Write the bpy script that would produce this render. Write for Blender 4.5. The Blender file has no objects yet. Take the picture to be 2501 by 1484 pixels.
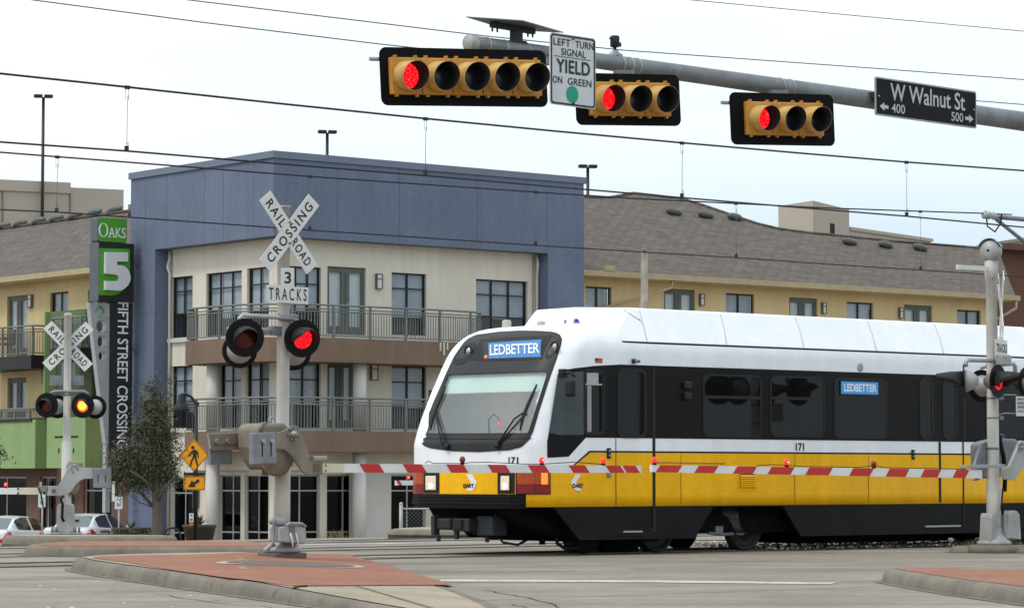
import bpy, bmesh, math, random
from mathutils import Vector, Matrix
random.seed(7)
SC = bpy.context.scene
C = SC.collection
V = Vector
R = math.radians

# ---------------------------------------------------------------- camera, world, sun, exposure
FPX = 6944.4            # focal length in pixels of a 2500 px wide picture
HZ, CAMH = 1162.0, 1.2
PITCH = math.atan((HZ - 742) / FPX)
cam = bpy.data.objects.new('camera', bpy.data.cameras.new('camera'))
C.objects.link(cam)
cam.data.lens = 100; cam.data.sensor_width = 36; cam.data.clip_start = .5; cam.data.clip_end = 4000
cam.location = (0, 0, CAMH); cam.rotation_euler = (R(90) + PITCH, 0, 0)
SC.camera = cam

SUN_EL, SUN_AZ = R(56), R(-126)      # azimuth from +Y, negative = left of the view
w = bpy.data.worlds.new("World"); SC.world = w; w.use_nodes = True
nt = w.node_tree; N = nt.nodes; L = nt.links
bg = N['Background']
sky = N.new('ShaderNodeTexSky'); sky.sky_type = 'NISHITA'; sky.sun_disc = False
sky.sun_elevation = SUN_EL; sky.sun_rotation = SUN_AZ; sky.air_density = 1.0; sky.dust_density = 2.0
tc = N.new('ShaderNodeTexCoord'); mp = N.new('ShaderNodeMapping'); mp.inputs['Scale'].default_value = (1.2, 1.2, 4)
ns = N.new('ShaderNodeTexNoise'); ns.inputs['Scale'].default_value = 1.6; ns.inputs['Detail'].default_value = 6
cr = N.new('ShaderNodeValToRGB')
cr.color_ramp.elements[0].position = .25; cr.color_ramp.elements[0].color = (6.4, 8.8, 10.6, 1)
cr.color_ramp.elements[1].position = .72; cr.color_ramp.elements[1].color = (10.8, 11.0, 11.2, 1)
# the cloud deck grows brighter away from the horizon
sx = N.new('ShaderNodeSeparateXYZ'); mr = N.new('ShaderNodeMapRange')
mr.inputs['From Min'].default_value = .04; mr.inputs['From Max'].default_value = .17
mr.inputs['To Min'].default_value = .90; mr.inputs['To Max'].default_value = 1.46
mul = N.new('ShaderNodeMixRGB'); mul.blend_type = 'MULTIPLY'; mul.inputs[0].default_value = 1
mx = N.new('ShaderNodeMixRGB'); mx.inputs[0].default_value = .88
L.new(tc.outputs['Generated'], mp.inputs[0]); L.new(mp.outputs[0], ns.inputs['Vector']); L.new(ns.outputs[0], cr.inputs[0])
L.new(tc.outputs['Generated'], sx.inputs[0]); L.new(sx.outputs['Z'], mr.inputs['Value'])
L.new(cr.outputs[0], mul.inputs[1]); L.new(mr.outputs[0], mul.inputs[2])
L.new(sky.outputs[0], mx.inputs[1]); L.new(mul.outputs[0], mx.inputs[2]); L.new(mx.outputs[0], bg.inputs[0])
bg.inputs[1].default_value = .085

sl = bpy.data.lights.new('sun', 'SUN'); sl.energy = 1.5; sl.angle = R(12); sl.color = (1, .95, .88)
so = bpy.data.objects.new('sun', sl); C.objects.link(so)
sd = V((math.sin(SUN_AZ) * math.cos(SUN_EL), math.cos(SUN_AZ) * math.cos(SUN_EL), math.sin(SUN_EL)))
so.rotation_euler = (-sd).to_track_quat('-Z', 'Y').to_euler(); so.location = (-40, -20, 60)
SC.view_settings.view_transform = 'Standard'; SC.view_settings.look = 'None'
SC.view_settings.exposure = 0.10; SC.view_settings.gamma = 1.0; SC.view_settings.use_curve_mapping = False

# ---------------------------------------------------------------- survey: pixels of the 2500 px picture -> places
def ray(u, v):
    cx, cy = (u - 1250) / FPX, (742 - v) / FPX
    return V((cx, math.cos(PITCH) - cy * math.sin(PITCH), math.sin(PITCH) + cy * math.cos(PITCH)))
EYE = V((0, 0, CAMH))
def at(u, v, D):
    r = ray(u, v); return EYE + r * (D / r.y)
def gnd(u, v, z=0):
    r = ray(u, v); return EYE + r * ((z - CAMH) / r.z)
class Frame:
    """local frame: origin, rotation about z"""
    def __init__(s, o, rot):
        s.o = V(o); s.rot = rot; c, n = math.cos(rot), math.sin(rot)
        s.x = V((c, n, 0)); s.y = V((-n, c, 0))
    def loc(s, p):
        d = p - s.o; return V((d.dot(s.x), d.dot(s.y), d.z))
    def hit(s, u, v, y=None, x=None, z=None):
        o, r = s.loc(EYE), ray(u, v); r = V((r.dot(s.x), r.dot(s.y), r.z))
        k = (y - o.y) / r.y if y is not None else (x - o.x) / r.x if x is not None else (z - o.z) / r.z
        return o + r * k
    def xz(s, u, v, y):
        h = s.hit(u, v, y=y); return (h.x, h.z)
    def world(s, p):
        p = V(p); return s.o + s.x * p.x + s.y * p.y + V((0, 0, p.z))
A = R(39)               # direction of the tracks, from the x axis
B = R(43.5)             # direction of the signal mast arm

# ---------------------------------------------------------------- materials
MATS = {}
def mat(name, col, rough=.6, metal=0, var=.12, vs=2.5, bump=0, bs=40, spec=.4, emit=0, ecol=None, var2=0, vs2=.35, streak=0, coat=0):
    if name in MATS: return MATS[name]
    m = bpy.data.materials.new(name); m.use_nodes = True
    t = m.node_tree; n = t.nodes; l = t.links; b = n['Principled BSDF']
    b.inputs['Roughness'].default_value = rough; b.inputs['Metallic'].default_value = metal
    b.inputs['Specular IOR Level'].default_value = spec
    if coat: b.inputs['Coat Weight'].default_value = coat; b.inputs['Coat Roughness'].default_value = .08
    tc = n.new('ShaderNodeTexCoord')
    src = None
    def layer(amount, scale, prev, sc3=(1, 1, 1), detail=5):
        mp = n.new('ShaderNodeMapping'); mp.inputs['Scale'].default_value = sc3; l.new(tc.outputs['Object'], mp.inputs[0])
        x = n.new('ShaderNodeTexNoise'); x.inputs['Scale'].default_value = scale; x.inputs['Detail'].default_value = detail
        l.new(mp.outputs[0], x.inputs['Vector'])
        r = n.new('ShaderNodeMapRange'); r.inputs['From Min'].default_value = .3; r.inputs['From Max'].default_value = .7
        r.inputs['To Min'].default_value = 1 - amount; r.inputs['To Max'].default_value = 1 + amount
        l.new(x.outputs[0], r.inputs['Value'])
        q = n.new('ShaderNodeMixRGB'); q.blend_type = 'MULTIPLY'; q.inputs[0].default_value = 1
        if prev is None: q.inputs[1].default_value = (*col, 1)
        else: l.new(prev, q.inputs[1])
        l.new(r.outputs[0], q.inputs[2]); return q.outputs[0]
    if var: src = layer(var, vs, src)
    if var2: src = layer(var2, vs2, src)
    if streak: src = layer(streak, 1.2, src, (3, 3, .25))
    if src is None: b.inputs['Base Color'].default_value = (*col, 1)
    else: l.new(src, b.inputs['Base Color'])
    if bump:
        x = n.new('ShaderNodeTexNoise'); x.inputs['Scale'].default_value = bs; x.inputs['Detail'].default_value = 4
        l.new(tc.outputs['Object'], x.inputs['Vector'])
        bp = n.new('ShaderNodeBump'); bp.inputs['Strength'].default_value = bump; bp.inputs['Distance'].default_value = .02
        l.new(x.outputs[0], bp.inputs['Height']); l.new(bp.outputs[0], b.inputs['Normal'])
    if emit:
        b.inputs['Emission Color'].default_value = (*(ecol or col), 1); b.inputs['Emission Strength'].default_value = emit
    MATS[name] = m; return m

def brickmat(name, c1, c2, mortar, bw, bh, ms=.02, rough=.85, rot=(0, 0, 0), var=.15, bump=.4):
    m = mat(name, c1, rough, var=0); t = m.node_tree; n = t.nodes; l = t.links; b = n['Principled BSDF']
    tc = n.new('ShaderNodeTexCoord'); mp = n.new('ShaderNodeMapping'); mp.inputs['Rotation'].default_value = rot
    br = n.new('ShaderNodeTexBrick'); br.inputs['Color1'].default_value = (*c1, 1); br.inputs['Color2'].default_value = (*c2, 1)
    br.inputs['Mortar'].default_value = (*mortar, 1); br.inputs['Scale'].default_value = 1
    br.inputs['Brick Width'].default_value = bw; br.inputs['Row Height'].default_value = bh; br.inputs['Mortar Size'].default_value = ms
    l.new(tc.outputs['Object'], mp.inputs[0]); l.new(mp.outputs[0], br.inputs['Vector'])
    nz = n.new('ShaderNodeTexNoise'); nz.inputs['Scale'].default_value = 3; nz.inputs['Detail'].default_value = 8
    l.new(tc.outputs['Object'], nz.inputs['Vector'])
    r = n.new('ShaderNodeMapRange'); r.inputs['From Min'].default_value = .3; r.inputs['From Max'].default_value = .7
    r.inputs['To Min'].default_value = 1 - var; r.inputs['To Max'].default_value = 1 + var
    l.new(nz.outputs[0], r.inputs['Value'])
    q = n.new('ShaderNodeMixRGB'); q.blend_type = 'MULTIPLY'; q.inputs[0].default_value = 1
    l.new(br.outputs['Color'], q.inputs[1]); l.new(r.outputs[0], q.inputs[2]); l.new(q.outputs[0], b.inputs['Base Color'])
    bp = n.new('ShaderNodeBump'); bp.inputs['Strength'].default_value = bump; bp.inputs['Distance'].default_value = .02
    l.new(br.outputs['Fac'], bp.inputs['Height']); bp.invert = True; l.new(bp.outputs[0], b.inputs['Normal'])
    return m

def glassmat(name, tint, refl=.12, rough=.05, fac=.7):
    """thin pane: see-through mixed with a mirror of the sky by Fresnel"""
    if name in MATS: return MATS[name]
    m = bpy.data.materials.new(name); m.use_nodes = True; t = m.node_tree; n = t.nodes; l = t.links
    n.clear(); out = n.new('ShaderNodeOutputMaterial')
    tr = n.new('ShaderNodeBsdfTransparent'); tr.inputs[0].default_value = (*tint, 1)
    gl = n.new('ShaderNodeBsdfGlossy'); gl.inputs['Roughness'].default_value = rough
    lw = n.new('ShaderNodeLayerWeight'); lw.inputs[0].default_value = .5
    ad = n.new('ShaderNodeMath'); ad.operation = 'MULTIPLY_ADD'; ad.inputs[1].default_value = fac; ad.inputs[2].default_value = refl
    pw = n.new('ShaderNodeMath'); pw.operation = 'POWER'; pw.inputs[1].default_value = 4; l.new(lw.outputs['Facing'], pw.inputs[0]); l.new(pw.outputs[0], ad.inputs[0])
    mx = n.new('ShaderNodeMixShader'); l.new(ad.outputs[0], mx.inputs[0]); l.new(tr.outputs[0], mx.inputs[1]); l.new(gl.outputs[0], mx.inputs[2])
    l.new(mx.outputs[0], out.inputs[0]); MATS[name] = m; return m

def lensmat(name, col, strength, cells=90, hot=None):
    """lit LED lens: a bed of bright dots in glowing plastic"""
    m = mat(name, tuple(c * .1 for c in col), .5, var=0, spec=.1); n = m.node_tree.nodes; l = m.node_tree.links; b = n['Principled BSDF']
    tc = n.new('ShaderNodeTexCoord'); vo = n.new('ShaderNodeTexVoronoi'); vo.inputs['Scale'].default_value = cells
    l.new(tc.outputs['Object'], vo.inputs['Vector'])
    cr = n.new('ShaderNodeValToRGB'); cr.color_ramp.elements[0].position = .08; cr.color_ramp.elements[0].color = (*(hot or (1, .30, .28)), 1)
    cr.color_ramp.elements[1].position = .30; cr.color_ramp.elements[1].color = (*col, 1)
    l.new(vo.outputs['Distance'], cr.inputs[0]); l.new(cr.outputs[0], b.inputs['Emission Color'])
    b.inputs['Emission Strength'].default_value = strength
    return m

M = dict(
 concrete=mat('road_concrete', (.245, .210, .165), .85, var=.18, vs=.55, var2=.10, vs2=6, bump=.25, bs=55),
 ground=mat('far_ground', (.19, .17, .14), .9, var=.15, vs=.4),
 kerb=mat('kerb_concrete', (.178, .153, .118), .9, var=.22, vs=1.3, var2=.12, vs2=6, bump=.4, bs=30),
 brickpave=mat('stamped_red_paving', (.275, .112, .064), .85, var=.13, vs=1.1, var2=.14, vs2=9, bump=.3, bs=25),
 tan=mat('tan_concrete', (.33, .265, .185), .9, var=.14, vs=1.1, var2=.08, vs2=12, bump=.3, bs=30),
 paint=mat('worn_white_paint', (.46, .44, .40), .85, var=.25, vs=2.5, var2=.25, vs2=14),
 crack=mat('dark_crack', (.035, .03, .026), .95, var=.3),
 rail=mat('rail_steel', (.22, .20, .175), .5, .4, var=.2),
 railgap=mat('flangeway_rubber', (.075, .068, .058), .9),
 ballast=mat('ballast_stone', (.44, .40, .35), .95, var=.4, vs=9, bump=1, bs=9),
 blue=mat('blue_stucco', (.134, .160, .226), .9, var=.10, vs=.45, var2=.07, vs2=6, streak=.06, bump=.15, bs=30),
 bluecap=mat('blue_metal_coping', (.155, .178, .238), .6, var=.06, vs=.6),
 cream=mat('cream_stucco', (.67, .61, .51), .9, var=.05, vs=.6, streak=.04, bump=.12, bs=30),
 colm=mat('column_stucco', (.56, .53, .48), .9, var=.05, vs=.8),
 brown=mat('brown_stucco', (.185, .122, .085), .9, var=.10, vs=.7, streak=.08),
 yellow=mat('yellow_stucco', (.59, .455, .235), .9, var=.07, vs=.5, streak=.05),
 olive=mat('tan_trim', (.42, .33, .20), .8, var=.08),
 green=mat('green_stucco', (.25, .355, .15), .9, var=.07, vs=.8, streak=.05),
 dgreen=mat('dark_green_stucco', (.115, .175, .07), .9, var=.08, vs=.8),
 stuccojoint=mat('stucco_joint', (.075, .085, .12), .9),
 shadegreen=mat('shaded_recess_green', (.085, .098, .055), .9, var=.15),  # recess shade put into the colour
 brick=brickmat('red_brick', (.42, .125, .066), (.32, .092, .052), (.14, .08, .06), .5, .16, .025, rot=(R(90), 0, R(90))),
 shingle=brickmat('asphalt_shingle', (.098, .077, .061), (.136, .108, .086), (.058, .046, .038), .6, .26, .026, rot=(0, 0, R(90)), var=.2),
 shingle2=brickmat('asphalt_shingle_long', (.098, .077, .061), (.136, .108, .086), (.058, .046, .038), .6, .26, .026, var=.2),
 beige=mat('garage_precast', (.43, .37, .30), .9, var=.05, vs=.25),
 brownwall=mat('brown_wall', (.13, .06, .04), .9, var=.1),
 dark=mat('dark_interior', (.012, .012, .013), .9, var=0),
 frame=mat('dark_bronze_frame', (.022, .022, .022), .5, .3, var=.1),
 gframe=mat('green_grey_frame', (.10, .108, .095), .6, var=.1),
 alu=mat('aluminium_mullion', (.36, .37, .36), .45, .3, var=.1),
 railing=mat('railing_paint', (.165, .175, .158), .55, .1, var=.1),
 blind=mat('window_blind', (.44, .47, .51), .9, var=.10, vs=1.5),
 blind3=mat('drawn_curtain', (.42, .44, .46), .9, var=.2, vs=5, streak=.25), blind4=mat('grey_blind', (.34, .38, .42), .9, var=.12, vs=2),
 blind2=mat('pale_door_blind', (.62, .66, .64), .9, var=.08, vs=2),
 pane=glassmat('window_glass', (.84, .88, .90), .08),
 shopglass=glassmat('storefront_glass', (.20, .21, .22), .02, fac=.4),
 sconce=mat('sconce_metal', (.16, .15, .14), .5, .4), sconceglass=mat('sconce_glass', (.62, .62, .58), .4, var=0),
 white=mat('vehicle_white', (.83, .84, .86), .32, var=.03, vs=1.5, coat=.12, streak=.045, var2=.02, vs2=7),
 podwhite=mat('roof_shroud_white', (.82, .83, .85), .35, var=.03, vs=.8, var2=.025, vs2=6, streak=.03),
 tyellow=mat('vehicle_yellow', (.88, .45, .002), .42, var=.05, vs=1.1, spec=.22, bump=.05, bs=60, var2=.05, vs2=9, streak=.06), seam=mat('yellow_panel_seam', (.30, .17, .02), .7),
 tblack=mat('vehicle_black', (.007, .007, .0073), .40, var=.1, spec=.14),
 skirt=mat('skirt_black', (.008, .0082, .009), .5, var=.2, spec=.14),
 tglass=mat('vehicle_dark_glass', (.006, .0065, .007), .035, var=.4, vs=1.3, spec=.30), cabfill=mat('cab_fill_glow', (.8, .8, .78), .5, var=0, emit=4, ecol=(1, .97, .9)), dayglow=mat('painted_daylight', (.75, .78, .76), .8, var=.2, vs=5, emit=.6, ecol=(.8, 1, .93)), cabglass=mat('cab_side_glass', (.045, .060, .062), .1, var=.35, vs=2, spec=.4),  # one glow added to brighten the cab, one painted as daylight
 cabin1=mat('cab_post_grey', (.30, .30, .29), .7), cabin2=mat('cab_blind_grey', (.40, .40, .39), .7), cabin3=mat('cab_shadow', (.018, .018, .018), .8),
 mask=mat('front_mask', (.022, .020, .020), .5, var=.18, vs=3),
 tseal=mat('rubber_seal', (.006, .006, .006), .6, var=0),
 gap=mat('panel_gap', (.02, .017, .014), .8, var=0),
 hair=mat('panel_joint_grey', (.46, .45, .44), .7, var=.1),
 under=mat('underframe', (.005, .005, .005), .85, var=.3, vs=5, spec=.08),
 steel=mat('bogie_steel', (.10, .10, .10), .6, .4, var=.25),
 wheel=mat('wheel_steel', (.045, .042, .04), .55, .5, var=.3),
 coupler=mat('coupler_grey', (.026, .029, .033), .55, .3, var=.25, vs=6),
 signblue=mat('destination_blue', (.055, .21, .46), .45, var=.15, vs=12, emit=.06, ecol=(.055, .25, .55)),
 signblue2=mat('side_destination_blue', (.03, .18, .42), .35, var=.1, vs=10, emit=.4, ecol=(.04, .26, .55)),
 destwhite=mat('destination_white', (.72, .72, .70), .6, var=.12, vs=25, emit=.15),
 letterdark=mat('dark_lettering', (.02, .02, .022), .6, var=0),
 letterwhite=mat('white_lettering', (.78, .78, .78), .5, var=.05),
 redlens=mat('red_lamp_lens', (.22, .012, .012), .25, var=.1, vs=20), orangelens=mat('amber_lamp_lens', (.42, .07, .012), .25, var=.15, vs=20),
 amber=mat('lit_amber', (.9, .2, .02), .3, var=0, emit=1.3, ecol=(1, .17, .03)),
 headglow=mat('headlamp_glass', (.55, .48, .38), .25, var=.35, vs=40, emit=.28, ecol=(1, .78, .5)), headlit=mat('lit_headlamp', (.9, .85, .75), .2, var=0, emit=2.2, ecol=(1, .86, .62)),
 chrome=mat('lamp_reflector', (.5, .5, .48), .15, .9, var=0),
 cabgrey=mat('cab_interior', (.62, .60, .56), .8, var=.05), cabdark=mat('cab_desk', (.30, .29, .27), .8),
 shade=mat('sun_shade', (.62, .74, .70), .8, var=.04),
 windscreen=glassmat('windscreen_glass', (.88, .93, .90), .13, fac=.6),
 galv=mat('galvanised_steel', (.19, .20, .21), .55, .35, var=.18, vs=3, var2=.1, vs2=14),
 galvl=mat('silver_paint', (.35, .35, .34), .55, .25, var=.16, vs=4, streak=.10),
 polepaint=mat('weathered_pole', (.50, .475, .43), .65, .1, var=.10, vs=3, streak=.18),
 rusty=mat('weathered_gatecase', (.22, .188, .142), .65, .2, var=.20, vs=3.5, streak=.15),
 plategrey=mat('counterweight_grey', (.22, .23, .245), .5, .4, var=.25, vs=5),
 signwhite=mat('reflective_white', (.66, .66, .63), .5, var=.05, vs=4),
 armwhite=mat('gate_white', (.70, .70, .67), .5, var=.07, vs=5), armred=mat('gate_red', (.52, .025, .02), .5, var=.08, vs=5),
 armcream=mat('gate_cream', (.62, .58, .42), .5, var=.08, vs=5),
 black=mat('signal_black', (.007, .007, .0075), .55, var=.15, spec=.15), blackplate=mat('backplate_black', (.005, .005, .0055), .6, var=.1, spec=.08),
 hood=mat('hood_black', (.024, .025, .026), .55, var=.15, spec=.2),
 sigyel=mat('signal_yellow', (.50, .24, .035), .5, var=.14, vs=5, var2=.10, vs2=18),
 visyel=mat('visor_yellow', (.52, .30, .085), .5, var=.14, vs=7, var2=.1, vs2=22),
 visin=mat('visor_inside', (.012, .012, .012), .7, var=0),
 offlens=mat('unlit_lens', (.012, .015, .018), .25, var=0),
 darkred=mat('unlit_red_lens', (.085, .004, .004), .3, var=.2, vs=30),
 lit=lensmat('lit_red_lens', (1, .006, .012), .95, 42), lit2=lensmat('lit_flasher_lens', (.95, .008, .016), .9, 40, (1, .16, .18)),
 litorange=lensmat('lit_flasher_hot', (1, .06, .01), 1.6, 30, (1, .75, .10)),
 litcore=mat('hot_core', (1, .5, .05), .4, var=0, emit=1.6, ecol=(1, .62, .05)),
 smalllit=mat('gate_lamp_lit', (.8, .02, .02), .25, var=0, emit=1.2, ecol=(1, .02, .015)),
 smallhot=mat('gate_lamp_core', (1, .6, .6), .25, var=0, emit=3, ecol=(1, .25, .2)),
 oakgreen=mat('sign_green', (.065, .30, .018), .5, var=.04), signdark=mat('pylon_black', (.014, .015, .017), .5, var=.1),
 signside=mat('pylon_side_grey', (.10, .115, .125), .5, .2, var=.1), silver=mat('pylon_silver', (.40, .41, .42), .42, .4, var=.08),
 five=mat('numeral_silver', (.62, .63, .65), .5, var=.04), glassgreen=mat('etched_glass', (.33, .50, .37), .25, var=.25, vs=6),
 walnut=mat('street_sign_black', (.007, .007, .0075), .6, var=.08, spec=.15), signgrey=mat('sign_lettering_grey', (.48, .47, .48), .6, var=.05),
 dotgreen=mat('sign_green_ball', (.0, .30, .19), .5, var=.04),
 regwhite=mat('regulatory_white', (.56, .58, .59), .5, var=.05, vs=4),
 warn=mat('warning_amber', (.90, .36, .005), .5, var=.03), wire=mat('wire_dark', (.016, .017, .018), .6, var=0), wirel=mat('wire_grey', (.14, .13, .12), .6, var=0),
 blackpole=mat('black_lamppost', (.010, .0105, .012), .4, var=.1), wood=mat('weathered_wood', (.25, .22, .18), .9, var=.25, vs=3, streak=.35),
 bark=mat('bark', (.10, .082, .065), .95, var=.25, vs=8),
 leaf=mat('leaf_olive', (.092, .102, .056), .8, var=.3, vs=1.2), leaf2=mat('leaf_dark', (.040, .046, .022), .8, var=.3, vs=1.2), leaf3=mat('leaf_brownish', (.13, .108, .046), .8, var=.3, vs=1.2),
 agave=mat('agave_leaf', (.10, .13, .075), .7, var=.2), pot=mat('planter_brown', (.06, .038, .026), .7, var=.15), soil=mat('ground_cover', (.05, .07, .025), .9, var=.4, vs=9),
 drygrass=mat('dry_grass', (.26, .20, .095), .9, var=.25), weed=mat('green_weed', (.10, .125, .04), .9, var=.3),
 carwhite=mat('car_paint', (.70, .71, .72), .22, var=.02, coat=.5), cartail=mat('car_tail_lens', (.36, .012, .016), .2, var=.1), carglass=mat('car_glass', (.02, .025, .026), .06, var=0, spec=.7),
 cargloss=mat('car_rear_glass', (.10, .14, .13), .06, var=0, spec=.8), tyre=mat('tyre', (.02, .02, .02), .85), carsilver=mat('car_silver', (.5, .5, .5), .3, .6),
 pblue=mat('parking_blue', (.012, .11, .42), .5), pgreen=mat('parking_green', (.03, .22, .14), .5), litter=mat('litter_white', (.75, .75, .72), .8),
 orange=mat('tag_orange', (.55, .16, .03), .6), mesh=mat('chain_link', (.13, .135, .135), .6, .3),
 ventm=mat('roof_vent_metal', (.105, .108, .10), .5, .3, var=.12), furn=mat('balcony_furniture', (.09, .05, .05), .8, var=.4, vs=4),
 stain=mat('manhole_patch', (.14, .11, .09), .9, var=.2, vs=4), patch=mat('pale_patch_edge', (.40, .36, .30), .9, var=.15, vs=8),
 dirt=mat('kerb_dirt', (.185, .158, .122), .95, var=.3, vs=3), bulk=mat('cab_bulkhead', (.20, .195, .18), .8), beaconb=mat('blue_beacon', (.02, .03, .35), .2), sand=mat('antenna_beige', (.45, .43, .36), .6),
 flagred=mat('flag_red', (.45, .09, .05), .6), flagblue=mat('flag_blue', (.03, .04, .10), .6),
)

# wear of the wheels along the road, across the tracks
def wheelwear(m, amount):
    t = m.node_tree; n = t.nodes; l = t.links; b = n['Principled BSDF']; src = b.inputs['Base Color'].links[0].from_socket
    tc = n.new('ShaderNodeTexCoord'); mp = n.new('ShaderNodeMapping'); mp.inputs['Rotation'].default_value = (0, 0, -R(62)); mp.inputs['Scale'].default_value = (.07, 1.1, 1)
    x = n.new('ShaderNodeTexNoise'); x.inputs['Scale'].default_value = 1.0; x.inputs['Detail'].default_value = 3; l.new(tc.outputs['Object'], mp.inputs[0]); l.new(mp.outputs[0], x.inputs['Vector'])
    r = n.new('ShaderNodeMapRange'); r.inputs['From Min'].default_value = .35; r.inputs['From Max'].default_value = .65; r.inputs['To Min'].default_value = 1 - amount; r.inputs['To Max'].default_value = 1 + amount * .5
    l.new(x.outputs[0], r.inputs['Value']); q = n.new('ShaderNodeMixRGB'); q.blend_type = 'MULTIPLY'; q.inputs[0].default_value = 1
    l.new(src, q.inputs[1]); l.new(r.outputs[0], q.inputs[2]); l.new(q.outputs[0], b.inputs['Base Color'])
wheelwear(M['concrete'], .20)
# spots and stains
def spots(m, amount, scale):
    t = m.node_tree; n = t.nodes; l = t.links; b = n['Principled BSDF']; src = b.inputs['Base Color'].links[0].from_socket
    tc = n.new('ShaderNodeTexCoord'); x = n.new('ShaderNodeTexVoronoi'); x.inputs['Scale'].default_value = scale; l.new(tc.outputs['Object'], x.inputs['Vector'])
    r = n.new('ShaderNodeMapRange'); r.inputs['From Min'].default_value = .08; r.inputs['From Max'].default_value = .22; r.inputs['To Min'].default_value = 1 - amount; r.inputs['To Max'].default_value = 1
    l.new(x.outputs['Distance'], r.inputs['Value']); q = n.new('ShaderNodeMixRGB'); q.blend_type = 'MULTIPLY'; q.inputs[0].default_value = 1
    l.new(src, q.inputs[1]); l.new(r.outputs[0], q.inputs[2]); l.new(q.outputs[0], b.inputs['Base Color'])
spots(M['tan'], .35, 3.1); spots(M['brickpave'], .22, 2.3); spots(M['kerb'], .25, 2.7); spots(M['concrete'], .15, .8)

# ---------------------------------------------------------------- mesh builder
def basis(d):
    d = V(d).normalized(); u = V((0, 0, 1)) if abs(d.z) < .95 else V((1, 0, 0))
    a = u.cross(d).normalized(); b = d.cross(a).normalized(); return a, b, d
class MB:
    def __init__(s): s.v = []; s.f = []; s.m = []; s.sm = []; s.ms = []
    def mi(s, m):
        m = M[m] if isinstance(m, str) else m
        if m not in s.ms: s.ms.append(m)
        return s.ms.index(m)
    def add(s, vs, fs, m, smooth=False):
        o = len(s.v); s.v += [tuple(p) for p in vs]; k = s.mi(m)
        for f in fs: s.f.append(tuple(i + o for i in f)); s.m.append(k); s.sm.append(smooth)
        return s
    def box(s, a, b, m):
        x0, x1 = sorted((a[0], b[0])); y0, y1 = sorted((a[1], b[1])); z0, z1 = sorted((a[2], b[2]))
        vs = [(x0, y0, z0), (x1, y0, z0), (x1, y1, z0), (x0, y1, z0), (x0, y0, z1), (x1, y0, z1), (x1, y1, z1), (x0, y1, z1)]
        return s.add(vs, [(0, 3, 2, 1), (4, 5, 6, 7), (0, 1, 5, 4), (1, 2, 6, 5), (2, 3, 7, 6), (3, 0, 4, 7)], m)
    def bar(s, p, q, wd, h, m, up=(0, 0, 1)):
        p, q = V(p), V(q); d = (q - p).normalized(); a = V(up).cross(d)
        a = a.normalized() if a.length > 1e-5 else V((1, 0, 0)); b = d.cross(a)
        vs = [c + a * (i * wd / 2) + b * (j * h / 2) for c in (p, q) for i, j in ((-1, -1), (1, -1), (1, 1), (-1, 1))]
        return s.add(vs, [(3, 2, 1, 0), (4, 5, 6, 7), (0, 1, 5, 4), (1, 2, 6, 5), (2, 3, 7, 6), (3, 0, 4, 7)], m)
    def lathe(s, o, d, prof, m, n=24, a0=0, a1=2 * math.pi, caps=True, smooth=True):
        """prof: (radius, height along d)"""
        a, b, d = basis(d); o = V(o); full = abs(a1 - a0 - 2 * math.pi) < 1e-6
        k = n if full else n + 1; vs = []
        for r, h in prof:
            for i in range(k):
                t = a0 + (a1 - a0) * i / n; vs.append(o + d * h + a * (r * math.cos(t)) + b * (r * math.sin(t)))
        fs = []
        for j in range(len(prof) - 1):
            for i in range(n):
                i2 = (i + 1) % k; fs.append((j * k + i, j * k + i2, (j + 1) * k + i2, (j + 1) * k + i))
        s.add(vs, fs, m, smooth)
        if caps and full:
            for j, rev in ((0, True), (len(prof) - 1, False)):
                if prof[j][0] > 1e-4:
                    ring = vs[j * k:(j + 1) * k]; s.add(ring, [tuple(range(k))[::-1] if rev else tuple(range(k))], m)
        return s
    def cyl(s, p, q, r, m, r2=None, n=14, smooth=True):
        p, q = V(p), V(q); return s.lathe(p, q - p, [(r, 0), (r if r2 is None else r2, (q - p).length)], m, n, smooth=smooth)
    def tube(s, pts, r, m, n=8):
        pts = [V(p) for p in pts]; rings = []
        ref = None
        for i, p in enumerate(pts):
            d = (pts[min(i + 1, len(pts) - 1)] - pts[max(i - 1, 0)]).normalized()
            if ref is None: a, b, _ = basis(d)
            else: a = (ref - d * ref.dot(d)).normalized(); b = d.cross(a)
            ref = a; rr = r[i] if isinstance(r, (list, tuple)) else r
            rings.append([p + a * (rr * math.cos(2 * math.pi * k / n)) + b * (rr * math.sin(2 * math.pi * k / n)) for k in range(n)])
        vs = [q for g in rings for q in g]
        fs = [(j * n + i, j * n + (i + 1) % n, (j + 1) * n + (i + 1) % n, (j + 1) * n + i) for j in range(len(pts) - 1) for i in range(n)]
        s.add(vs, fs, m, True); s.add(rings[0], [tuple(range(n))[::-1]], m); s.add(rings[-1], [tuple(range(n))], m); return s
    def sphere(s, c, r, m, n=16, sc=(1, 1, 1)):
        c = V(c); vs = []; fs = []; h = n // 2
        for j in range(h + 1):
            for i in range(n):
                t, p = math.pi * j / h, 2 * math.pi * i / n
                vs.append(c + V((r * math.sin(t) * math.cos(p) * sc[0], r * math.sin(t) * math.sin(p) * sc[1], r * math.cos(t) * sc[2])))
        for j in range(h):
            for i in range(n): fs.append((j * n + i, (j + 1) * n + i, (j + 1) * n + (i + 1) % n, j * n + (i + 1) % n))
        return s.add(vs, fs, m, True)
    def prism(s, poly, fn, t0, t1, m, side=None):
        """poly of 2D points, fn(p, t) -> 3D; solid between depths t0 and t1"""
        n = len(poly); vs = [fn(p, t0) for p in poly] + [fn(p, t1) for p in poly]
        s.add(vs, [tuple(range(n)), tuple(range(n, 2 * n))[::-1]], m)
        return s.add(vs, [(i, i + n, (i + 1) % n + n, (i + 1) % n) for i in range(n)], side or m)
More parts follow.
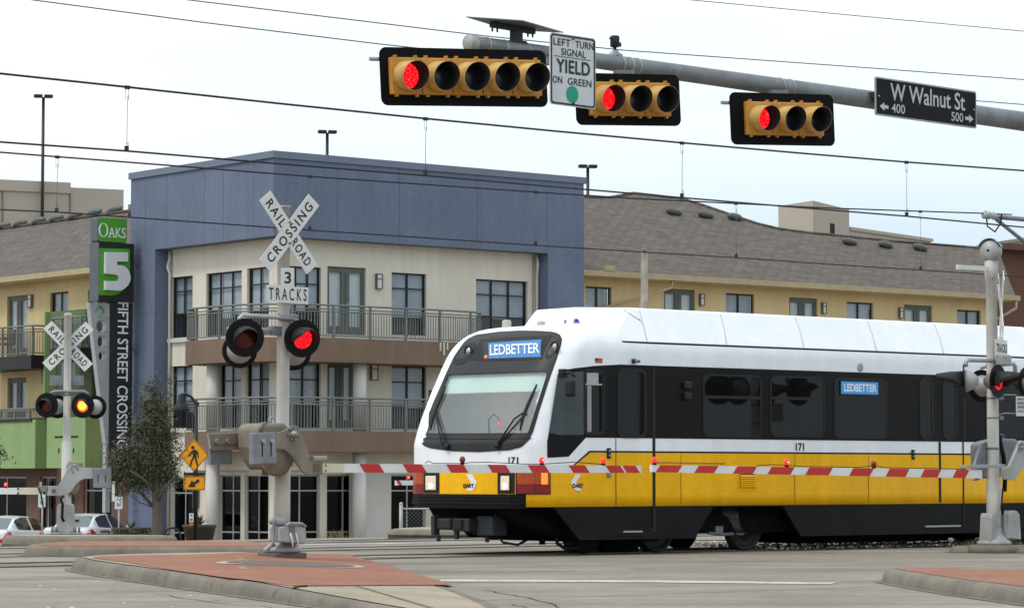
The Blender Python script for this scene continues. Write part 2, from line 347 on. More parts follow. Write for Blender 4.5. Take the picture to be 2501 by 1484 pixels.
    def pxz(s, poly, y0, y1, m, side=None): return s.prism(poly, lambda p, t: V((p[0], t, p[1])), y0, y1, m, side)
    def sheet(s, pts, m): return s.add(pts, [tuple(range(len(pts)))], m)
    def ring(s, c, d, r, t, m, n=20):
        a, b, d = basis(d); c = V(c)
        return s.tube([c + a * (r * math.cos(2 * math.pi * i / n)) + b * (r * math.sin(2 * math.pi * i / n)) for i in range(n + 1)], t, m, 6)
    def text(s, body, fn, m, bold=0.0, spc=1.0, fine=False):
        """fn(tx, tz) with tx, tz in 0..1 over the lettering's own box -> 3D"""
        vs, fs = glyphs(body, bold, spc); return s.add([fn(x, z) for x, z in vs], fs, m)
    def build(s, name, parent=None, bevel=0, seg=2, loc=None):
        me = bpy.data.meshes.new(name); me.from_pydata(s.v, [], s.f)
        for m in s.ms: me.materials.append(m)
        me.polygons.foreach_set('material_index', s.m); me.polygons.foreach_set('use_smooth', s.sm)
        bm = bmesh.new(); bm.from_mesh(me); bmesh.ops.remove_doubles(bm, verts=bm.verts, dist=1e-5)
        if s.recalc: bmesh.ops.recalc_face_normals(bm, faces=bm.faces)
        bm.to_mesh(me); bm.free()
        o = bpy.data.objects.new(name, me); C.objects.link(o)
        if parent: o.parent = parent
        if loc is not None: o.location = loc
        if bevel:
            b = o.modifiers.new('bevel', 'BEVEL'); b.width = bevel; b.segments = seg; b.limit_method = 'ANGLE'; b.angle_limit = R(40)
        return o
    recalc = True
GL = {}
def glyphs(body, bold, spc):
    k = (body, bold, spc)
    if k not in GL:
        cu = bpy.data.curves.new('lettering', 'FONT'); cu.body = body; cu.offset = bold; cu.space_character = spc; cu.resolution_u = 5
        cu.align_x = 'CENTER'
        o = bpy.data.objects.new('lettering', cu); C.objects.link(o)
        dg = bpy.context.evaluated_depsgraph_get(); me = bpy.data.meshes.new_from_object(o.evaluated_get(dg))
        vs = [(p.co.x, p.co.y) for p in me.vertices]; fs = [tuple(p.vertices) for p in me.polygons]
        bpy.data.objects.remove(o); bpy.data.curves.remove(cu); bpy.data.meshes.remove(me)
        x0 = min(p[0] for p in vs); x1 = max(p[0] for p in vs); y0 = min(p[1] for p in vs); y1 = max(p[1] for p in vs)
        GL[k] = ([((x - x0) / (x1 - x0), (y - y0) / (y1 - y0)) for x, y in vs], fs)
    return GL[k]
def flat(x0, z0, x1, z1, y):     # lettering box on a plane facing -y
    return lambda a, b: V((x0 + (x1 - x0) * a, y, z0 + (z1 - z0) * b))

def tag(o, label=None, cat=None, group=None, kind=None):
    if label: o['label'] = label
    if cat: o['category'] = cat
    if group: o['group'] = group
    if kind: o['kind'] = kind
    return o
def thing(name, label, cat, loc=(0, 0, 0), rotz=0.0, group=None):
    o = bpy.data.objects.new(name, None); C.objects.link(o); o.empty_display_size = .3
    o.location = loc; o.rotation_euler = (0, 0, rotz); return tag(o, label, cat, group)
def copy_tree(o, parent=None):
    c = o.copy(); C.objects.link(c); c.parent = parent
    for ch in list(o.children): copy_tree(ch, c)
    return c
def rounded(x0, z0, x1, z1, r, n=5):
    p = []
    for cx, cz, a in ((x1 - r, z0 + r, -90), (x1 - r, z1 - r, 0), (x0 + r, z1 - r, 90), (x0 + r, z0 + r, 180)):
        for i in range(n + 1):
            t = R(a + 90 * i / n); p.append((cx + r * math.cos(t), cz + r * math.sin(t)))
    return p
def rimmed(outer, inner): return outer, inner
def ringfaces(mb, outer, inner, fn, t0, t1, m):
    """flat frame between two like-numbered outlines, with thickness"""
    n = len(outer); vs = [fn(p, t0) for p in outer] + [fn(p, t0) for p in inner] + [fn(p, t1) for p in outer] + [fn(p, t1) for p in inner]
    fs = []
    for i in range(n):
        j = (i + 1) % n
        fs += [(i, j, n + j, n + i), (2 * n + i, 3 * n + i, 3 * n + j, 2 * n + j), (i, 2 * n + i, 2 * n + j, j), (n + i, n + j, 3 * n + j, 3 * n + i)]
    mb.add(vs, fs, m)
XZ = lambda p, t: V((p[0], t, p[1]))
# ---------------------------------------------------------------- ground, roads, tracks
TO = V((0.202, 42.47, 0))                 # near front corner of the vehicle body, on the ground
TF = Frame(TO, A)
def ground_z(p):
    pts = [(-400, 0), (10.5, 0), (22, -.25), (35, -.62), (46, -1.6), (900, -1.6)]
    for (a, za), (b, zb) in zip(pts, pts[1:]):
        if p <= b: return za + (zb - za) * (p - a) / (b - a)
    return -1.6
mb = MB(); P = [-400, -80, -20, 0, 5, 10.5, 14, 22, 28, 35, 40, 46, 80, 200, 900]; X = [-900, -200, -60, -20, 0, 20, 60, 200, 900]
vs = [TF.world((x, p, ground_z(p))) for p in P for x in X]
mb.add(vs, [(j * len(X) + i, j * len(X) + i + 1, (j + 1) * len(X) + i + 1, (j + 1) * len(X) + i) for j in range(len(P) - 1) for i in range(len(X) - 1)], 'concrete', True)
tag(mb.build('ground'), kind='structure')

# three embedded tracks
for k, off in enumerate((0.62, 4.75, 9.2)):
    mb = MB(); mg = MB()
    for g in (0, 1.435):
        y = off + g; z = ground_z(y) 
        mb.bar(TF.world((-60, y, z - .02)), TF.world((80, y, z - .02)), .07, .075, 'rail')
        for dy in ((-.075, .075) if k == 0 else ()):
            mg.bar(TF.world((-60, y + dy, z - .02)), TF.world((80, y + dy, z - .02)), .05 if k == 0 else .025, .06, 'railgap')
    tag(mb.build('track_rails'), kind='structure')
    if mg.v: tag(mg.build('track_flangeway'), kind='structure')
# ballast beside the track at the right, beyond the road
mb = MB(); r2 = random.Random(3); n = 0
vs = []; 
for i in range(2600):
    x, y = r2.uniform(5.5, 15), r2.uniform(.1, 4.2); s = r2.uniform(.025, .055); c = TF.world((x, y, .02))
    q = [c + V((r2.uniform(-s, s), r2.uniform(-s, s), r2.uniform(-.01, s))) for _ in range(4)]
    mb.add(q, [(0, 1, 2), (0, 2, 3), (0, 3, 1), (1, 3, 2)], 'ballast')
tag(mb.build('track_ballast'), kind='stuff')

# painted stop line, far lane lines, cracks and joints
def strip(name, pts, wd, m, z, kind='structure', jitter=0):
    mb = MB(); pts = [V((p[0], p[1], 0)) for p in pts]; rj = random.Random(len(pts) * 7 + int(pts[0].x * 10))
    L_, R_ = [], []
    for i, p in enumerate(pts):
        d = (pts[min(i + 1, len(pts) - 1)] - pts[max(i - 1, 0)]).normalized(); nn = V((-d.y, d.x, 0))
        wl, wr = wd / 2 * (1 + rj.uniform(-jitter, jitter)), wd / 2 * (1 + rj.uniform(-jitter, jitter))
        L_.append(p + nn * wl + V((0, 0, z))); R_.append(p - nn * wr + V((0, 0, z)))
    n = len(pts); mb.add(L_ + R_, [(i, i + 1, n + i + 1, n + i) for i in range(n - 1)], m)
    return tag(mb.build(name), kind=kind)
def gline(px, n=1, jit=0, seed=1):
    rj = random.Random(seed); q = [gnd(u, v) for u, v in px]; out = [q[0]]
    for a, b in zip(q, q[1:]):
        for i in range(1, n + 1):
            t = i / n; out.append(a.lerp(b, t) + V((rj.uniform(-jit, jit), rj.uniform(-jit, jit), 0)) * (t < 1))
    return out
strip('stop_line', gline([(1072, 1417), (1550, 1419), (2035, 1424)], 8, .02), .62, 'paint', .006, jitter=.12)
strip('lane_line', gline([(740, 1329), (1010, 1326)], 3), .5, 'paint', .006)
strip('lane_line', gline([(905, 1359), (1100, 1358)], 3), .18, 'paint', .006)
for i, px in enumerate([[(1180, 1440), (1300, 1462), (1420, 1500)], [(1485, 1357), (1700, 1364), (2050, 1366), (2500, 1358)], [(2240, 1411), (2300, 1416), (2400, 1419)],
                        [(1540, 1388), (1590, 1389)], [(1900, 1340), (2040, 1352)], [(0, 1415), (150, 1408), (380, 1425), (430, 1431)], [(380, 1450), (560, 1475), (690, 1484)], [(1250, 1475), (1330, 1492)]]):
    strip('pavement_crack', gline(px, 7, .05, i), (.02, .02, .03, .05, .02, .02, .015, .015)[i], 'crack', .005, jitter=.6)
# expansion joints of the concrete slabs
for p in (-3.6, -7.4, -11.2): strip('slab_joint', [TF.world((x, p, 0)) for x in (-12, 0, 12, 25)], .02, 'crack', .0045)
for i in range(26):
    u, v = random.uniform(0, 1), random.uniform(0, 1)
lit = MB(); rl = random.Random(5)
for i in range(26):
    u, v = rl.uniform(20, 560), rl.uniform(1425, 1484)
    c = gnd(u, v, .006); s = rl.uniform(.012, .035); a = rl.uniform(0, 6)
    lit.add([c + V((s * math.cos(a + k) * (1.6 if k in (0, 3) else 1), s * math.sin(a + k) * .8, .001 * k)) for k in (0, 1.4, 3, 4.6)], [(0, 1, 2, 3)], 'litter' if i % 3 else 'crack')
tag(lit.build('road_litter'), kind='stuff')

# traffic islands: concrete kerb, red stamped paving
def smooth_closed(pts, it=2):
    for _ in range(it):
        q = []
        for a, b in zip(pts, pts[1:] + pts[:1]): q += [a.lerp(b, .25), a.lerp(b, .75)]
        pts = q
    return pts
def offset(pts, d):
    out = []; n = len(pts)
    for i in range(n):
        e = pts[(i + 1) % n] - pts[i - 1]; e.z = 0; e.normalize(); out.append(pts[i] + V((-e.y, e.x, 0)) * d)
    return out
def island(pts, h, kerbw, pave='brickpave', it=2, hz=None, name='traffic_island'):
    pts = [V((x, y, 0)) for x, y in pts]
    if sum(a.x * b.y - b.x * a.y for a, b in zip(pts, pts[1:] + pts[:1])) < 0: pts.reverse()
    pts = smooth_closed(pts, it); n = len(pts)
    zz = lambda p, f: V((p.x, p.y, (hz(p) if hz else h) * f))
    prof = [(0, -.3), (0, .05), (.02, .60), (.05, .88), (.10, 1.0), (kerbw, 1.0)]
    rings = [[zz(p, f) if f >= 0 else V((p.x, p.y, -.3)) for p in offset(pts, d)] for d, f in prof]
    mb = MB()
    for a, b in zip(rings, rings[1:]): mb.add(a + b, [(i, (i + 1) % n, n + (i + 1) % n, n + i) for i in range(n)], 'kerb', True)
    k = mb.build(name + '_kerb'); tag(k, kind='structure')
    if pave:
        mp_ = MB(); inner = [p + V((0, 0, .004)) for p in rings[-1]]; mp_.sheet(inner, pave); o = mp_.build(name + '_paving')
        bm = bmesh.new(); bm.from_mesh(o.data); bmesh.ops.triangulate(bm, faces=bm.faces); bm.to_mesh(o.data); bm.free()
        tag(o, kind='structure')
    # dirt collected along the gutter
    o1, o2 = [p + V((0, 0, .0065)) for p in pts], [p + V((0, 0, .0065)) for p in offset(pts, -.09)]
    md = MB(); md.add([V((p.x, p.y, .0065)) for p in o1 + o2], [(i, (i + 1) % n, n + (i + 1) % n, n + i) for i in range(n) if not hz or hz(pts[i]) > .085], 'dirt')
    tag(md.build(name + '_gutter'), kind='structure')
def hz1(p):      # the near island slopes down to the road on its right
    t = max(0, min(1, ((p.x + 2.3) * .98 + (p.y - 27) * .10 + .2) / 2.4)); return .15 * (1 - t) - .003 * t
I1 = [(-5.78, 37.6), (-5.62, 36.3), (-4.56, 33.3), (-3.23, 29.9), (-2.19, 27.2), (-1.46, 25.4), (-.8, 23.9), (-.3, 22.3), (.05, 23), (-.05, 26), (-.72, 31.1), (-1.65, 36.8), (-2.3, 39.4), (-3.6, 39.9), (-5.3, 38.6)]
island(I1, .15, .17, 'tan', it=2, hz=hz1)
# the bare concrete apron at its front corner, the round patch
def decal(name, px, z, m):
    mb = MB(); mb.sheet([gnd(u, v, z(u, v) if callable(z) else z) for u, v in px], m); return tag(mb.build(name), kind='structure')
def onisl(u, v):
    p = gnd(u, v, .1)
    for _ in range(6): p = gnd(u, v, hz1(p))
    return p
def drape(o, dz):
    bm = bmesh.new(); bm.from_mesh(o.data); bmesh.ops.triangulate(bm, faces=bm.faces)
    for _ in range(3): bmesh.ops.subdivide_edges(bm, edges=[e for e in bm.edges if e.calc_length() > .35], cuts=1, use_grid_fill=True); bmesh.ops.triangulate(bm, faces=bm.faces)
    for v_ in bm.verts: v_.co.z = hz1(v_.co) + dz
    bm.to_mesh(o.data); bm.free()
drape(bpy.data.objects['traffic_island_paving'], .008)
mb = MB(); mb.sheet([V((*onisl(u, v).xy, 0)) for u, v in [(226, 1362), (236, 1365), (300, 1373), (434, 1395.5), (560, 1413), (714, 1433), (900, 1431.5), (1108, 1430), (1060, 1415), (1000, 1397), (920, 1374), (868, 1360), (840, 1353.5), (700, 1352), (500, 1354), (300, 1358), (240, 1360)]], 'brickpave')
o = mb.build('brick_paving'); drape(o, .013); tag(o, kind='structure')
c = onisl(712, 1379)
for nm, rx, m, dz in (('manhole_surround', 1.0, 'patch', .012), ('manhole_cover', .86, 'stain', .017)):
    mb = MB(); fx, fy = V((.62, -.28, 0)), V((.6, 1.25, 0)); 
    mb.sheet([c + V((0, 0, dz)) + fx * (rx * math.cos(t)) + fy * (rx * math.sin(t)) for t in [2 * math.pi * i / 36 for i in range(36)]], m)
    o = mb.build(nm)
    drape(o, dz + .006); tag(o, kind='structure')
strip('paving_joint', [tuple(onisl(u, v).xy) for u, v in [(712, 1432), (800, 1431.5), (900, 1431), (1000, 1430.5), (1090, 1430)]], .03, 'crack', .0)
o = bpy.data.objects['paving_joint']
drape(o, .016)
# joints across the near kerb, following its rounded face
mb = MB()
for u, v in ((692, 1469), (393, 1425), (214, 1395)):
    q = gnd(u, v, 0); best = min(range(len(I1)), key=lambda i: (V(I1[i]) - q.xy).length); c_ = V((-2.6, 34, 0)); d_ = (c_ - q); d_.z = 0; d_.normalize()
    e_ = V(I1[(best + 1) % len(I1)]) - V(I1[best - 1]); d_ = V((-e_.y, e_.x, 0)).normalized(); d_ = d_ if d_.dot(c_ - q) > 0 else -d_
    q = q + d_ * .05
    mb.tube([q + d_ * a_ + V((0, 0, z_)) for a_, z_ in ((-.02, .0), (.012, .09), (.05, .132), (.11, .148), (.19, .150))], .011, 'crack', 5)
tag(mb.build('kerb_joint'), kind='structure')

island([(4.45, 33.2), (4.16, 32.6), (4.28, 31.2), (4.42, 29.2), (4.75, 27), (4.95, 25.4), (7, 24.5), (9, 26), (9, 30.4), (6.5, 31.7), (5.2, 32.6)], .15, .17)
island([(-7.55, 44.6), (-7.42, 43.1), (-6.6, 42.6), (-5, 42.55), (-3.75, 42.7), (-3.3, 43.5), (-3.7, 45.2), (-4.6, 46.6), (-6.5, 46.6), (-7.4, 46)], .15, .18)
island([(-9.2, 51.5), (-9.0, 50.3), (-8.4, 49.75), (-7, 49.7), (-6.1, 49.9), (-5.85, 50.5), (-6.1, 51.0), (-7.3, 51.2), (-8.9, 51.3)], .15, .18, 'tan')
island([(-2.7, 58.5), (-1.8, 58), (-.4, 58.2), (.6, 59), (-.2, 61.5), (-2.3, 61.5)], .11, .2, 'tan')
# kerb and weedy verge under the gate mast at the right
island([(7.0, 45.7), (6.9, 45.0), (8.2, 44.6), (9.6, 44.5), (12, 44.7), (14, 46.5), (12, 48), (9.5, 46.3)], .10, .18, 'tan')
mb = MB(); rg = random.Random(12)
def tuft(mb, c, n, h, spread, m, w=.006):
    for i in range(n):
        a = rg.uniform(0, 6.28); b = c + V((rg.gauss(0, spread), rg.gauss(0, spread), 0)); hh = h * rg.uniform(.5, 1.1)
        t = b + V((math.cos(a) * hh * .4, math.sin(a) * hh * .4, hh)); sdir = V((math.sin(a), -math.cos(a), 0)) * w
        m_ = b.lerp(t, .55) + V((0, 0, hh * .08))
        mb.add([b - sdir, b + sdir, m_ + sdir * .7, t, m_ - sdir * .7], [(0, 1, 2, 3, 4)], m)
for i in range(60):
    tuft(mb, V((rg.uniform(7.2, 9.6), rg.uniform(45.0, 46.0), .1)), 8, .10, .08, 'weed')
for i in range(30): tuft(mb, TF.world((rg.uniform(8, 13), rg.uniform(-.5, .5), 0)), 7, .08, .07, 'weed')
tag(mb.build('verge_weeds'), kind='stuff')

# ---------------------------------------------------------------- corner apartment building
BC = at(664, 1162, 94); BC.z = 0
BF = Frame(BC, A)
def fR(y0): return lambda a, z, d=0: V((a, y0 - d, z))
def fL(x0): return lambda a, z, d=0: V((x0 - d, a, z))
def prect(F, face, plane, ul, ur, vt, vb):
    """pixel rectangle on a wall plane -> (a0, a1, z0, z1)"""
    kw = {'y': plane} if face == 'R' else {'x': plane}
    uc = (ul + ur) / 2; vm = (vt + vb) / 2
    g = lambda p: p.x if face == 'R' else p.y
    a = sorted((g(F.hit(ul, vm, **kw)), g(F.hit(ur, vm, **kw))))
    return (a[0], a[1], F.hit(uc, vb, **kw).z, F.hit(uc, vt, **kw).z)
def wall_with_holes(mb, fn, a0, a1, z0, z1, rects, m, reveal=.14):
    As = sorted({a0, a1, *[q for r in rects for q in r[:2] if a0 < q < a1]}); Zs = sorted({z0, z1, *[q for r in rects for q in r[2:4] if z0 < q < z1]})
    for i in range(len(As) - 1):
        for j in range(len(Zs) - 1):
            ca, cz = (As[i] + As[i + 1]) / 2, (Zs[j] + Zs[j + 1]) / 2
            if any(r[0] < ca < r[1] and r[2] < cz < r[3] for r in rects): continue
            mb.sheet([fn(As[i], Zs[j]), fn(As[i + 1], Zs[j]), fn(As[i + 1], Zs[j + 1]), fn(As[i], Zs[j + 1])], m)
    for r in rects:
        q = [(r[0], r[2]), (r[1], r[2]), (r[1], r[3]), (r[0], r[3])]
        for (a, z), (b, y) in zip(q, q[1:] + q[:1]): mb.sheet([fn(a, z), fn(b, y), fn(b, y, -reveal), fn(a, z, -reveal)], m)
def window(parent, fn, r, cols, rows, m='frame', back='blind', bar=.048, name='window', pane='pane', drop=1.0, seed=0):
    """frame with mullions set in the recess, glass behind it, a blind behind the glass. rows: fractions from the top"""
    a0, a1, z0, z1 = r; d = -.10; mb = MB()
    def bx(p0, p1, q0, q1, dd=d): 
        pts = [fn(p0, q0, dd), fn(p1, q1, dd - .05)]; mb.box(pts[0], pts[1], m)
    bx(a0, a1, z0, z0 + bar); bx(a0, a1, z1 - bar, z1)
    bx(a0, a0 + bar, z0 + bar, z1 - bar); bx(a1 - bar, a1, z0 + bar, z1 - bar)
    W_, H_ = a1 - a0, z1 - z0
    cs = [a0 + W_ * c for c in (cols if isinstance(cols, (list, tuple)) else [i / cols for i in range(1, cols)])]
    for c in cs: bx(c - bar * .45, c + bar * .45, z0 + bar, z1 - bar, d - .002)
    for q in rows: bx(a0 + bar, a1 - bar, z1 - H_ * q - bar * .45, z1 - H_ * q + bar * .45, d - .004)
    f = mb.build(name, parent)
    g = MB(); g.sheet([fn(a0 + .01, z0 + .01, d - .03), fn(a1 - .01, z0 + .01, d - .03), fn(a1 - .01, z1 - .01, d - .03), fn(a0 + .01, z1 - .01, d - .03)], pane); g.build('pane', f)
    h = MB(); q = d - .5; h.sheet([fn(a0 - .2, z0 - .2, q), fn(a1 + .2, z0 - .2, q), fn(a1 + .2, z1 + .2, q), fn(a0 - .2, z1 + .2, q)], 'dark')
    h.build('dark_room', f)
    if back:
        rr = random.Random(seed); back = rr.choice((back, 'blind', 'blind3', 'blind4')); bl = MB(); edges = [a0] + cs + [a1]
        for i in range(len(edges) - 1):
            dz = z1 - H_ * min(1, drop * rr.uniform(.85, 1.15)) if drop < 1 else z0
            e0, e1 = edges[i] + .03, edges[i + 1] - .03; dd = d - .10 - .01 * i
            bl.sheet([fn(e0, dz, dd), fn(e1, dz, dd), fn(e1, z1, dd), fn(e0, z1, dd)], back)
        bl.build('blind', f)
    return f
def doors(parent, fn, r, back='blind2', name='door', seed=0):
    a0, a1, z0, z1 = r; mb = MB(); d = -.08; am = (a0 + a1) / 2; b = .17
    def bx(p0, p1, q0, q1, dd=d): mb.box(fn(p0, q0, dd), fn(p1, q1, dd - .05), 'gframe')
    bx(a0, a1, z1 - b * 1.1, z1); bx(a0, a1, z0, z0 + .28)
    for e0, e1 in ((a0, a0 + b * .8), (am - b, am - .012), (am + .012, am + b), (a1 - b * .8, a1)): bx(e0, e1, z0 + .28, z1 - b * 1.1)
    f = mb.build(name, parent); g = MB(); k = d - .03
    g.sheet([fn(a0 + .02, z0 + .05, k), fn(a1 - .02, z0 + .05, k), fn(a1 - .02, z1 - .02, k), fn(a0 + .02, z1 - .02, k)], 'pane'); g.build('pane', f)
    g = MB(); k = d - .12; g.sheet([fn(a0, z0, k), fn(a1, z0, k), fn(a1, z1, k), fn(a0, z1, k)], back); g.build('blind', f)
    g = MB(); am2 = am + .06; g.box(fn(am2 - .02, z0 + .95, d + .06), fn(am2 + .02, z0 + 1.1, d), 'alu'); g.build('handle', f)
    return f
def sconce(parent, fn, u, v, F, face, plane, h=.5, wd=.22, name='wall_light'):
    kw = {'y': plane} if face == 'R' else {'x': plane}
    p = F.hit(u, v, **kw); a = p.x if face == 'R' else p.y; z = p.z; mb = MB()
    for e in (-1, 1): mb.box(fn(a + e * wd / 2 - .015, z - h / 2, .12), fn(a + e * wd / 2 + .015, z + h / 2, 0), 'sconce')
    for e in (-1, .35, 1): mb.box(fn(a - wd / 2 - .02, z + e * h / 2 - .015, .13), fn(a + wd / 2 + .02, z + e * h / 2 + .015, .0), 'sconce')
    f = mb.build(name, parent); g = MB(); g.box(fn(a - wd / 2 + .02, z - h / 2 + .01, .10), fn(a + wd / 2 - .02, z + h / 2 - .01, .02), 'sconceglass'); g.build('diffuser', f)
def railing_along(parent, path, zf, h=1.08, name='railing', post=9, bal=.11, rails=(1.0, .88, .80, .07)):
    """path: 2D points along the slab edge"""
    dist = [0]
    for a, b in zip(path, path[1:]): dist.append(dist[-1] + (V(b) - V(a)).length)
    def pos(s):
        for i in range(len(path) - 1):
            if s <= dist[i + 1] + 1e-9: t = (s - dist[i]) / (dist[i + 1] - dist[i]); return V(path[i]).lerp(V(path[i + 1]), t)
        return V(path[-1])
    T = dist[-1]; mb = MB(); N_ = max(8, int(T / .35)); pts = [pos(T * i / N_) for i in range(N_ + 1)]
    for k in rails: mb.tube([(p.x, p.y, zf + h * k) for p in pts], .038 if k == rails[0] else .024, 'railing', 6)
    np_ = max(2, round(T / (T / post)))
    for i in range(np_ + 1):
        p = pos(T * i / np_); mb.box((p.x - .035, p.y - .035, zf), (p.x + .035, p.y + .035, zf + h), 'railing')
    f = mb.build(name, parent)
    mb = MB(); nb = int(T / bal)
    for i in range(nb):
        p = pos(T * (i + .5) / nb); mb.box((p.x - .011, p.y - .011, zf + h * rails[-1]), (p.x + .011, p.y + .011, zf + h * rails[-2]), 'railing')
    tag(mb.build('balusters', f), kind=None)
    return f

apt = thing('apartment_building', 'three storey cream building under a thick blue parapet, with curved railed balconies on round columns', 'building', BC, A)
ZT, ZB, ZG = 11.95, 9.15, -1.6
mb = MB(); mb.box((0, 0, ZB), (13.53, 9.01, ZT), 'blue'); mb.build('parapet_band', apt)
mb = MB()
for a, b in (((-.07, -.07, ZT - .2), (13.6, .35, ZT + .03)), ((-.07, .35, ZT - .2), (.35, 9.08, ZT + .03))): mb.box(a, b, 'bluecap')
mb.build('coping', apt)
mb = MB(); mb.box((11.85, 0, ZG), (13.53, 4, ZB - .003), 'blue'); mb.build('blue_pier', apt)
mb = MB(); mb.box((0, 7.37, ZG), (4, 9.01, ZB - .003), 'blue'); mb.build('blue_pier', apt)
def one(parent, name, p, q, m): mb = MB(); mb.box(p, q, m); return mb.build(name, parent)
# joints of the stucco panels, thin strips 4 mm proud
for y in (1.2, 3.0, 4.2, 6.6, 8.0): one(apt, 'panel_joint', (-.004, y, ZB + .05), (.01, y + .014, ZT - .22), 'stuccojoint')
for x in (2.6, 5.2, 8.6, 11.8): one(apt, 'panel_joint', (x, -.004, ZB + .05), (x + .014, .01, ZT - .22), 'stuccojoint')
one(apt, 'panel_joint', (11.85, -.004, 6.9), (13.53, .01, 6.913), 'stuccojoint'); one(apt, 'panel_joint', (-.004, 7.37, 6.9), (.01, 9.01, 6.913), 'stuccojoint')
L0, R0 = fL(.6), fR(.6)
PL = lambda *a: prect(BF, 'L', .6, *a)
PR = lambda *a: prect(BF, 'R', .6, *a)
wl3 = [PL(418, 470, 675, 824), PL(503, 590, 664, 819), PL(603, 657, 653, 819)]
wr3 = [PR(700, 784, 651, 817), PR(956, 1041, 667, 818), PR(1162, 1288, 684, 830)]; dr3 = PR(799, 893, 652, 817)
wl2 = [PL(418, 470, 893, 1045), PL(535, 588, 888, 1046), PL(600, 657, 884, 1046)]
wr2 = [PR(704, 783, 884, 1046), PR(956, 1041, 893, 1046), PR(1162, 1288, 905, 1050)]; dr2 = PR(799, 866, 884, 1046)
wl1 = [PL(418, 476, 1165, 1345), PL(534, 587, 1158, 1345), PL(597, 655, 1158, 1345)]
wr1 = [PR(700, 781, 1158, 1345), PR(798, 861, 1158, 1345), PR(955, 1040, 1158, 1345), PR(1100, 1200, 1158, 1345)]
for r in (dr3,): pass
mb = MB(); wall_with_holes(mb, L0, .6, 7.4, ZG, ZB, wl3 + wl2 + wl1, 'cream'); mb.build('cream_wall', apt)
mb = MB(); wall_with_holes(mb, R0, .6, 11.9, ZG, ZB, wr3 + wr2 + wr1 + [dr3, dr2], 'cream'); mb.build('cream_wall', apt)
mb = MB(); mb.box((13.4, 4, ZG), (13.5, 9, ZB - .01), 'cream'); mb.box((4, 8.9, ZG), (13.4, 9, ZB - .01), 'cream'); mb.build('rear_wall', apt)
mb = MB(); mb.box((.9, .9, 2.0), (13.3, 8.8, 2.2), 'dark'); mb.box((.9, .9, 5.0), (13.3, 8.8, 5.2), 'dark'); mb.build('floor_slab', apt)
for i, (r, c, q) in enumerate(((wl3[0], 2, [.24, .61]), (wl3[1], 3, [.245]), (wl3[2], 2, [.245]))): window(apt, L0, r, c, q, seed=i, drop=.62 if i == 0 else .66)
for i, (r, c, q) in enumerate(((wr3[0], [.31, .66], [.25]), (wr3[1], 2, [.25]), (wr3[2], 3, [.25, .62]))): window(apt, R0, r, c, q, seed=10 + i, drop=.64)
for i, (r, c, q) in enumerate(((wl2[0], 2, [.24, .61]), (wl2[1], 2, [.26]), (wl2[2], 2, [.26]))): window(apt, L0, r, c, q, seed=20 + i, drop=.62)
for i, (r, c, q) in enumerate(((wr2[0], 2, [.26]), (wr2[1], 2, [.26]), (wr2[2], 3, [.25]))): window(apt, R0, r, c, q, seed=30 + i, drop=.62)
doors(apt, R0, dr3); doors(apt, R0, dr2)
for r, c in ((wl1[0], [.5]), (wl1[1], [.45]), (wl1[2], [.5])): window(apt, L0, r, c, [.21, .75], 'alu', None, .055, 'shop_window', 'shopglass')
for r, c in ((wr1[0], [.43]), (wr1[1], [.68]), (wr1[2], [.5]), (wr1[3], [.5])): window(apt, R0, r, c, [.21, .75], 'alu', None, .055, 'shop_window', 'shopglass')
# small trims under the windows, wall lights
for r in wl3[:1] + wl2[:1]: one(apt, 'window_sill', (.5, r[0] - .1, r[2] - .16), (.6, r[1] + .1, r[2] - .02), 'colm')
sconce(apt, R0, 923, 687, BF, 'R', .6); sconce(apt, R0, 911, 908, BF, 'R', .6, .55, .26)
sconce(apt, R0, 926, 1200, BF, 'R', .6, 1.15, .25); sconce(apt, L0, 482, 1208, BF, 'L', .6, .8, .25)
# downspouts at both ends of the cream walls
mb = MB(); p = BF.hit(406, 700, x=.55)
mb.tube([(.52, 7.22, 9.12), (.50, 7.2, 8.8), (.42, 7.2, 8.55), (.52, 7.2, 8.3), (.52, 7.2, -1.6)], .055, 'colm', 8); mb.build('downspout', apt)
mb = MB(); mb.tube([(11.72, .5, 9.12), (11.72, .42, 8.8), (11.74, .5, 8.4), (11.74, .5, -1.6)], .055, 'colm', 8); mb.build('downspout', apt)
mb = MB(); mb.tube([(11.62, .56, 9.1), (11.6, .56, 6.5)], .012, 'brown', 6); mb.build('rust_stain', apt)
# curved balconies
def arc(c, r, a0, a1, n): return [(c[0] + r * math.cos(R(a0 + (a1 - a0) * i / n)), c[1] + r * math.sin(R(a0 + (a1 - a0) * i / n))) for i in range(n + 1)]
path = [(.6, 4.75), (-.2, 4.62)] + arc((-.05, 3.82), .78, 100, 180, 6)[1:] + [(-.92, 2.2)]
path += [(-.86, 1.2), (-.66, .45), (-.25, -.15), (.35, -.6), (1.1, -.86), (2.0, -.98)] + [(3.5, -1.0), (5.5, -1.0), (6.8, -.97), (7.8, -.80), (8.5, -.42), (8.85, .1), (8.95, .6)]
path = [p for p in path if p]
for zf, zb in ((5.78, 4.98), (2.70, 2.0)):
    sl_ = MB(); poly = path + [(.75, .75)]
    sl_.prism(poly, lambda p, t: V((p[0], p[1], t)), zb, zf, 'brown')
    b_ = sl_.build('balcony', apt)
    inner = [(x + .07 * (1 if x < 1 and y > .4 else 0), y + .06 * (1 if y < .4 else 0)) for x, y in path[1:-1]]
    railing_along(b_, inner, zf, 1.09, post=10)
for x, l in ((6.2, .28), (6.35, .42), (6.5, .24), (.9, .2)): one(apt, 'drip_stain', (x, -1.006, 5.75 - l), (x + .07, -.99, 5.76), 'colm')
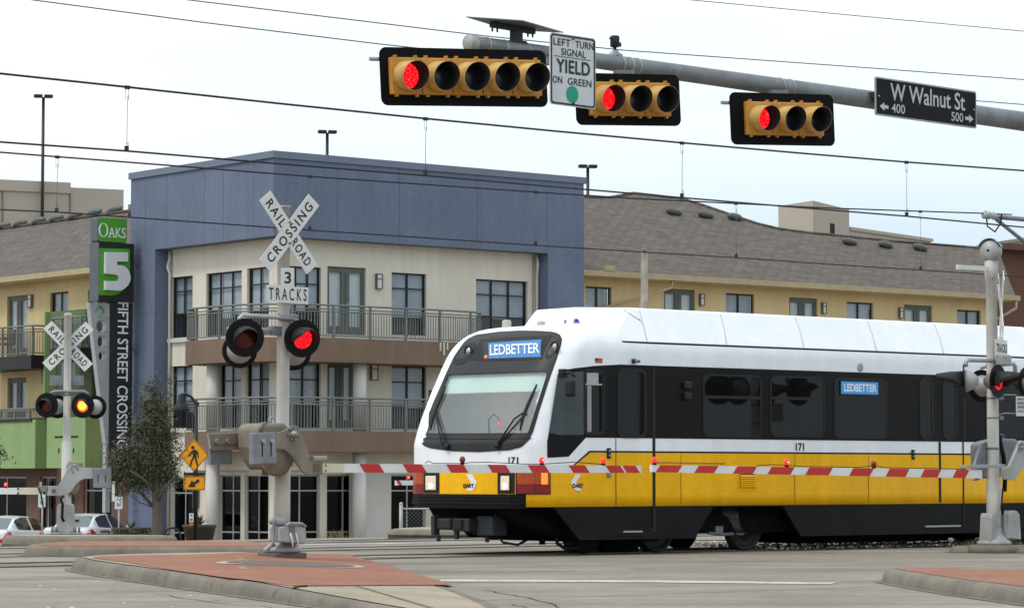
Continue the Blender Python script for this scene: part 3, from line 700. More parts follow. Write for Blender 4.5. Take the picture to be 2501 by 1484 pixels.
# header between the columns at the ground floor
mb = MB(); mb.box((.35, .35, 2.02 - .62), (9, .58, 2.0 - .004), 'cream'); mb.box((.35, .59, 1.4), (.58, 5.6, 2.0 - .004), 'cream'); mb.build('beam', apt)
for (x, y, r, zt) in ((-.35, 3.02, .23, 4.98), (3.25, -.42, .235, 4.98)):
    mb = MB(); mb.lathe((x, y, ZG), (0, 0, 1), [(r, 0), (r, 2.0 - ZG - .003)], 'colm', 28); mb.lathe((x, y, 2.703), (0, 0, 1), [(r, 0), (r, 4.977 - 2.703)], 'colm', 28); mb.build('column', apt)
one(apt, 'ground_pier', (.3, .36, ZG), (.56, .58, 1.39), 'cream'); one(apt, 'ground_pier', (3.55, .2, ZG), (5.0, .59, 1.39), 'colm')
# ---------------------------------------------------------------- yellow apartment wing at the left
lw_ = thing('apartment_building', 'yellow stucco wing with green balcony boxes above a brick ground floor', 'building', BF.world((1, 20, 0)), A)
LF = Frame(BF.world((1, 20, 0)), A)
LL = fL(0); PLL = lambda *a: prect(LF, 'L', 0, *a)
Y1, Y0 = 26, -10.95
w3 = [PLL(-60, -15, 725, 800), PLL(122, 166, 713, 800)]; d3 = [PLL(17, 66, 722, 868), PLL(214, 262, 706, 850)]
d2 = [PLL(18, 64, 922, 1020), PLL(219, 262, 905, 1010)]
w1 = [PLL(-60, 64, 1163, 1345), PLL(97, 136, 1163, 1345), PLL(203, 272, 1160, 1345)]
mb = MB(); wall_with_holes(mb, LL, Y0, Y1, 1.62, 8.62, w3 + d3 + d2, 'yellow'); mb.build('stucco_wall', lw_)
mb = MB(); wall_with_holes(mb, LL, Y0, Y1, ZG, 1.617, w1, 'brick', .25); mb.build('brick_wall', lw_)
for i, r in enumerate(w3): window(lw_, LL, r, 2, [], seed=40 + i, bar=.05)
for r in d3 + d2: doors(lw_, LL, r)
for r, c in zip(w1, ([.42, .73], [.62], [.3, .36])): window(lw_, LL, r, c, [.20], 'alu', None, .06, 'shop_window', 'shopglass')
for u, v, h in ((77, 735, .45), (113, 920, .45), (105, 1207, 1.0), (176, 1207, 1.0), (283, 1190, 1.0)): sconce(lw_, LL, u, v, LF, 'L', 0, h, .26)
mb = MB(); mb.box((-.62, Y0, 8.55), (0, Y1, 8.63), 'yellow'); mb.build('soffit', lw_)
mb = MB(); mb.box((-.78, Y0, 8.60), (-.625, Y1, 8.80), 'olive'); mb.build('gutter', lw_)
mb = MB(); e = .42
mb.add([(-.7, Y0, 8.80), (-.7, Y1, 8.80), (6.2, Y1, 11.9), (6.2, Y0, 11.9), (13, Y0, 8.8), (13, Y1, 8.8)], [(0, 1, 2, 3), (3, 2, 5, 4)], 'shingle'); rf = mb.build('roof', lw_)
mb = MB(); mb.bar((6.2, Y0, 11.92), (6.2, Y1, 11.92), .3, .08, 'shingle'); mb.build('ridge_cap', rf)
def pill_vent(parent, c, d, n_, ln=.72, r=.15):
    """rounded metal roof ventilator lying along d on the slope"""
    mb = MB(); d = V(d).normalized(); pts = []; rr = []
    for i in range(9):
        t = i / 8; pts.append(V(c) + d * (ln * (t - .5))); rr.append(r * max(.18, math.sin(math.pi * min(max(t, .02), .98)) ** .35))
    mb.tube([p + V(n_) * .08 for p in pts], rr, 'ventm', 10)
    mb.build('roof_ventilator', parent)
sl_n = V((-(11.9 - 8.8), 0, 6.9)).normalized(); Ldir = V((0, -1, 0))
def roof_hit(F, p0, nrm, u, v):
    o, r = F.loc(EYE), ray(u, v); r = V((r.dot(F.x), r.dot(F.y), r.z)); k = (V(p0) - o).dot(nrm) / r.dot(nrm); return o + r * k
for u, v in ((12, 558), (52, 552), (97, 546), (140, 540), (186, 534), (234, 526), (283, 519)):
    p = roof_hit(LF, (-.7, 0, 8.8), sl_n, u, v); pill_vent(lw_, p + sl_n * .05, (.25, -.9, .12), sl_n, .78, .16)
mb = MB(); p = roof_hit(LF, (-.7, 0, 8.8), sl_n, 318, 530)
mb.cyl(p, p + V((0, 0, .5)), .09, 'ventm'); mb.build('roof_pipe', lw_)
# green bays and balconies
def bay(u0, u1, v0, v1, dpt, m, side=None, name='green_bay'):
    a0, a1, z0, z1 = prect(LF, 'L', -dpt, u0, u1, v0, v1); mb = MB(); mb.box((-dpt, a0, z0), (-.002, a1, z1), m); mb.build(name, lw_); return a0, a1, z0, z1
q = bay(114, 208, 1018, 1142, .95, 'green'); mb = MB()
mb.box((-.962, q[0] + .5, q[3] - .75), (-.94, q[1] - .6, q[3] - .69), 'black'); mb.build('slot', lw_)
for f in (.28, .66):
    mb = MB(); mb.box((-.965, q[0] + (q[1] - q[0]) * f, q[2] + .55), (-.94, q[0] + (q[1] - q[0]) * f + .07, q[2] + .72), 'black'); mb.build('scupper', lw_)
bay(-70, 86, 1026, 1143, .95, 'green')
a0, a1, z0, z1 = prect(LF, 'L', -.5, 117, 208, 758, 1016)
mb = MB(); mb.box((-.7, a1 - .12, z0), (-.01, a1, z1), 'green'); mb.box((-.5, a0, z1 - .9), (-.01, a1 - .125, z1), 'dgreen'); mb.box((-.22, a0, z0 + .01), (-.012, a1 - .125, z1 - .905), 'shadegreen'); mb.build('green_screen', lw_)  # the lower back panel is recess shade, painted dark
def balc(u0, u1, vt, vb, v_rail, dpt=1.25, m='frame', sides=True):
    a0, a1, z0, z1 = prect(LF, 'L', -dpt, u0, u1, vt, vb); mb = MB(); mb.box((-dpt, a0, z0), (-.003, a1, z1), m); b_ = mb.build('balcony', lw_)
    zr = LF.hit((u0 + u1) / 2, v_rail, x=-dpt).z
    railing_along(b_, [(-.03, a0 + .05), (-dpt + .06, a0 + .05), (-dpt + .06, a1 - .05)], z1, zr - z1, post=5)
    return a0, a1, z0, z1
balc(-70, 76, 871, 903, 800); balc(-70, 76, 1024, 1030, 999, 1.0)
balc(122, 196, 850, 880, 775, 1.45)
for u, v, lb in ((12, 835, 'dark patio chair on the left yellow balcony behind the black railing'), (240, 832, 'patio chair on the green framed balcony, beside the pylon sign')):
    p = LF.hit(u, v, x=-.8); t = thing('patio_chair', lb, 'patio chair', LF.world((p.x, p.y, p.z - .5)), A); rr = random.Random(u)
    mb = MB(); mb.box((-.3, -.3, .38), (.3, .3, .46), 'furn'); mb.build('seat', t, .02)
    mb = MB(); mb.box((.24, -.3, .465), (.32, .3, 1.0), 'furn'); mb.build('backrest', t, .02)
    for i in (-1, 1):
        for j in (-1, 1):
            mb = MB(); mb.cyl((i * .26, j * .26, 0), (i * .26, j * .26, .38), .025, 'furn', n=8); mb.build('leg', t)
        mb = MB(); mb.box((-.3, i * .34 - .04, .6), (.3, i * .34 + .04, .66), 'furn'); mb.build('armrest', t)

# posters on the shop door
p = LF.hit(244, 1283, x=-.04); mb = MB(); mb.box((.02, p.y - .2, p.z - .45), (.04, p.y + .2, p.z + .25), 'signwhite'); po = mb.build('door_notice', lw_)
mb = MB(); mb.box((.012, p.y - .05, p.z - .0), (.019, p.y + .1, p.z + .16), 'redlens')
for k in range(4): mb.box((.012, p.y - .14, p.z - .12 - k * .07), (.019, p.y + .14, p.z - .10 - k * .07), 'mesh')
mb.build('notice_print', po)

# ---------------------------------------------------------------- yellow apartment wing behind the vehicle
RO = BF.world((13.53, 2, 0)); RF = Frame(RO, A)
rw_ = thing('apartment_building', 'yellow stucco wing under a wide shingle roof, rising behind the train', 'building', RO, A)
RR = fR(0); PRR = lambda *a: prect(RF, 'R', 0, *a)
we = [PRR(1430, 1493, 700, 790), PRR(1772, 1842, 717, 800), PRR(2067, 2132, 738, 812), PRR(2337, 2395, 757, 830)]
de = [PRR(1621, 1697, 706, 850), PRR(1927, 1996, 727, 860), PRR(2208, 2276, 745, 880)]
X1 = RF.hit(2478, 740, y=-.5).x
rects = [(max(r[0], .05), r[1], r[2], r[3]) for r in we]
mb = MB(); wall_with_holes(mb, RR, .01, X1 - .6, ZG, 8.55, rects + de, 'yellow'); mb.build('stucco_wall', rw_)
mb = MB(); mb.box((X1 - .62, .01, ZG), (X1 - .6, 9, 8.5), 'yellow'); mb.build('end_wall', rw_)
for i, r in enumerate(rects): window(rw_, RR, r, [.5], [], bar=.055, seed=60 + i, back='blind')
for r in de: doors(rw_, RR, r)
for u, v in ((1711, 732), (2009, 752), (2197, 764)): sconce(rw_, RR, u, v, RF, 'R', 0, .42, .18)
sn = V((0, -.42, 1)).normalized(); E0 = (0, -.55, 8.75)
def rp(u, v): return roof_hit(RF, E0, sn, u, v)
top = [rp(u, v) for u, v in ((1425, 482), (1485, 484), (1515, 479), (1545, 473), (1600, 479), (1665, 487), (1720, 504), (1790, 528), (1850, 548), (1905, 561), (1985, 571), (2100, 582), (2200, 592), (2330, 602), (2438, 611))]
top[0].x = max(top[0].x, .01)
ev = [V((.01, -.55, 8.75)), V((X1, -.55, 8.75))]
mb = MB(); poly = [V((.01, -.55, 8.75)), V((X1, -.55, 8.75)), RF.loc(V((0, 0, 0))) * 0 + rp(2466, 690)] + top[::-1]
mb.sheet(poly, 'shingle2')
back = [p + V((.5, 5.5, -2.2)) for p in top]
mb.add(top + back, [(i, i + 1, len(top) + i + 1, len(top) + i) for i in range(len(top) - 1)], 'shingle2')
rf = mb.build('roof', rw_); bm = bmesh.new(); bm.from_mesh(rf.data); bmesh.ops.triangulate(bm, faces=[f for f in bm.faces if len(f.verts) > 4]); bm.to_mesh(rf.data); bm.free()
mb = MB(); mb.tube([p + V((0, 0, .02)) for p in top], .07, 'shingle2', 6); mb.build('ridge_cap', rf)
mb = MB(); mb.box((.01, -.72, 8.56), (X1 + .1, -.555, 8.77), 'olive'); mb.build('gutter', rw_)
mb = MB(); mb.box((.01, -.55, 8.53), (X1 - .02, -.003, 8.58), 'yellow'); mb.build('soffit', rw_)
mb = MB(); p = RF.hit(1640, 683, y=-.6); mb.tube([(p.x, -.62, 8.58), (p.x - .02, -.62, 8.3), (p.x - 1.2, -.30, 7.9), (p.x - 3.4, -.1, 7.35)], .05, 'olive', 8); mb.build('downspout', rw_)
mb = MB(); mb.tube([(X1 - .1, -.64, 8.57), (X1 - .1, -.64, 8.25), (X1 - .9, -.12, 7.7), (X1 - .9, -.1, 5)], .07, 'olive', 8); mb.build('downspout', rw_)
for u, v in ((1643, 524), (1720, 531), (1792, 537), (2072, 597), (2160, 604), (2244, 611)):
    pill_vent(rw_, rp(u, v) + sn * .05, (.9, -.05, -.12), sn, .82, .17)
mb = MB(); p = rp(1482, 664); mb.box((p.x - .25, -.74, 8.78), (p.x + .25, -.6, 8.98), 'olive'); mb.build('rain_diverter', rw_)

# ---------------------------------------------------------------- parking garage behind
def blk(F, x0, x1, y0, y1, z0, z1, m, name, parent):
    mb = MB(); mb.box((x0, y0, z0), (x1, y1, z1), m); return mb.build(name, parent)
GO = at(302, 1162, 140); GO.z = -1.6; GFm = Frame(GO, A)
gar = thing('parking_garage', 'beige precast parking garage whose plain towers rise behind the shingle roofs', 'building', GO, A)
zt = at(150, 452, 140).z + 1.6 + .25
GL_ = Frame(GO, A)
blk(GL_, 0, 30, .0, 60, 0, 11.2, 'beige', 'deck', gar)
# left stair tower: a face along -n seen nearly square on
ulc = GFm.hit(0, 500, y=0)
t0 = at(302, 466, 140); t1 = at(-160, 446, 136)
mb = MB(); a_, b_ = GFm.loc(t0), GFm.loc(t1); zz_ = a_.z
poly = [(a_.x, a_.y), (b_.x, b_.y), (b_.x + 2, b_.y + 14), (a_.x + 2, a_.y + 14)]
mb.prism(poly, lambda p, t: V((p[0], p[1], t)), 8, a_.z + .05, 'beige'); tw = mb.build('stair_tower', gar)
mb = MB(); c0 = a_.lerp(b_, .29); 
mb.prism([(c0.x - .0, c0.y - .08), (b_.x, b_.y - .08), (b_.x + .4, b_.y + 1), (c0.x + .4, c0.y + 1)], lambda p, t: V((p[0], p[1], t)), a_.z - .25, a_.z + .28, 'beige'); mb.build('coping', tw)
for f in (.29, .648):
    mb = MB(); c0 = a_.lerp(b_, f); mb.cyl((c0.x, c0.y - .02, 9), (c0.x, c0.y - .02, a_.z - .26), .04, 'stain', n=6); mb.build('panel_joint', tw)
c = at(1985, 490, 150); c_ = GFm.loc(c); l_ = GFm.loc(at(1900, 502, 153)); r_ = GFm.loc(at(2073, 498, 155))
mb = MB(); mb.prism([(l_.x, l_.y), (c_.x, c_.y), (r_.x, r_.y), (l_.x + r_.x - c_.x, l_.y + r_.y - c_.y)], lambda p, t: V((p[0], p[1], t)), 8, c_.z, 'beige'); tw = mb.build('lift_tower', gar)
n_ = (V((r_.x - c_.x, r_.y - c_.y, 0))).normalized(); v_ = GFm.loc(at(2029, 558, 152.6)); pn = V((n_.y, -n_.x, 0))
mb = MB(); mb.bar(v_ + pn * .06 - n_ * .3 , v_ + pn * .06 + n_ * .3, .08, .52, 'dark'); mb.build('louvre', tw)
e0, e1 = GFm.loc(at(2073, 562, 155.2)), GFm.loc(at(2272, 575, 163))
mb = MB(); mb.prism([(e0.x, e0.y), (e1.x, e1.y), (e1.x - 2, e1.y + 6), (e0.x - 2, e0.y + 6)], lambda p, t: V((p[0], p[1], t)), 8, e0.z, 'beige'); pw = mb.build('parapet_wall', gar)
mb = MB(); mb.prism([(e0.x, e0.y - .1), (e1.x + .1, e1.y - .1), (e1.x, e1.y + .3), (e0.x, e0.y + .3)], lambda p, t: V((p[0], p[1], t)), e0.z, e0.z + .18, 'beige'); mb.build('coping', pw)

# lamps on the garage deck
def deck_lamp(u, vtop, D, lb, ztop_m=0):
    top = at(u, vtop, D); t = thing('light_pole', lb, 'street lamp', (top.x, top.y, 9.6), R(12), 'twin headed lamps on the garage roof'); h = top.z - 9.6
    mb = MB(); mb.cyl((0, 0, 0), (0, 0, h), .085, 'blackpole', .075); mb.build('pole', t)
    for s in (-1, 1):
        mb = MB(); mb.box((s * .04, -.16, h - .02), (s * .46, .16, h + .13), 'blackpole'); hd = mb.build('lamp_head', t, .03)
        mb = MB(); mb.box((s * .1, -.12, h - .035), (s * .42, .12, h - .022), 'offlens'); mb.build('lens', hd)
deck_lamp(106, 238, 138, 'tall twin headed lamp pole rising behind the beige wall at far left')
deck_lamp(799, 325, 138, 'short looking twin headed lamp pole just above the blue parapet')
deck_lamp(1435, 409, 138, 'twin headed lamp pole at the right edge of the blue building')

# brown building at the far right edge
bo = at(2440, 1162, 132); bo.z = -1.6; BBF = Frame(bo, A)
bb = thing('apartment_building', 'dark brown stucco building with a small gable at the right edge of the picture', 'building', bo, A)
zt = at(2440, 597, 132).z + 1.6
mb = MB(); mb.box((0, 0, 0), (16, 1.0, zt), 'brownwall'); mb.build('wall', bb)
mb = MB(); mb.add([(-.2, -.5, zt), (16.5, -.5, zt), (16.5, .4, zt + 2.6), (-.1, .4, zt + .1), (-.2, 1.2, zt), (16.5, 1.2, zt)], [(0, 1, 2, 3), (3, 2, 5, 4), (0, 3, 4)], 'shingle2'); mb.build('roof', bb)
mb = MB(); mb.box((-.6, -.6, zt - .25), (16.5, -.45, zt + .02), 'brownwall'); mb.build('fascia', bb)

# ---------------------------------------------------------------- pylon sign on the blue pier
so_ = BF.world((0, 8.25, 0)); SF = Frame(so_, A)
py = thing('pylon_sign', 'tall black and green blade sign with a big 5 bracketed to the blue pier', 'sign', so_, A)
X = lambda u, v: SF.xz(u, v, 0)
def sbox(u0, v0, u1, v1, y0, y1, m, name, parent=None, bev=0):
    (x0, z0), (x1, z1) = X(u0, (v0 + v1) / 2), X(u1, (v0 + v1) / 2); z0 = X((u0 + u1) / 2, v1)[1]; z1 = X((u0 + u1) / 2, v0)[1]
    mb = MB(); mb.box((x0, y0, z0), (x1, y1, z1), m); return mb.build(name, parent or py, bev), (x0, x1, z0, z1)
hd, e = sbox(241, 593, 327, 736, 0, .62, 'signdark', 'cabinet')
mb = MB(); mb.box((e[0] - .006, .003, e[2]), (e[0] - .001, .617, e[3]), 'signside'); mb.build('cabinet_side', hd)
# green panel with its lower right corner rounded
def pxp(px, y): return [X(u, v) for u, v in px]
mb = MB(); g = [X(u, v) for u, v in ((242, 606), (316, 608), (316, 672), (314, 686), (309, 698), (300, 709), (288, 717), (274, 721), (241, 720))]
mb.pxz(g, -.03, -.002, 'oakgreen'); gp = mb.build('green_panel', hd)
n5 = [(253, 616), (307, 617), (307, 639), (280, 639), (280, 648), (292, 648), (302, 653), (309, 662), (313, 674), (313, 684), (308, 696), (299, 705), (288, 710), (252, 708), (252, 686), (275, 687), (283, 686), (286, 681), (285, 675), (279, 671), (252, 668)]
mb = MB(); mb.pxz([X(u, v) for u, v in n5], -.16, -.032, 'five'); mb.build('numeral', hd)
tp, e2 = sbox(240, 532, 313, 591, .06, .56, 'signside', 'top_cabinet', None, .05)
q0, q1 = X(243, 589), X(310, 535)
mb = MB(); ro = rounded(q0[0], q0[1], q1[0], q1[1], .07); mb.pxz(ro, .035, .058, 'oakgreen'); fc = mb.build('green_face', tp)
mb = MB(); a_, b_ = X(241, 578), X(266, 545); ocx, ocz = (a_[0] + b_[0]) / 2, (a_[1] + b_[1]) / 2; rx, rz = (b_[0] - a_[0]) / 2 * .92, (b_[1] - a_[1]) / 2
def ell(rx, rz, n=28): return [(ocx + rx * math.cos(2 * math.pi * i / n), ocz + rz * math.sin(2 * math.pi * i / n)) for i in range(n)]
ringfaces(mb, ell(rx, rz), ell(rx * .72, rz * .9), XZ, .033, .02, 'letterwhite'); mb.build('lettering', tp); mb = MB()
a_, b_ = X(266, 579), X(308, 557); mb.text('AKS', flat(a_[0], a_[1], b_[0], b_[1], .03), 'letterwhite', .0)
for u in (268, 279, 283, 296):        # small serifs
    s_ = X(u, 578.6); mb.box((s_[0] - .045, .029, s_[1] - .012), (s_[0] + .075, .024, s_[1] + .012), 'letterwhite')
mb.build('lettering', tp)
cl, e3 = sbox(273, 738, 326, 1175, .1, .52, 'signdark', 'text_column')
mb = MB(); (xa, za), (xb, zb_) = X(288, 1094), X(317, 738)
mb.text('FIFTH STREET CROSSING', lambda tx, tz: V((xa + (xb - xa) * tz, .092, zb_ + (za - zb_) * tx)), 'letterwhite', .012); mb.build('lettering', cl)
# silver leg with round holes: a tapered plate with a swept-out row of openings
def legplate():
    top, bot = 738, 1082; z_t, z_b = X(250, top)[1], X(258, bot)[1]
    cols = 40; mb = MB(); holes = [(255, 832, 21), (257, 868, 13), (255, 868, 13)]
    def xl(v): 
        t = (v - top) / (bot - top); return 224 + (264 - 224) * t
    def xr(v): return 274 - 3 * (v - top) / (bot - top)
    cuts = [(249, 760, 14, 14), (253, 795, 12, 16), (254, 832, 10, 15), (255, 868, 8.5, 12)]
    # build as horizontal slices, each split where a hole crosses it
    n = 86
    for k in range(n):
        v0, v1 = top + (bot - top) * k / n, top + (bot - top) * (k + 1) / n; vm = (v0 + v1) / 2
        segs = [(xl(vm), xr(vm))]
        for cu, cv, ru, rv in cuts:
            if abs(vm - cv) < rv:
                w_ = ru * (math.sqrt(1 - ((vm - cv) / rv) ** 2) if cu != 249 else (1 - abs(vm - cv) / rv) ** .7); segs = [(segs[0][0], cu - w_), (cu + w_, segs[-1][1])]
        for s0, s1 in segs:
            (x0, z1), (x1, _), (_, z0) = X(s0, v0), X(s1, v0), X(s0, v1); mb.box((x0, .16, z0), (x1, .40, z1), 'silver')
    return mb
lg = legplate().build('silver_leg', py)
mb = MB(); a_ = X(249, 760); mb.sphere((a_[0], .28, a_[1]), .2, 'glassgreen', 12, (1.15, .12, 1.1)); mb.build('etched_panel', lg)
sbox(265, 1062, 276, 1250, .2, .4, 'silver', 'base_post')
for v in (635, 850):
    (x0, z0) = X(326, v); mb = MB(); mb.bar((x0, .3, z0), (.02, .3, z0), .12, .14, 'blue'); mb.box((-.03, .15, z0 - .2), (-.002, .45, z0 + .2), 'blue'); mb.build('bracket', py)

# ---------------------------------------------------------------- trees
def tree(loc, px0, D, seed, lb, trunk_px, limbs, blobs, nleaf, name='oak_tree', lf=.11):
    rr = random.Random(seed); t = thing(name, lb, 'tree', loc); o = V(loc)
    P_ = lambda u, v, dy=0: at(u, v, D + dy) - o
    mb = MB(); pts = [P_(u, v) for u, v in trunk_px]; n = len(pts); pts[0].z = 0
    mb.tube(pts, [.16 * (1 - .8 * i / (n - 1)) + .012 for i in range(n)], 'bark', 9); tips = []
    for lm in limbs:
        q = [P_(u, v, dy) for u, v, dy in lm]; k = len(q); mb.tube(q, [.055 * (1 - .8 * i / (k - 1)) + .008 for i in range(k)], 'bark', 6)
    for (u, v, ru, rv, dens) in blobs:              # twigs into every clump
        c = P_(u, v, 0); st = min(pts, key=lambda p: (p - c).length + max(0, p.z - c.z) * 2)
        mb.tube([st, st.lerp(c, .5) + V((0, 0, -.1)), c], [.03, .018, .006], 'bark', 5)
    mb.build('trunk', t)
    cr_ = MB(); s = D / FPX; tot = sum(b[2] * b[3] * b[4] for b in blobs)
    for (u, v, ru, rv, dens) in blobs:
        m = int(nleaf * ru * rv * dens / tot); c = P_(u, v); cl_ = max(3, m // 20)
        for _ in range(cl_):
            while True:
                d = V((rr.uniform(-1, 1), rr.uniform(-1, 1), rr.uniform(-1, 1)))
                if d.length <= 1: break
            d = d * (.35 + .65 * rr.random()); cc = c + V((d.x * ru * s, d.y * (ru + rv) * .5 * s, d.z * rv * s)); mm = rr.choices(('leaf', 'leaf2', 'leaf3'), (5, 4, 2.2))[0]
            ax = V((rr.gauss(0, 1), rr.gauss(0, 1), rr.gauss(.5, .8))).normalized()
            for _ in range(20):
                p = cc + ax * rr.gauss(0, .20) + V((rr.gauss(0, .06), rr.gauss(0, .06), rr.gauss(0, .06))); L_ = lf * rr.uniform(.6, 1.3)
                a = V((rr.gauss(0, 1), rr.gauss(0, 1), rr.gauss(0, 1))).normalized(); b = a.cross(V((rr.gauss(0, 1), rr.gauss(0, 1), rr.gauss(0, 1)))).normalized()
                cr_.add([p - a * L_ * .5, p + b * L_ * .2, p + a * L_ * .5, p - b * L_ * .2], [(0, 1, 2, 3)], mm)
    MB.recalc = False; cr_.build('crown', t); MB.recalc = True
    return t
D_ = 84; base = at(385, 1318, D_); base.z = ground_z(TF.loc(base).y)
tree(tuple(base), 0, D_, 11, 'slender dark olive street tree in front of the blue pier, lower trunk bare', [(385, 1400), (384, 1300), (383, 1240), (380, 1180), (378, 1110), (372, 1040), (372, 980), (368, 945)],
     [[(383, 1245, 0), (350, 1210, .3), (330, 1185, .5)], [(383, 1225, 0), (402, 1190, -.4), (425, 1165, -.6)], [(381, 1200, 0), (345, 1165, -.6), (318, 1150, -.9)], [(379, 1150, 0), (400, 1100, .5), (416, 1040, .6)], [(376, 1100, 0), (330, 1090, .2), (285, 1085, .4)], [(372, 1030, 0), (395, 1000, 0), (414, 968, 0)]],
     [(360, 1140, 62, 52, 1.0), (312, 1112, 40, 34, .7), (290, 1140, 32, 32, .7), (325, 1170, 40, 26, .8), (395, 1115, 38, 48, .9), (420, 1150, 26, 34, .7), (372, 1055, 44, 50, 1.2), (384, 1020, 30, 40, .8), (350, 1165, 44, 24, .9), (405, 1175, 22, 20, .6), (340, 1052, 24, 30, .5), (402, 1060, 24, 40, .75),
      (372, 1000, 26, 34, .85), (352, 985, 16, 26, .6), (398, 1000, 18, 30, .6), (358, 948, 7, 22, .5), (404, 962, 9, 22, .45), (378, 955, 14, 22, .55), (428, 1085, 12, 16, .35), (438, 1115, 10, 14, .35), (306, 1066, 14, 18, .3), (345, 1195, 22, 14, .5), (419, 930, 5, 14, .3), (362, 925, 5, 14, .35), (385, 935, 6, 16, .35), (275, 1110, 14, 18, .35), (270, 1160, 12, 16, .3), (300, 1195, 22, 14, .4), (430, 1060, 7, 14, .3), (445, 1090, 7, 10, .25), (330, 1015, 8, 14, .3)], 29000, lf=.08)
base = at(-28, 1318, 92); base.z = -1.4
tree(tuple(base), 0, 92, 23, 'olive tree whose right twigs reach in at the left edge beneath the green box', [(-46, 1400), (-46, 1250), (-44, 1150), (-42, 1080)],
     [[(-44, 1180, 0), (-20, 1130, 0), (4, 1104, 0)]], [(-42, 1110, 32, 34, 1), (-8, 1104, 10, 10, .3), (10, 1106, 9, 7, .3), (-42, 1060, 24, 24, .8)], 2200)

# spiky plants in pots and low dry grass
def agave(u, v, D, r, lb, n=26, potw=.5):
    p = at(u, v, D); t = thing('agave_plant', lb, 'plant', p); rr = random.Random(u); mb = MB()
    for i in range(n):
        a = rr.uniform(0, 6.28); e = rr.uniform(.25, 1.35); d = V((math.cos(a) * math.cos(e), math.sin(a) * math.cos(e), math.sin(e))); L_ = r * rr.uniform(.75, 1.1)
        s_ = V((-math.sin(a), math.cos(a), 0)) * .035; m_ = d * L_ * .5
        mb.add([s_ * .6, -s_ * .6, m_ - s_, d * L_ + V((0, 0, -.05 * L_)), m_ + s_], [(0, 1, 2, 3, 4)], 'agave')
    mb.build('leaves', t)
    mb = MB(); mb.lathe((0, 0, -.75), (0, 0, 1), [(potw * .72, 0), (potw, .66), (potw * 1.06, .68), (potw * 1.06, .76), (potw * .9, .76)], 'pot', 20); mb.build('pot', t)
agave(487, 1281, 88, .42, 'spiky agave in a dark pot behind the black lamppost')
agave(320, 1288, 95, .36, 'spiky agave in a low brown planter before the blue pier', 22, .62)
def grass(u, v, D, n, h, sp, lb, m='drygrass'):
    p = at(u, v, D); t = MB(); rg2 = random.Random(u)
    global rg
    o_ = rg; rg = rg2
    for k in range(n): tuft(t, V((rg.gauss(0, sp), rg.gauss(0, .2), -.3)), 6, h, .06, m, .008)
    rg = o_
    return tag(t.build('dry_grass', loc=p), kind='stuff')
grass(835, 1318, 90, 22, .62, .24, ''); grass(925, 1318, 84, 12, .45, .22, '', 'wood'); grass(1002, 1308, 76, 14, .5, .22, '')

# ---------------------------------------------------------------- black lamppost with warning signs
Dl = 86; lo = at(476, 1318, Dl); lo.z = -1.4; PFm = Frame(lo, R(4))
lp = thing('street_lamp', 'black lamppost with a curved arm and bell shade before the cream building', 'street lamp', lo, R(4))
pz = lambda u, v, y=0: PFm.xz(u, v, y)
ztop = pz(475, 985)[1]
mb = MB(); mb.cyl((0, 0, 0), (0, 0, ztop), .085, 'blackpole', .075); mb.lathe((0, 0, 0), (0, 0, 1), [(.17, 0), (.17, .5), (.1, .62)], 'blackpole', 16); mb.build('pole', lp)
x1, z1 = pz(442, 962); 
mb = MB(); mb.tube([(0, 0, ztop - .1), (-.03, 0, ztop + .05), (-.14, 0, ztop + .2), (-.28, 0, ztop + .28), (x1, 0, z1)], .045, 'blackpole', 8); mb.box((-.06, -.05, ztop - .05), (.1, .05, ztop + .05), 'blackpole'); mb.build('arm', lp)
mb = MB(); mb.lathe((x1, 0, z1 + .02), (0, 0, -1), [(.03, 0), (.09, .05), (.10, .22), (.17, .34), (.29, .52), (.28, .53), (.15, .35)], 'hood', 22, caps=False); ls = mb.build('lamp_shade', lp)
mb = MB(); mb.lathe((x1, 0, z1 - .36), (0, 0, -1), [(.1, 0), (.1, .1), (.02, .14)], 'sconceglass', 14); mb.build('bulb', ls)
q0, q1 = pz(455, 1045), pz(470, 1005); mb = MB(); mb.box((q0[0], -.12, q0[1]), (q1[0], .12, q1[1]), 'blackpole'); mb.build('control_box', lp, .015)
def post_sign(name, lb, c, w_, h_, face, border, extra, cat='sign', rot=0):
    t = thing(name, lb, cat, PFm.world((c[0], -.12, c[1])), R(4)); mb = MB()
    return t
cx, cz = pz(474, 1111); s_ = .46
t = thing('crossing_warning_sign', 'amber diamond sign with a walking pedestrian on the black lamppost', 'sign', PFm.world((cx, -.13, cz)), R(4))
dia = lambda k: [(0, -k * 1.08), (k * .97, 0), (0, k * 1.08), (-k * .97, 0)]
mb = MB(); mb.pxz(dia(s_), 0, .015, 'warn'); pl = mb.build('plate', t)
mb = MB(); ringfaces(mb, dia(s_ * .95), dia(s_ * .91), XZ, -.002, -.005, 'letterdark'); mb.build('border', t)
ped = MB(); ped.sheet([(-.035 + .055 * math.cos(i * .524), -.004, .235 + .055 * math.sin(i * .524)) for i in range(12)], 'letterdark')
for poly in ([(-.03, .17), (.05, .175), (.1, .13), (.075, -.02), (-.03, -.02), (-.055, .08)], [(-.05, .16), (-.16, .02), (-.19, -.03), (-.15, -.05), (-.1, .0), (-.03, .1)], [(.06, .16), (.13, .1), (.15, -.07), (.11, -.075), (.09, .06)], [(-.03, -.02), (.03, -.02), (-.05, -.2), (-.09, -.36), (-.13, -.35), (-.1, -.18)], [(.0, -.02), (.075, -.02), (.1, -.17), (.15, -.35), (.105, -.36), (.05, -.19)]):
    ped.sheet([(x, -.004, z) for x, z in poly], 'letterdark')
ped.build('pedestrian_symbol', t)
q0, q1 = pz(448, 1196), pz(501, 1161)
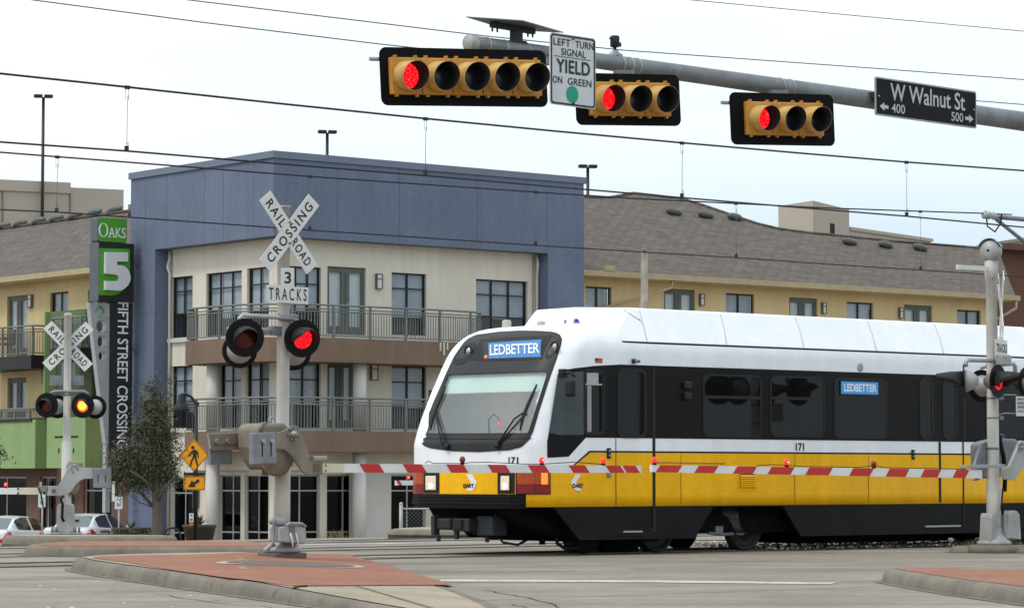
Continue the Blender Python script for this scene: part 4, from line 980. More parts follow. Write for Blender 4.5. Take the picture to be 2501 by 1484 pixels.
t = thing('arrow_sign', 'amber rectangular sign with a black arrow pointing down left, below the diamond', 'sign', PFm.world((q0[0], -.13, q0[1])), R(4)); w_, h_ = q1[0] - q0[0], q1[1] - q0[1]
mb = MB(); mb.pxz(rounded(0, 0, w_, h_, .03), 0, .015, 'warn'); mb.build('plate', t)
mb = MB(); ringfaces(mb, rounded(.014, .014, w_ - .014, h_ - .014, .025), rounded(.03, .03, w_ - .03, h_ - .03, .02), XZ, -.002, -.005, 'letterdark'); mb.build('border', t)
mb = MB(); ar = [(.22, .21), (.40, .70), (.47, .55), (.70, .80), (.76, .60), (.53, .37), (.58, .22)]; mb.sheet([(x * w_, -.004, z * h_) for x, z in ar], 'letterdark'); mb.build('arrow', t)
q0, q1 = pz(449, 1160.5), pz(501, 1153); t = thing('beacon_bar', 'slim black flasher bar between the two amber signs', 'beacon', PFm.world((q0[0], -.15, q0[1])), R(4))
mb = MB(); mb.box((0, 0, 0), (q1[0] - q0[0], .12, q1[1] - q0[1]), 'blackpole'); mb.build('housing', t, .01)
q0, q1 = pz(462, 1282), pz(473, 1252); t = thing('push_button_notice', 'small white and orange notice plate on the lamppost', 'sign', PFm.world((q0[0], -.13, q0[1])), R(4)); w_, h_ = q1[0] - q0[0], q1[1] - q0[1]
mb = MB(); mb.box((0, 0, h_ * .3), (w_, .02, h_), 'signwhite'); mb.box((0, 0, 0), (w_, .03, h_ * .29), 'orange'); mb.build('plate', t)
mb = MB(); mb.sheet([(w_ * (.5 + .22 * math.cos(i * .6)), -.003, h_ * (.82 + .1 * math.sin(i * .6))) for i in range(10)], 'orange'); mb.box((w_ * .2, -.003, h_ * .4), (w_ * .8, -.001, h_ * .55), 'pblue'); mb.build('print', t)
# bike rack hoop
p = at(420, 1314, 90); t = thing('bike_rack', 'black hoop bike rack beside the shop door left of the lamppost', 'bike rack', p); mb = MB()
mb.tube([(-.26, 0, -.5), (-.26, 0, .05)] + [(-.26 * math.cos(R(i * 18)), 0, .08 + .26 * math.sin(R(i * 18))) for i in range(11)] + [(.26, 0, -.5)], .035, 'blackpole', 8); mb.build('hoop', t)
# accessible parking signs
def psign(u0, u1, v0, v1, vb, D, lb):
    o = at((u0 + u1) / 2, vb, D); F_ = Frame(o, 0); t = thing('parking_sign', lb, 'sign', o, 0, 'accessible parking signs'); a_, b_ = F_.xz(u0, v1, 0), F_.xz(u1, v0, 0)
    mb = MB(); mb.cyl((0, .04, -.8), (0, .04, b_[1] - .05), .03, 'galvl', n=8); mb.build('post', t)
    mb = MB(); mb.pxz(rounded(a_[0], a_[1], b_[0], b_[1], .03), 0, .012, 'signwhite'); pl = mb.build('plate', t); w_ = b_[0] - a_[0]; c = (a_[0] + b_[0]) / 2; hz_ = b_[1] - a_[1]
    mb = MB(); mb.box((c - w_ * .26, -.004, a_[1] + hz_ * .24), (c + w_ * .26, -.001, a_[1] + hz_ * .57), 'pblue'); mb.box((c - w_ * .36, -.004, a_[1] + hz_ * .67), (c + w_ * .36, -.001, a_[1] + hz_ * .72), 'pgreen'); mb.build('print', pl)
    mb = MB(); z0 = a_[1] + hz_ * .27
    mb.ring((c - .005, -.008, z0 + .07), (0, 1, 0), .055, .012, 'signwhite', 14); mb.box((c - .02, -.012, z0 + .06), (c + .01, -.006, z0 + .19), 'signwhite'); mb.box((c - .01, -.0125, z0 + .08), (c + .06, -.0065, z0 + .1), 'signwhite'); mb.sphere((c - .01, -.008, z0 + .215), .022, 'signwhite', 8, (1, .3, 1)); mb.build('wheelchair_symbol', pl)
psign(93, 111, 1206, 1237, 1320, 95, 'accessible parking sign on a post behind the left crossing gate arm')
psign(280, 299, 1211, 1242, 1320, 95, 'accessible parking sign on a post right of the white saloon')

# ---------------------------------------------------------------- parked cars
def car(lb, loc, rz):
    t = thing('parked_car', lb, 'car', loc, rz, 'white cars parked by the left wing'); Lc, Wc = 5.05, 1.86
    # body: cross sections along x (x forward, rear at 0)
    secs = []
    for x, zb, zt, wd in ((0, .38, .92, 1.50), (.05, .30, 1.0, 1.66), (.25, .24, 1.045, 1.80), (.75, .22, 1.06, 1.86), (1.5, .22, 1.02, 1.88), (2.6, .22, .99, 1.88), (3.5, .22, .97, 1.86), (4.3, .24, .90, 1.82), (4.8, .28, .78, 1.66), (5.02, .36, .62, 1.40)):
        h = wd / 2; secs.append([(x, y, z) for y, z in ((-h * .86, zb), (-h, zb + .14), (-h * 1.0, .62 if zt > .7 else .5), (-h * .97, zt - .06), (-h * .86, zt), (0, zt + .015), (h * .86, zt), (h * .97, zt - .06), (h, .62 if zt > .7 else .5), (h, zb + .14), (h * .86, zb))])
    mb = MB(); n = 11; vs = [p for s in secs for p in s]
    mb.add(vs, [(j * n + i, j * n + i + 1, (j + 1) * n + i + 1, (j + 1) * n + i) for j in range(len(secs) - 1) for i in range(n - 1)] + [(j * n, (j + 1) * n, (j + 1) * n + n - 1, j * n + n - 1) for j in range(len(secs) - 1)], 'carwhite', True)
    mb.add(secs[0], [tuple(range(n))], 'carwhite'); mb.add(secs[-1], [tuple(range(n))[::-1]], 'carwhite'); b_ = mb.build('body', t)
    # cabin: glass house with painted roof and pillars
    st = [(.62, 1.045, 1.36), (1.25, 1.40, 1.16), (1.75, 1.475, 1.12), (2.5, 1.465, 1.12), (3.0, 1.38, 1.16), (3.75, .97, 1.46)]
    def gz(x):
        for (a, za, wa), (b, zb2, wb) in zip(st, st[1:]):
            if x <= b: k = (x - a) / (b - a); k2 = k; return za + (zb2 - za) * k2, wa + (wb - wa) * k2
        return st[-1][1:]
    xs = [.62 + (3.75 - .62) * i / 24 for i in range(25)]
    glass = MB(); roof = MB(); rv = []
    for x in xs:
        z, wd = gz(x); rv.append([(x, -.80, 1.0), (x, -wd / 2 - .02, z - .03), (x, -wd / 2 + .07, z), (x, 0, z + .03), (x, wd / 2 - .07, z), (x, wd / 2 + .02, z - .03), (x, .80, 1.0)])
    for a, b in zip(rv, rv[1:]):
        x = (a[0][0] + b[0][0]) / 2
        for i in range(6):
            q = [a[i], a[i + 1], b[i + 1], b[i]]; side = i in (0, 5)
            if side: g = 1.12 < x < 3.5 and not (2.2 < x < 2.3); 
            else: g = x < 1.22 or x > 3.05
            if side and g:
                (glass).sheet(q, 'carglass')
            elif g and i in (2, 3): glass.sheet(q, 'cargloss')
            else: roof.sheet(q, 'carwhite')
    rf = roof.build('roof', t); glass.build('window_glass', t)
    for s in (-1, 1):
        mb = MB(); mb.prism([(-.012, .56), (-.012, .72), (.05, .9), (.22, 1.0), (.5, .80), (.58, .66), (.40, .58)], lambda p, tt: V((p[0], s * tt, p[1])), .60, .935, 'cartail'); mb.build('tail_light', t, .02)
        mb = MB(); mb.sphere((3.35, s * 1.0, 1.03), .11, 'carwhite', 12, (.8, 1, .75)); mb.build('wing_mirror', t)
        for x in (1.05, 3.95):
            mb = MB(); mb.lathe((x, s * .72, .33), (0, s, 0), [(.2, 0), (.33, .02), (.33, .19), (.2, .215), (.19, .2), (0.01, .19)], 'tyre', 22); wh = mb.build('wheel', t)
            mb = MB(); mb.lathe((x, s * .72, .33), (0, s, 0), [(.19, .205), (.16, .222), (.05, .228), (.01, .23)], 'carsilver', 18); mb.build('rim', wh)
    mb = MB(); mb.box((-.03, -.8, .34), (.10, .8, .58), 'carwhite'); mb.build('bumper', t, .05)
    mb = MB(); mb.box((-.022, -.17, .68), (-.012, .17, .80), 'signwhite'); mb.build('number_plate', t)
    mb = MB(); mb.box((.9, -.12, 1.19), (.96, .35, 1.30), 'dark'); mb.build('rear_tray', t)
    return t
p = at(158, 1300, 97); car('white saloon with red triangular tail lights parked behind the left crossing mast', (p.x, p.y, -1.58), R(76))
p = at(-44, 1300, 95); car('silvery white coupe half out of frame at the left edge', (p.x, p.y, -1.63), R(75))
# long planter box by the blue pier
p = at(318, 1302, 94); t = thing('planter_box', 'long brown planter with ground cover at the foot of the blue pier', 'planter', p, A); mb = MB(); mb.box((-1.1, -.5, -.9), (1.2, .5, 0), 'pot'); mb.build('box', t, .03)
mb = MB(); rs = random.Random(8)
for i in range(260):
    c_ = V((rs.uniform(-1.05, 1.15), rs.uniform(-.45, .45), rs.uniform(0, .08))); a = rs.uniform(0, 6.28); mb.add([c_, c_ + V((.06 * math.cos(a), .06 * math.sin(a), .04)), c_ + V((.03 * math.cos(a + 1), .03 * math.sin(a + 1), .07))], [(0, 1, 2)], 'soil')
tag(mb.build('ground_cover', t), kind='stuff')

# wooden utility pole, chain link fence
o = at(1573, 1162, 82); o.z = -1.6; t = thing('utility_pole', 'weathered grey wooden pole standing behind the white vehicle roof', 'utility pole', o)
mb = MB(); h = at(1573, 612, 82).z + 1.6; mb.cyl((0, 0, 0), (.02, 0, h), .17, 'wood', .10, 14); mb.build('pole', t)
mb = MB(); mb.cyl((0, -.1, h - .02), (0, -.24, h - .02), .03, 'galv'); mb.sphere((0, -.26, h), .06, 'galv', 10); mb.build('insulator', t)
o = at(979, 1308, 75); t = thing('chain_link_fence', 'short chain link fence with grey posts left of the vehicle coupler', 'fence', o, R(-8)); h = at(979, 1230, 75).z - o.z
mb = MB(); mb.cyl((0, 0, -.4), (0, 0, h), .05, 'galvl', n=10); mb.sphere((0, 0, h), .055, 'galvl', 10); mb.build('post', t)
mb = MB(); mb.cyl((2.6, 0, -.4), (2.6, 0, h), .05, 'galvl', n=10); mb.build('post', t)
mb = MB(); mb.tube([(0, 0, h - .12), (2.6, 0, h - .12)], .022, 'galvl', 8); mb.build('top_rail', t)
mb = MB()
for i in range(-12, 28):
    for s in (1, -1):
        x0 = i * .1; x1 = x0 + s * (h - .12); a, b = (x0, 0.0), (x1, h - .12)
        lo, hi = 0, 1
        tt = [0, 1]
        if x1 != x0:
            t0, t1 = (0 - x0) / (x1 - x0), (2.6 - x0) / (x1 - x0); tt = [max(0, min(t0, t1)), min(1, max(t0, t1))]
        if tt[1] - tt[0] > .02: mb.tube([(x0 + (x1 - x0) * k, 0, (h - .12) * k) for k in tt], .0035, 'mesh', 4)
mb.build('mesh', t)
# ---------------------------------------------------------------- light rail vehicle
VW, VL = 2.75, 26.0
tr = thing('light_rail_train', 'white, yellow and black light rail vehicle crossing the road with its headlights on', 'train', TO, A)
FZ = [(.6, 0), (1.3, 0), (1.5, .0), (1.7, .0), (1.9, .065), (2.1, .145), (2.5, .335), (2.9, .55), (3.06, .645), (3.2, .745), (3.3, .83), (3.4, .94), (3.48, 1.09), (3.53, 1.30), (3.56, 1.62), (3.58, 2.3)]
def fz(z):
    for (a, xa), (b, xb) in zip(FZ, FZ[1:]):
        if z <= b: t = (z - a) / (b - a); return xa + (xb - xa) * max(t, 0)
    return FZ[-1][1]
def gz_(z): return 0 if z <= 3.09 else .50 - math.sqrt(max(0, .50 ** 2 - (z - 3.09) ** 2))
def front(y, z, off=0):
    g = gz_(z); half = VW / 2 - g; k = max(-1, min(1, (y - VW / 2) / half)); d = half - abs(y - VW / 2); x = -.05 + fz(z) + .11 * k * k - .26 * y / VW
    rc = .40
    if d < rc: d = max(d, 0); x += rc - math.sqrt(rc * rc - (rc - d) ** 2)
    return V((min(x, 1.93) - off, y, z))
def fpx(u, v, off=0, it=40):
    """the point of the nose that shows at a pixel"""
    o, r = TF.loc(EYE), ray(u, v); r = V((r.dot(TF.x), r.dot(TF.y), r.z)); lo, hi = 38.0, 50.0
    f = lambda k: (o + r * k).x - front((o + r * k).y, (o + r * k).z).x
    for _ in range(it):
        m = (lo + hi) / 2
        if f(m) < 0: lo = m
        else: hi = m
    p = o + r * lo; return p.y, p.z
def spx(u, v, y=0.0): return TF.xz(u, v, y)
# shell: slices from the yellow waist up to the roof; the nose is left open where the windscreen sits
MASK = [(1030.7, 1077.6), (1033, 1062), (1045, 1022), (1062, 980), (1080, 940), (1093, 909.6), (1110.5, 872), (1133, 839), (1145, 828), (1163, 819), (1218, 811.5), (1268.5, 808.5), (1318.7, 809), (1353.8, 811.5), (1366, 817), (1371.9, 826.8), (1371, 839), (1358.8, 877), (1338.7, 932), (1316, 1002), (1301, 1052.6), (1291, 1072.6), (1273.5, 1088.9), (1243.4, 1096.5), (1168, 1100.7), (1105.5, 1099), (1055, 1092.7), (1037.7, 1086.4)]
GLASS = [(1044, 1058), (1095.4, 914.6), (1340, 906), (1292, 1057.6)]
PC = (1190, 985)
def outline_at(poly, th, c=PC):
    """distance from the centre to an outline, along an angle"""
    dx, dy = math.cos(th), math.sin(th); best = None
    for (x0, y0), (x1, y1) in zip(poly, poly[1:] + poly[:1]):
        ex, ey = x1 - x0, y1 - y0; den = dx * ey - dy * ex
        if abs(den) < 1e-9: continue
        t = ((x0 - c[0]) * ey - (y0 - c[1]) * ex) / den; q = ((x0 - c[0]) * dy - (y0 - c[1]) * dx) / den
        if t > 0 and -1e-6 <= q <= 1 + 1e-6 and (best is None or t < best): best = t
    return best
def proj(p):
    w_ = TF.world(p) - EYE; c_, s_ = math.cos(PITCH), math.sin(PITCH); d = w_.y * c_ + w_.z * s_
    return 1250 + FPX * w_.x / d, 742 - FPX * (w_.z * c_ - w_.y * s_) / d
def in_mask(p, shrink=2.5):
    u, v = proj(p); return math.hypot(u - PC[0], v - PC[1]) < outline_at(MASK, math.atan2(v - PC[1], u - PC[0])) - shrink
zs = [.74, .92, 1.1, 1.32, 1.5, 1.565, 1.62, 1.68, 1.74, 1.79, 1.84, 1.9, 2.0, 2.1, 2.2, 2.3, 2.4, 2.5, 2.6, 2.7, 2.78, 2.86, 2.94, 3.02, 3.09, 3.14, 3.2, 3.245, 3.25, 3.31, 3.36, 3.41, 3.45, 3.485, 3.515, 3.54, 3.562, 3.58]
nf = 26; ZSH = 3.245
def slice_(z):
    g = gz_(z); ys = [g, g + .01, g + .03, g + .07, g + .12]; a, b = g + .17, VW - g - .17
    ys += [a + (b - a) * i / nf for i in range(nf + 1)]; ys += [VW - q for q in ys[:5][::-1]]
    pts = [front(y, z) for y in ys]; xe = VL if z <= ZSH else 1.95
    return [V((xe, g, z)), V((min(pts[0].x + 1.2, xe - .01), g, z))] + pts + [V((min(pts[-1].x + 1.2, xe - .01), VW - g, z)), V((xe, VW - g, z))]
S = [slice_(z) for z in zs]; n = len(S[0]); mb = MB(); nl_ = zs.index(ZSH)
for j in range(len(zs) - 1):
    zm = (zs[j] + zs[j + 1]) / 2; m = 'tyellow' if zm < 1.32 else 'white'
    for i in range(n - 1):
        q = [S[j][i], S[j][i + 1], S[j + 1][i + 1], S[j + 1][i]]
        if j == nl_ and i in (0, n - 2): continue
        if 2 <= i < n - 3 and 1.6 < zm < 3.45 and all(in_mask(p) for p in q): continue
        mb.add(q, [(0, 1, 2, 3)], m, True)
mb.add(S[-1], [tuple(range(n))], 'white'); mb.add(S[0], [tuple(range(n))[::-1]], 'under')
nl = zs.index(ZSH) + 1; nu = len(zs) - nl
mb.add([S[j][0] for j in range(nl)] + [S[j][-1] for j in range(nl)], [(j, j + 1, nl + j + 1, nl + j) for j in range(nl - 1)], 'tblack')
mb.add([S[j][0] for j in range(nl, len(zs))] + [S[j][-1] for j in range(nl, len(zs))], [(j, j + 1, nu + j + 1, nu + j) for j in range(nu - 1)], 'white')
q = S[nl - 1]; mb.sheet([V((1.9, q[0].y, ZSH)), V((VL, q[0].y, ZSH)), V((VL, q[-1].y, ZSH)), V((1.9, q[-1].y, ZSH))], 'white')
body = mb.build('body', tr)
# flat bands on the near side (and on the far side)
def side_poly(px, y, m, name, parent=body, t=.006, far=False):
    q = [spx(u, v) for u, v in px]; mb = MB(); mb.pxz(q, -y, -y + t, m)
    return mb.build(name, parent)
zb = {k: z for k, z in (('yt', 1.56), ('wt', 1.785), ('bt', 2.91))}
def s_at(u, z): return TF.hit(u, HZ - (z - CAMH) * 158, y=0).x
px_yel = [(1394, 1158), (1441, 1106)]; a_, b_ = spx(*px_yel[0]), spx(*px_yel[1])
for yy, s in ((-.0045, 1), (VW + .0045, -1)):
    mb = MB(); mb.pxz([(a_[0], 1.318), (b_[0], zb['yt']), (VL, zb['yt']), (VL, 1.318)], yy, yy + s * .004, 'tyellow'); mb.build('yellow_band', body)
    mb = MB(); mb.pxz([(a_[0] - .03, 1.318), (b_[0] - .02, zb['yt'] + .028), (VL, zb['yt'] + .028), (VL, zb['yt']), (b_[0], zb['yt']), (a_[0], 1.318)], yy - s * .001, yy + s * .003, 'gap'); mb.build('pinstripe', body)
bp_ = [(1366, 909), (1371, 904), (1400, 899), (1450, 893), (1512, 889)]
q = [spx(u, v) for u, v in bp_]; q = [(x, min(z, zb['bt'])) for x, z in q]
low = [spx(u, v) for u, v in ((1319, 1078), (1319, 1098), (1325, 1111), (1337, 1117), (1388, 1114), (1430, 1069))]
poly = q + [(q[-1][0] + .3, zb['bt']), (VL, zb['bt']), (VL, zb['wt'])] + [(low[-1][0], zb['wt'])] + [p for p in low[:-1]][::-1]
poly = [(max(x, .42), z) for x, z in poly]
for yy, s in ((-.006, 1), (VW + .006, -1)):
    mb = MB(); mb.pxz(poly, yy, yy + s * .005, 'tblack'); mb.build('window_band', body)
def srect(u0, u1, v0, v1, r, y, t, m, name, parent=body, n=5):
    (x0, _), (x1, _) = spx(u0, (v0 + v1) / 2, y), spx(u1, (v0 + v1) / 2, y); uc = (u0 + u1) / 2
    z0, z1 = spx(uc, v1, y)[1], spx(uc, v0, y)[1]; mb = MB(); mb.pxz(rounded(x0, z0, x1, z1, r, n), y, y + t, m); return mb.build(name, parent), (x0, x1, z0, z1)
def frame_rect(e, r, w_, y, t, m, name, parent):
    mb = MB(); ringfaces(mb, rounded(e[0] - w_, e[2] - w_, e[1] + w_, e[3] + w_, r + w_), rounded(*[e[0], e[2], e[1], e[3]], r), XZ, y, y + t, m); return mb.build(name, parent)
# passenger windows
for u0, u1, v0, v1, split in ((1720, 1856, 919, 1062, .36), (1884, 2010, 923, 1062, .36), (2040, 2164, 928, 1066, None), (2410, 2500, 928, 1064, .36), (2530, 2650, 930, 1064, .36)):
    w1_, e = srect(u0, u1, v0, v1, .09, -.0075, .004, 'tglass', 'window'); frame_rect(e, .09, .035, -.013, .008, 'tseal', 'frame', w1_)
    if split:
        z = e[3] - (e[3] - e[2]) * split; mb = MB(); mb.box((e[0], -.014, z - .02), (e[1], -.006, z + .02), 'tseal'); mb.box((e[0] + .03, -.016, z + .022), (e[1] - .03, -.009, z + .028), 'mask'); mb.build('glazing_bar', w1_)
# doors: leaf windows, gaps, step plates
for u0, u1, v0, v1, r in ((1512, 1572, 906, 1062, .09), (2249, 2274, 926, 1070, .13), (2305, 2332, 930, 1070, .13)):
    w1_, e = srect(u0, u1, v0, v1, r, -.0075, .004, 'tglass', 'door_window'); frame_rect(e, r, .045, -.016, .011, 'tseal', 'frame', w1_)
for u, wd, z0, z1, m in ((1596, .055, .34, 2.9, 'tseal'), (1503, .010, .76, 1.78, 'gap'), (2294, .05, .76, 1.78, 'gap'), (2351, .03, .34, 2.9, 'tseal'), (2353, .09, 1.79, 2.9, 'tseal')):
    x = s_at(u, 1.5); mb = MB(); mb.box((x - wd / 2, -.010, z0), (x + wd / 2, -.0065, z1), m); mb.build('door_gap', body)
for u, z0, z1 in ((1662, .76, 1.55), (1940, .76, 1.55), (2120, .76, 1.55)):
    x = s_at(u, 1.2); mb = MB(); mb.box((x - .004, -.0092, z0), (x + .004, -.0005, z1), 'seam'); mb.build('panel_seam', body)
# skirt with bogie openings, on both sides
def xs(u, v): return spx(u, v)[0]
zsk = .235
x0 = xs(1352, 1243); x1 = xs(1417, 1312)
op = [(xs(1696, 1313), xs(1744, 1229), xs(1911, 1229), xs(1956, 1310))]
bog2 = 14.2
for yy, s in ((0.0, 1), (VW, -1)):
    o = op[0]
    segs = [[(x0, .738), (x1, zsk), (o[0], zsk), (o[1], .738)], [(o[2], .738), (o[3], zsk), (11.1, zsk), (11.6, .738)], [(14.4, .738), (14.9, zsk), (20, zsk), (VL, zsk), (VL, .738)]]
    for sg in segs:
        mb = MB(); mb.pxz(sg, yy + s * .004, yy + s * .05, 'skirt'); sk = mb.build('skirt', tr)
    if s > 0:
        mb = MB(); xa, xb = xs(1508, 1290), xs(1598, 1290)
        mb.tube([(xa, -.0, .36), (xa + .06, -.0, .30), (xb - .14, -.0, .30), (xb - .05, -.0, .36), (xb, -.0, .48), (xb, -.0, .735)], .012, 'tseal', 5); mb.build('door_outline', tr)
        for ua, ub, v in ((1521, 1566, 1297), (2258, 2343, 1284)):
            (xa, za), (xb, zb_) = spx(ua, v), spx(ub, v); mb = MB(); mb.box((xa, -.03, za - .015), (xb, .003, za + .012), 'alu'); mb.build('step_edge', tr)
mb = MB(); mb.box((o[1] - .4, -.008, .725), (o[2] + 2.1, .01, .735), 'gap'); mb.build('panel_gap', body)
# nose underside and undergear
mb = MB()
mb.prism([(.05, .738), (.15, .60), (.35, .45), (.8, .32), (1.3, .20), (2.75, .20), (2.8, .30), (26, .26), (26, .738)], lambda p, t: V((p[0], t, p[1])), .28, VW - .28, 'under'); mb.build('underframe', tr)
mb = MB(); mb.prism([(.62, .735), (1.22, .24), (1.6, .24), (1.6, .735)], lambda p, t: V((p[0], t, p[1])), .06, .27, 'under'); mb.build('underframe', tr)
def wheelset(x, name='wheel'):
    for y, s in ((.66, -1), (.66 + 1.435, 1)):
        mb = MB(); mb.lathe((x, y, .355), (0, s, 0), [(.06, -.02), (.36, -.02), (.385, 0), (.355, .02), (.345, .12), (.31, .13), (.29, .08), (.15, .06), (.13, .14), (.05, .15), (.005, .15)], 'wheel', 36); mb.build('wheel', tr)
for x in (3.12, 5.04, 12.0, 13.9): wheelset(x)
mb = MB(); mb.lathe((1.62, .66, .355), (0, -1, 0), [(.36, -.02), (.385, 0), (.355, .02), (.345, .12), (.05, .12)], 'wheel', 36); mb.build('wheel', tr)
def bogie(xa, xb):
    mb = MB()
    mb.pxz([(xa - .45, .62), (xa - .2, .70), (xb + .2, .70), (xb + .45, .62), (xb + .3, .48), (xa + .35, .42), (xa - .3, .48)], .42, .54, 'steel'); mb.build('bogie_frame', tr)
bogie(3.12, 5.04); bogie(12.0, 13.9)
# bracket and brake gear showing in the opening
bq = [(1762, 1236), (1800, 1236), (1801, 1262), (1806, 1284), (1818, 1300), (1810, 1306), (1796, 1304), (1788, 1285), (1775, 1262), (1762, 1254)]
mb = MB(); mb.pxz([spx(u, v, .3) for u, v in bq], .28, .33, 'steel'); mb.build('brake_bracket', tr)
p0, p1 = spx(1742, 1303, .3), spx(1760, 1283, .3); mb = MB(); mb.box((p0[0], .24, p0[1]), (p1[0], .36, p1[1]), 'galv'); mb.build('junction_box', tr, .01)
mb = MB(); q = [spx(u, v, .28) for u, v in ((1730, 1300), (1760, 1304), (1790, 1302))]; mb.tube([(x, .28, z) for x, z in q], .025, 'galv', 8); mb.build('brake_pipe', tr)
mb = MB(); mb.box((6.2, .5, .10), (9.8, 2.2, .27), 'under'); mb.build('equipment_box', tr, .02)
mb = MB(); mb.box((10.1, .35, .14), (11.2, 2.3, .3), 'under'); mb.build('equipment_box', tr, .02)
mb = MB(); mb.box((2.0, .5, .03), (2.7, .7, .26), 'under'); mb.build('track_brake', tr, .02)
mb = MB(); mb.tube([(1.0, .5, .35), (1.02, .48, .18), (1.15, .45, .10), (1.35, .45, .10), (1.45, .5, .2)], .03, 'tseal', 8); mb.build('cable_loop', tr)
# yellow panel steps
# front: mask, windscreen, bumper, lamps
YG0, YG1 = .15, VW - .15
def radial(o1, o2, k, off, m, name, nth=150, sm=True, parent=None, thick=0):
    """strip between two pixel outlines of the nose (o2 None: filled to the centre)"""
    mb = MB(); rows = []
    for j in range(k + 1):
        t = j / k; row = []
        for i in range(nth):
            th = 2 * math.pi * i / nth; r1 = outline_at(o1, th); r2 = outline_at(o2, th) if o2 else 0.0
            r = r1 + (r2 - r1) * t; row.append(front(*fpx(PC[0] + r * math.cos(th), PC[1] + r * math.sin(th)), off))
        rows.append(row)
    vs = [p for r in rows for p in r]
    mb.add(vs, [(j * nth + i, j * nth + (i + 1) % nth, (j + 1) * nth + (i + 1) % nth, (j + 1) * nth + i) for j in range(k) for i in range(nth)], m, sm)
    return mb.build(name, parent)
def grow(poly, d, c=PC):
    return [(x + d * (x - c[0]) / math.hypot(x - c[0], y - c[1]), y + d * (y - c[1]) / math.hypot(x - c[0], y - c[1])) for x, y in poly]
msk = radial(MASK, GLASS, 18, .011, 'mask', 'front_mask', parent=tr)
radial(grow(MASK, 2.2), grow(MASK, -1), 1, .0105, 'tseal', 'mask_edge', parent=msk)
radial(grow(GLASS, 1.5), None, 6, .005, 'windscreen', 'windscreen', parent=tr)
radial(grow(GLASS, 3.5), grow(GLASS, -1.5), 1, .013, 'tseal', 'windscreen_seal', parent=msk)
low_ = [(1034, 1062), (1044, 1060.5), (1292, 1060), (1299, 1058)]
mb = MB(); mb.tube([front(*fpx(1036 + (1298 - 1036) * i / 24, 1069.5 + 1.5 * math.sin(math.pi * i / 24)), .009) for i in range(25)], .008, 'tseal', 5); mb.build('mask_seam', msk)
# cab inside: floor, bulkhead with windows, desk, roller shade, control lamp
mb = MB(); mb.box((.9, .25, 1.30), (2.6, VW - .25, 1.36), 'cabdark'); mb.box((.35, .25, 1.36), (1.0, VW - .25, 1.86), 'cabdark'); mb.build('driver_desk', tr)
mb = MB(); bx_ = 2.55
wall_with_holes(mb, lambda a, z, d=0: V((bx_ + d * -1, a, z)), .15, VW - .15, 1.36, 3.0, [(.9, 1.20, 2.02, 2.50), (1.55, 1.78, 2.02, 2.50), (1.86, 2.2, 2.02, 2.5)], 'bulk', .05)
mb.build('bulkhead', tr)
mb = MB(); mb.box((bx_ + .3, .05, 1.9), (bx_ + .32, VW - .05, 2.6), 'dayglow'); mb.build('saloon_daylight_sheet', tr)  # glowing sheet stands in for daylight from the far side windows
mb = MB(); mb.box((1.0, .06, 2.93), (2.6, VW - .06, 2.96), 'cabgrey'); mb.build('cab_ceiling', tr)
mb = MB(); mb.box((1.5, .9, 2.915), (2.3, 1.8, 2.928), 'cabfill'); mb.build('cab_fill_light', tr)  # added glow that brightens the cab inside
mb = MB(); mb.box((2.62, .9, 2.88), (2.8, 1.8, 2.9), 'cabfill'); mb.build('cab_fill_light', tr)  # second added glow, behind the bulkhead
mb = MB(); k = 12
for i in range(k):
    y0, y1 = YG0 - .02 + (YG1 - YG0 + .04) * i / k, YG0 - .02 + (YG1 - YG0 + .04) * (i + 1) / k
    mb.sheet([front(y0, 2.88, -.06), front(y1, 2.88, -.06), front(y1, 2.50, -.05), front(y0, 2.50, -.05)], 'shade')
    mb.sheet([front(y0, 2.50, -.04), front(y1, 2.50, -.04), front(y1, 2.475, -.04), front(y0, 2.475, -.04)], 'signwhite')
mb.build('sun_shade', tr)
mb = MB(); mb.tube([(1.0, 2.12, 1.86), (.95, 2.08, 2.08), (.95, 1.95, 2.17), (.95, 1.85, 2.12), (.95, 1.78, 2.05)], .012, 'cabdark', 6); mb.sphere((.93, 1.77, 2.03), .03, 'smalllit', 10); mb.build('desk_lamp', tr)
# destination box recessed look: dark surround, blue blind, lettering
def fquad(px, off, m, name, parent, k=8):
    """px: TL TR BR BL"""
    c = [fpx(*p) for p in px]; mb = MB(); g = []
    for j in range(k + 1):
        for i in range(k + 1):
            s_, t_ = i / k, j / k; y = (c[0][0] * (1 - s_) + c[1][0] * s_) * (1 - t_) + (c[3][0] * (1 - s_) + c[2][0] * s_) * t_; z = (c[0][1] * (1 - s_) + c[1][1] * s_) * (1 - t_) + (c[3][1] * (1 - s_) + c[2][1] * s_) * t_
            g.append(front(y, z, off))
    mb.add(g, [(j * (k + 1) + i, j * (k + 1) + i + 1, (j + 1) * (k + 1) + i + 1, (j + 1) * (k + 1) + i) for j in range(k) for i in range(k)], m); return mb.build(name, parent)
def ftext(body_, px, off, m, name, parent, bold=.0, spc=1.0):
    c = [fpx(*p) for p in px]     # TL TR BR BL
    def fn(s_, b):
        t_ = 1 - b; y = (c[0][0] * (1 - s_) + c[1][0] * s_) * (1 - t_) + (c[3][0] * (1 - s_) + c[2][0] * s_) * t_; z = (c[0][1] * (1 - s_) + c[1][1] * s_) * (1 - t_) + (c[3][1] * (1 - s_) + c[2][1] * s_) * t_
        return front(y, z, off)
    mb = MB(); mb.text(body_, fn, m, bold, spc); return mb.build(name, parent)
hood_ = fquad([(1177, 829), (1351, 818), (1324, 877), (1149, 880)], .016, 'tseal', 'sign_recess', msk)
fr = fquad([(1182, 834), (1329, 826), (1328, 876), (1186, 880)], .021, 'mask', 'sign_frame', msk)
bl_ = fquad([(1197, 837), (1325, 829), (1325, 871), (1197, 875)], .030, 'signblue', 'destination_blind', msk)
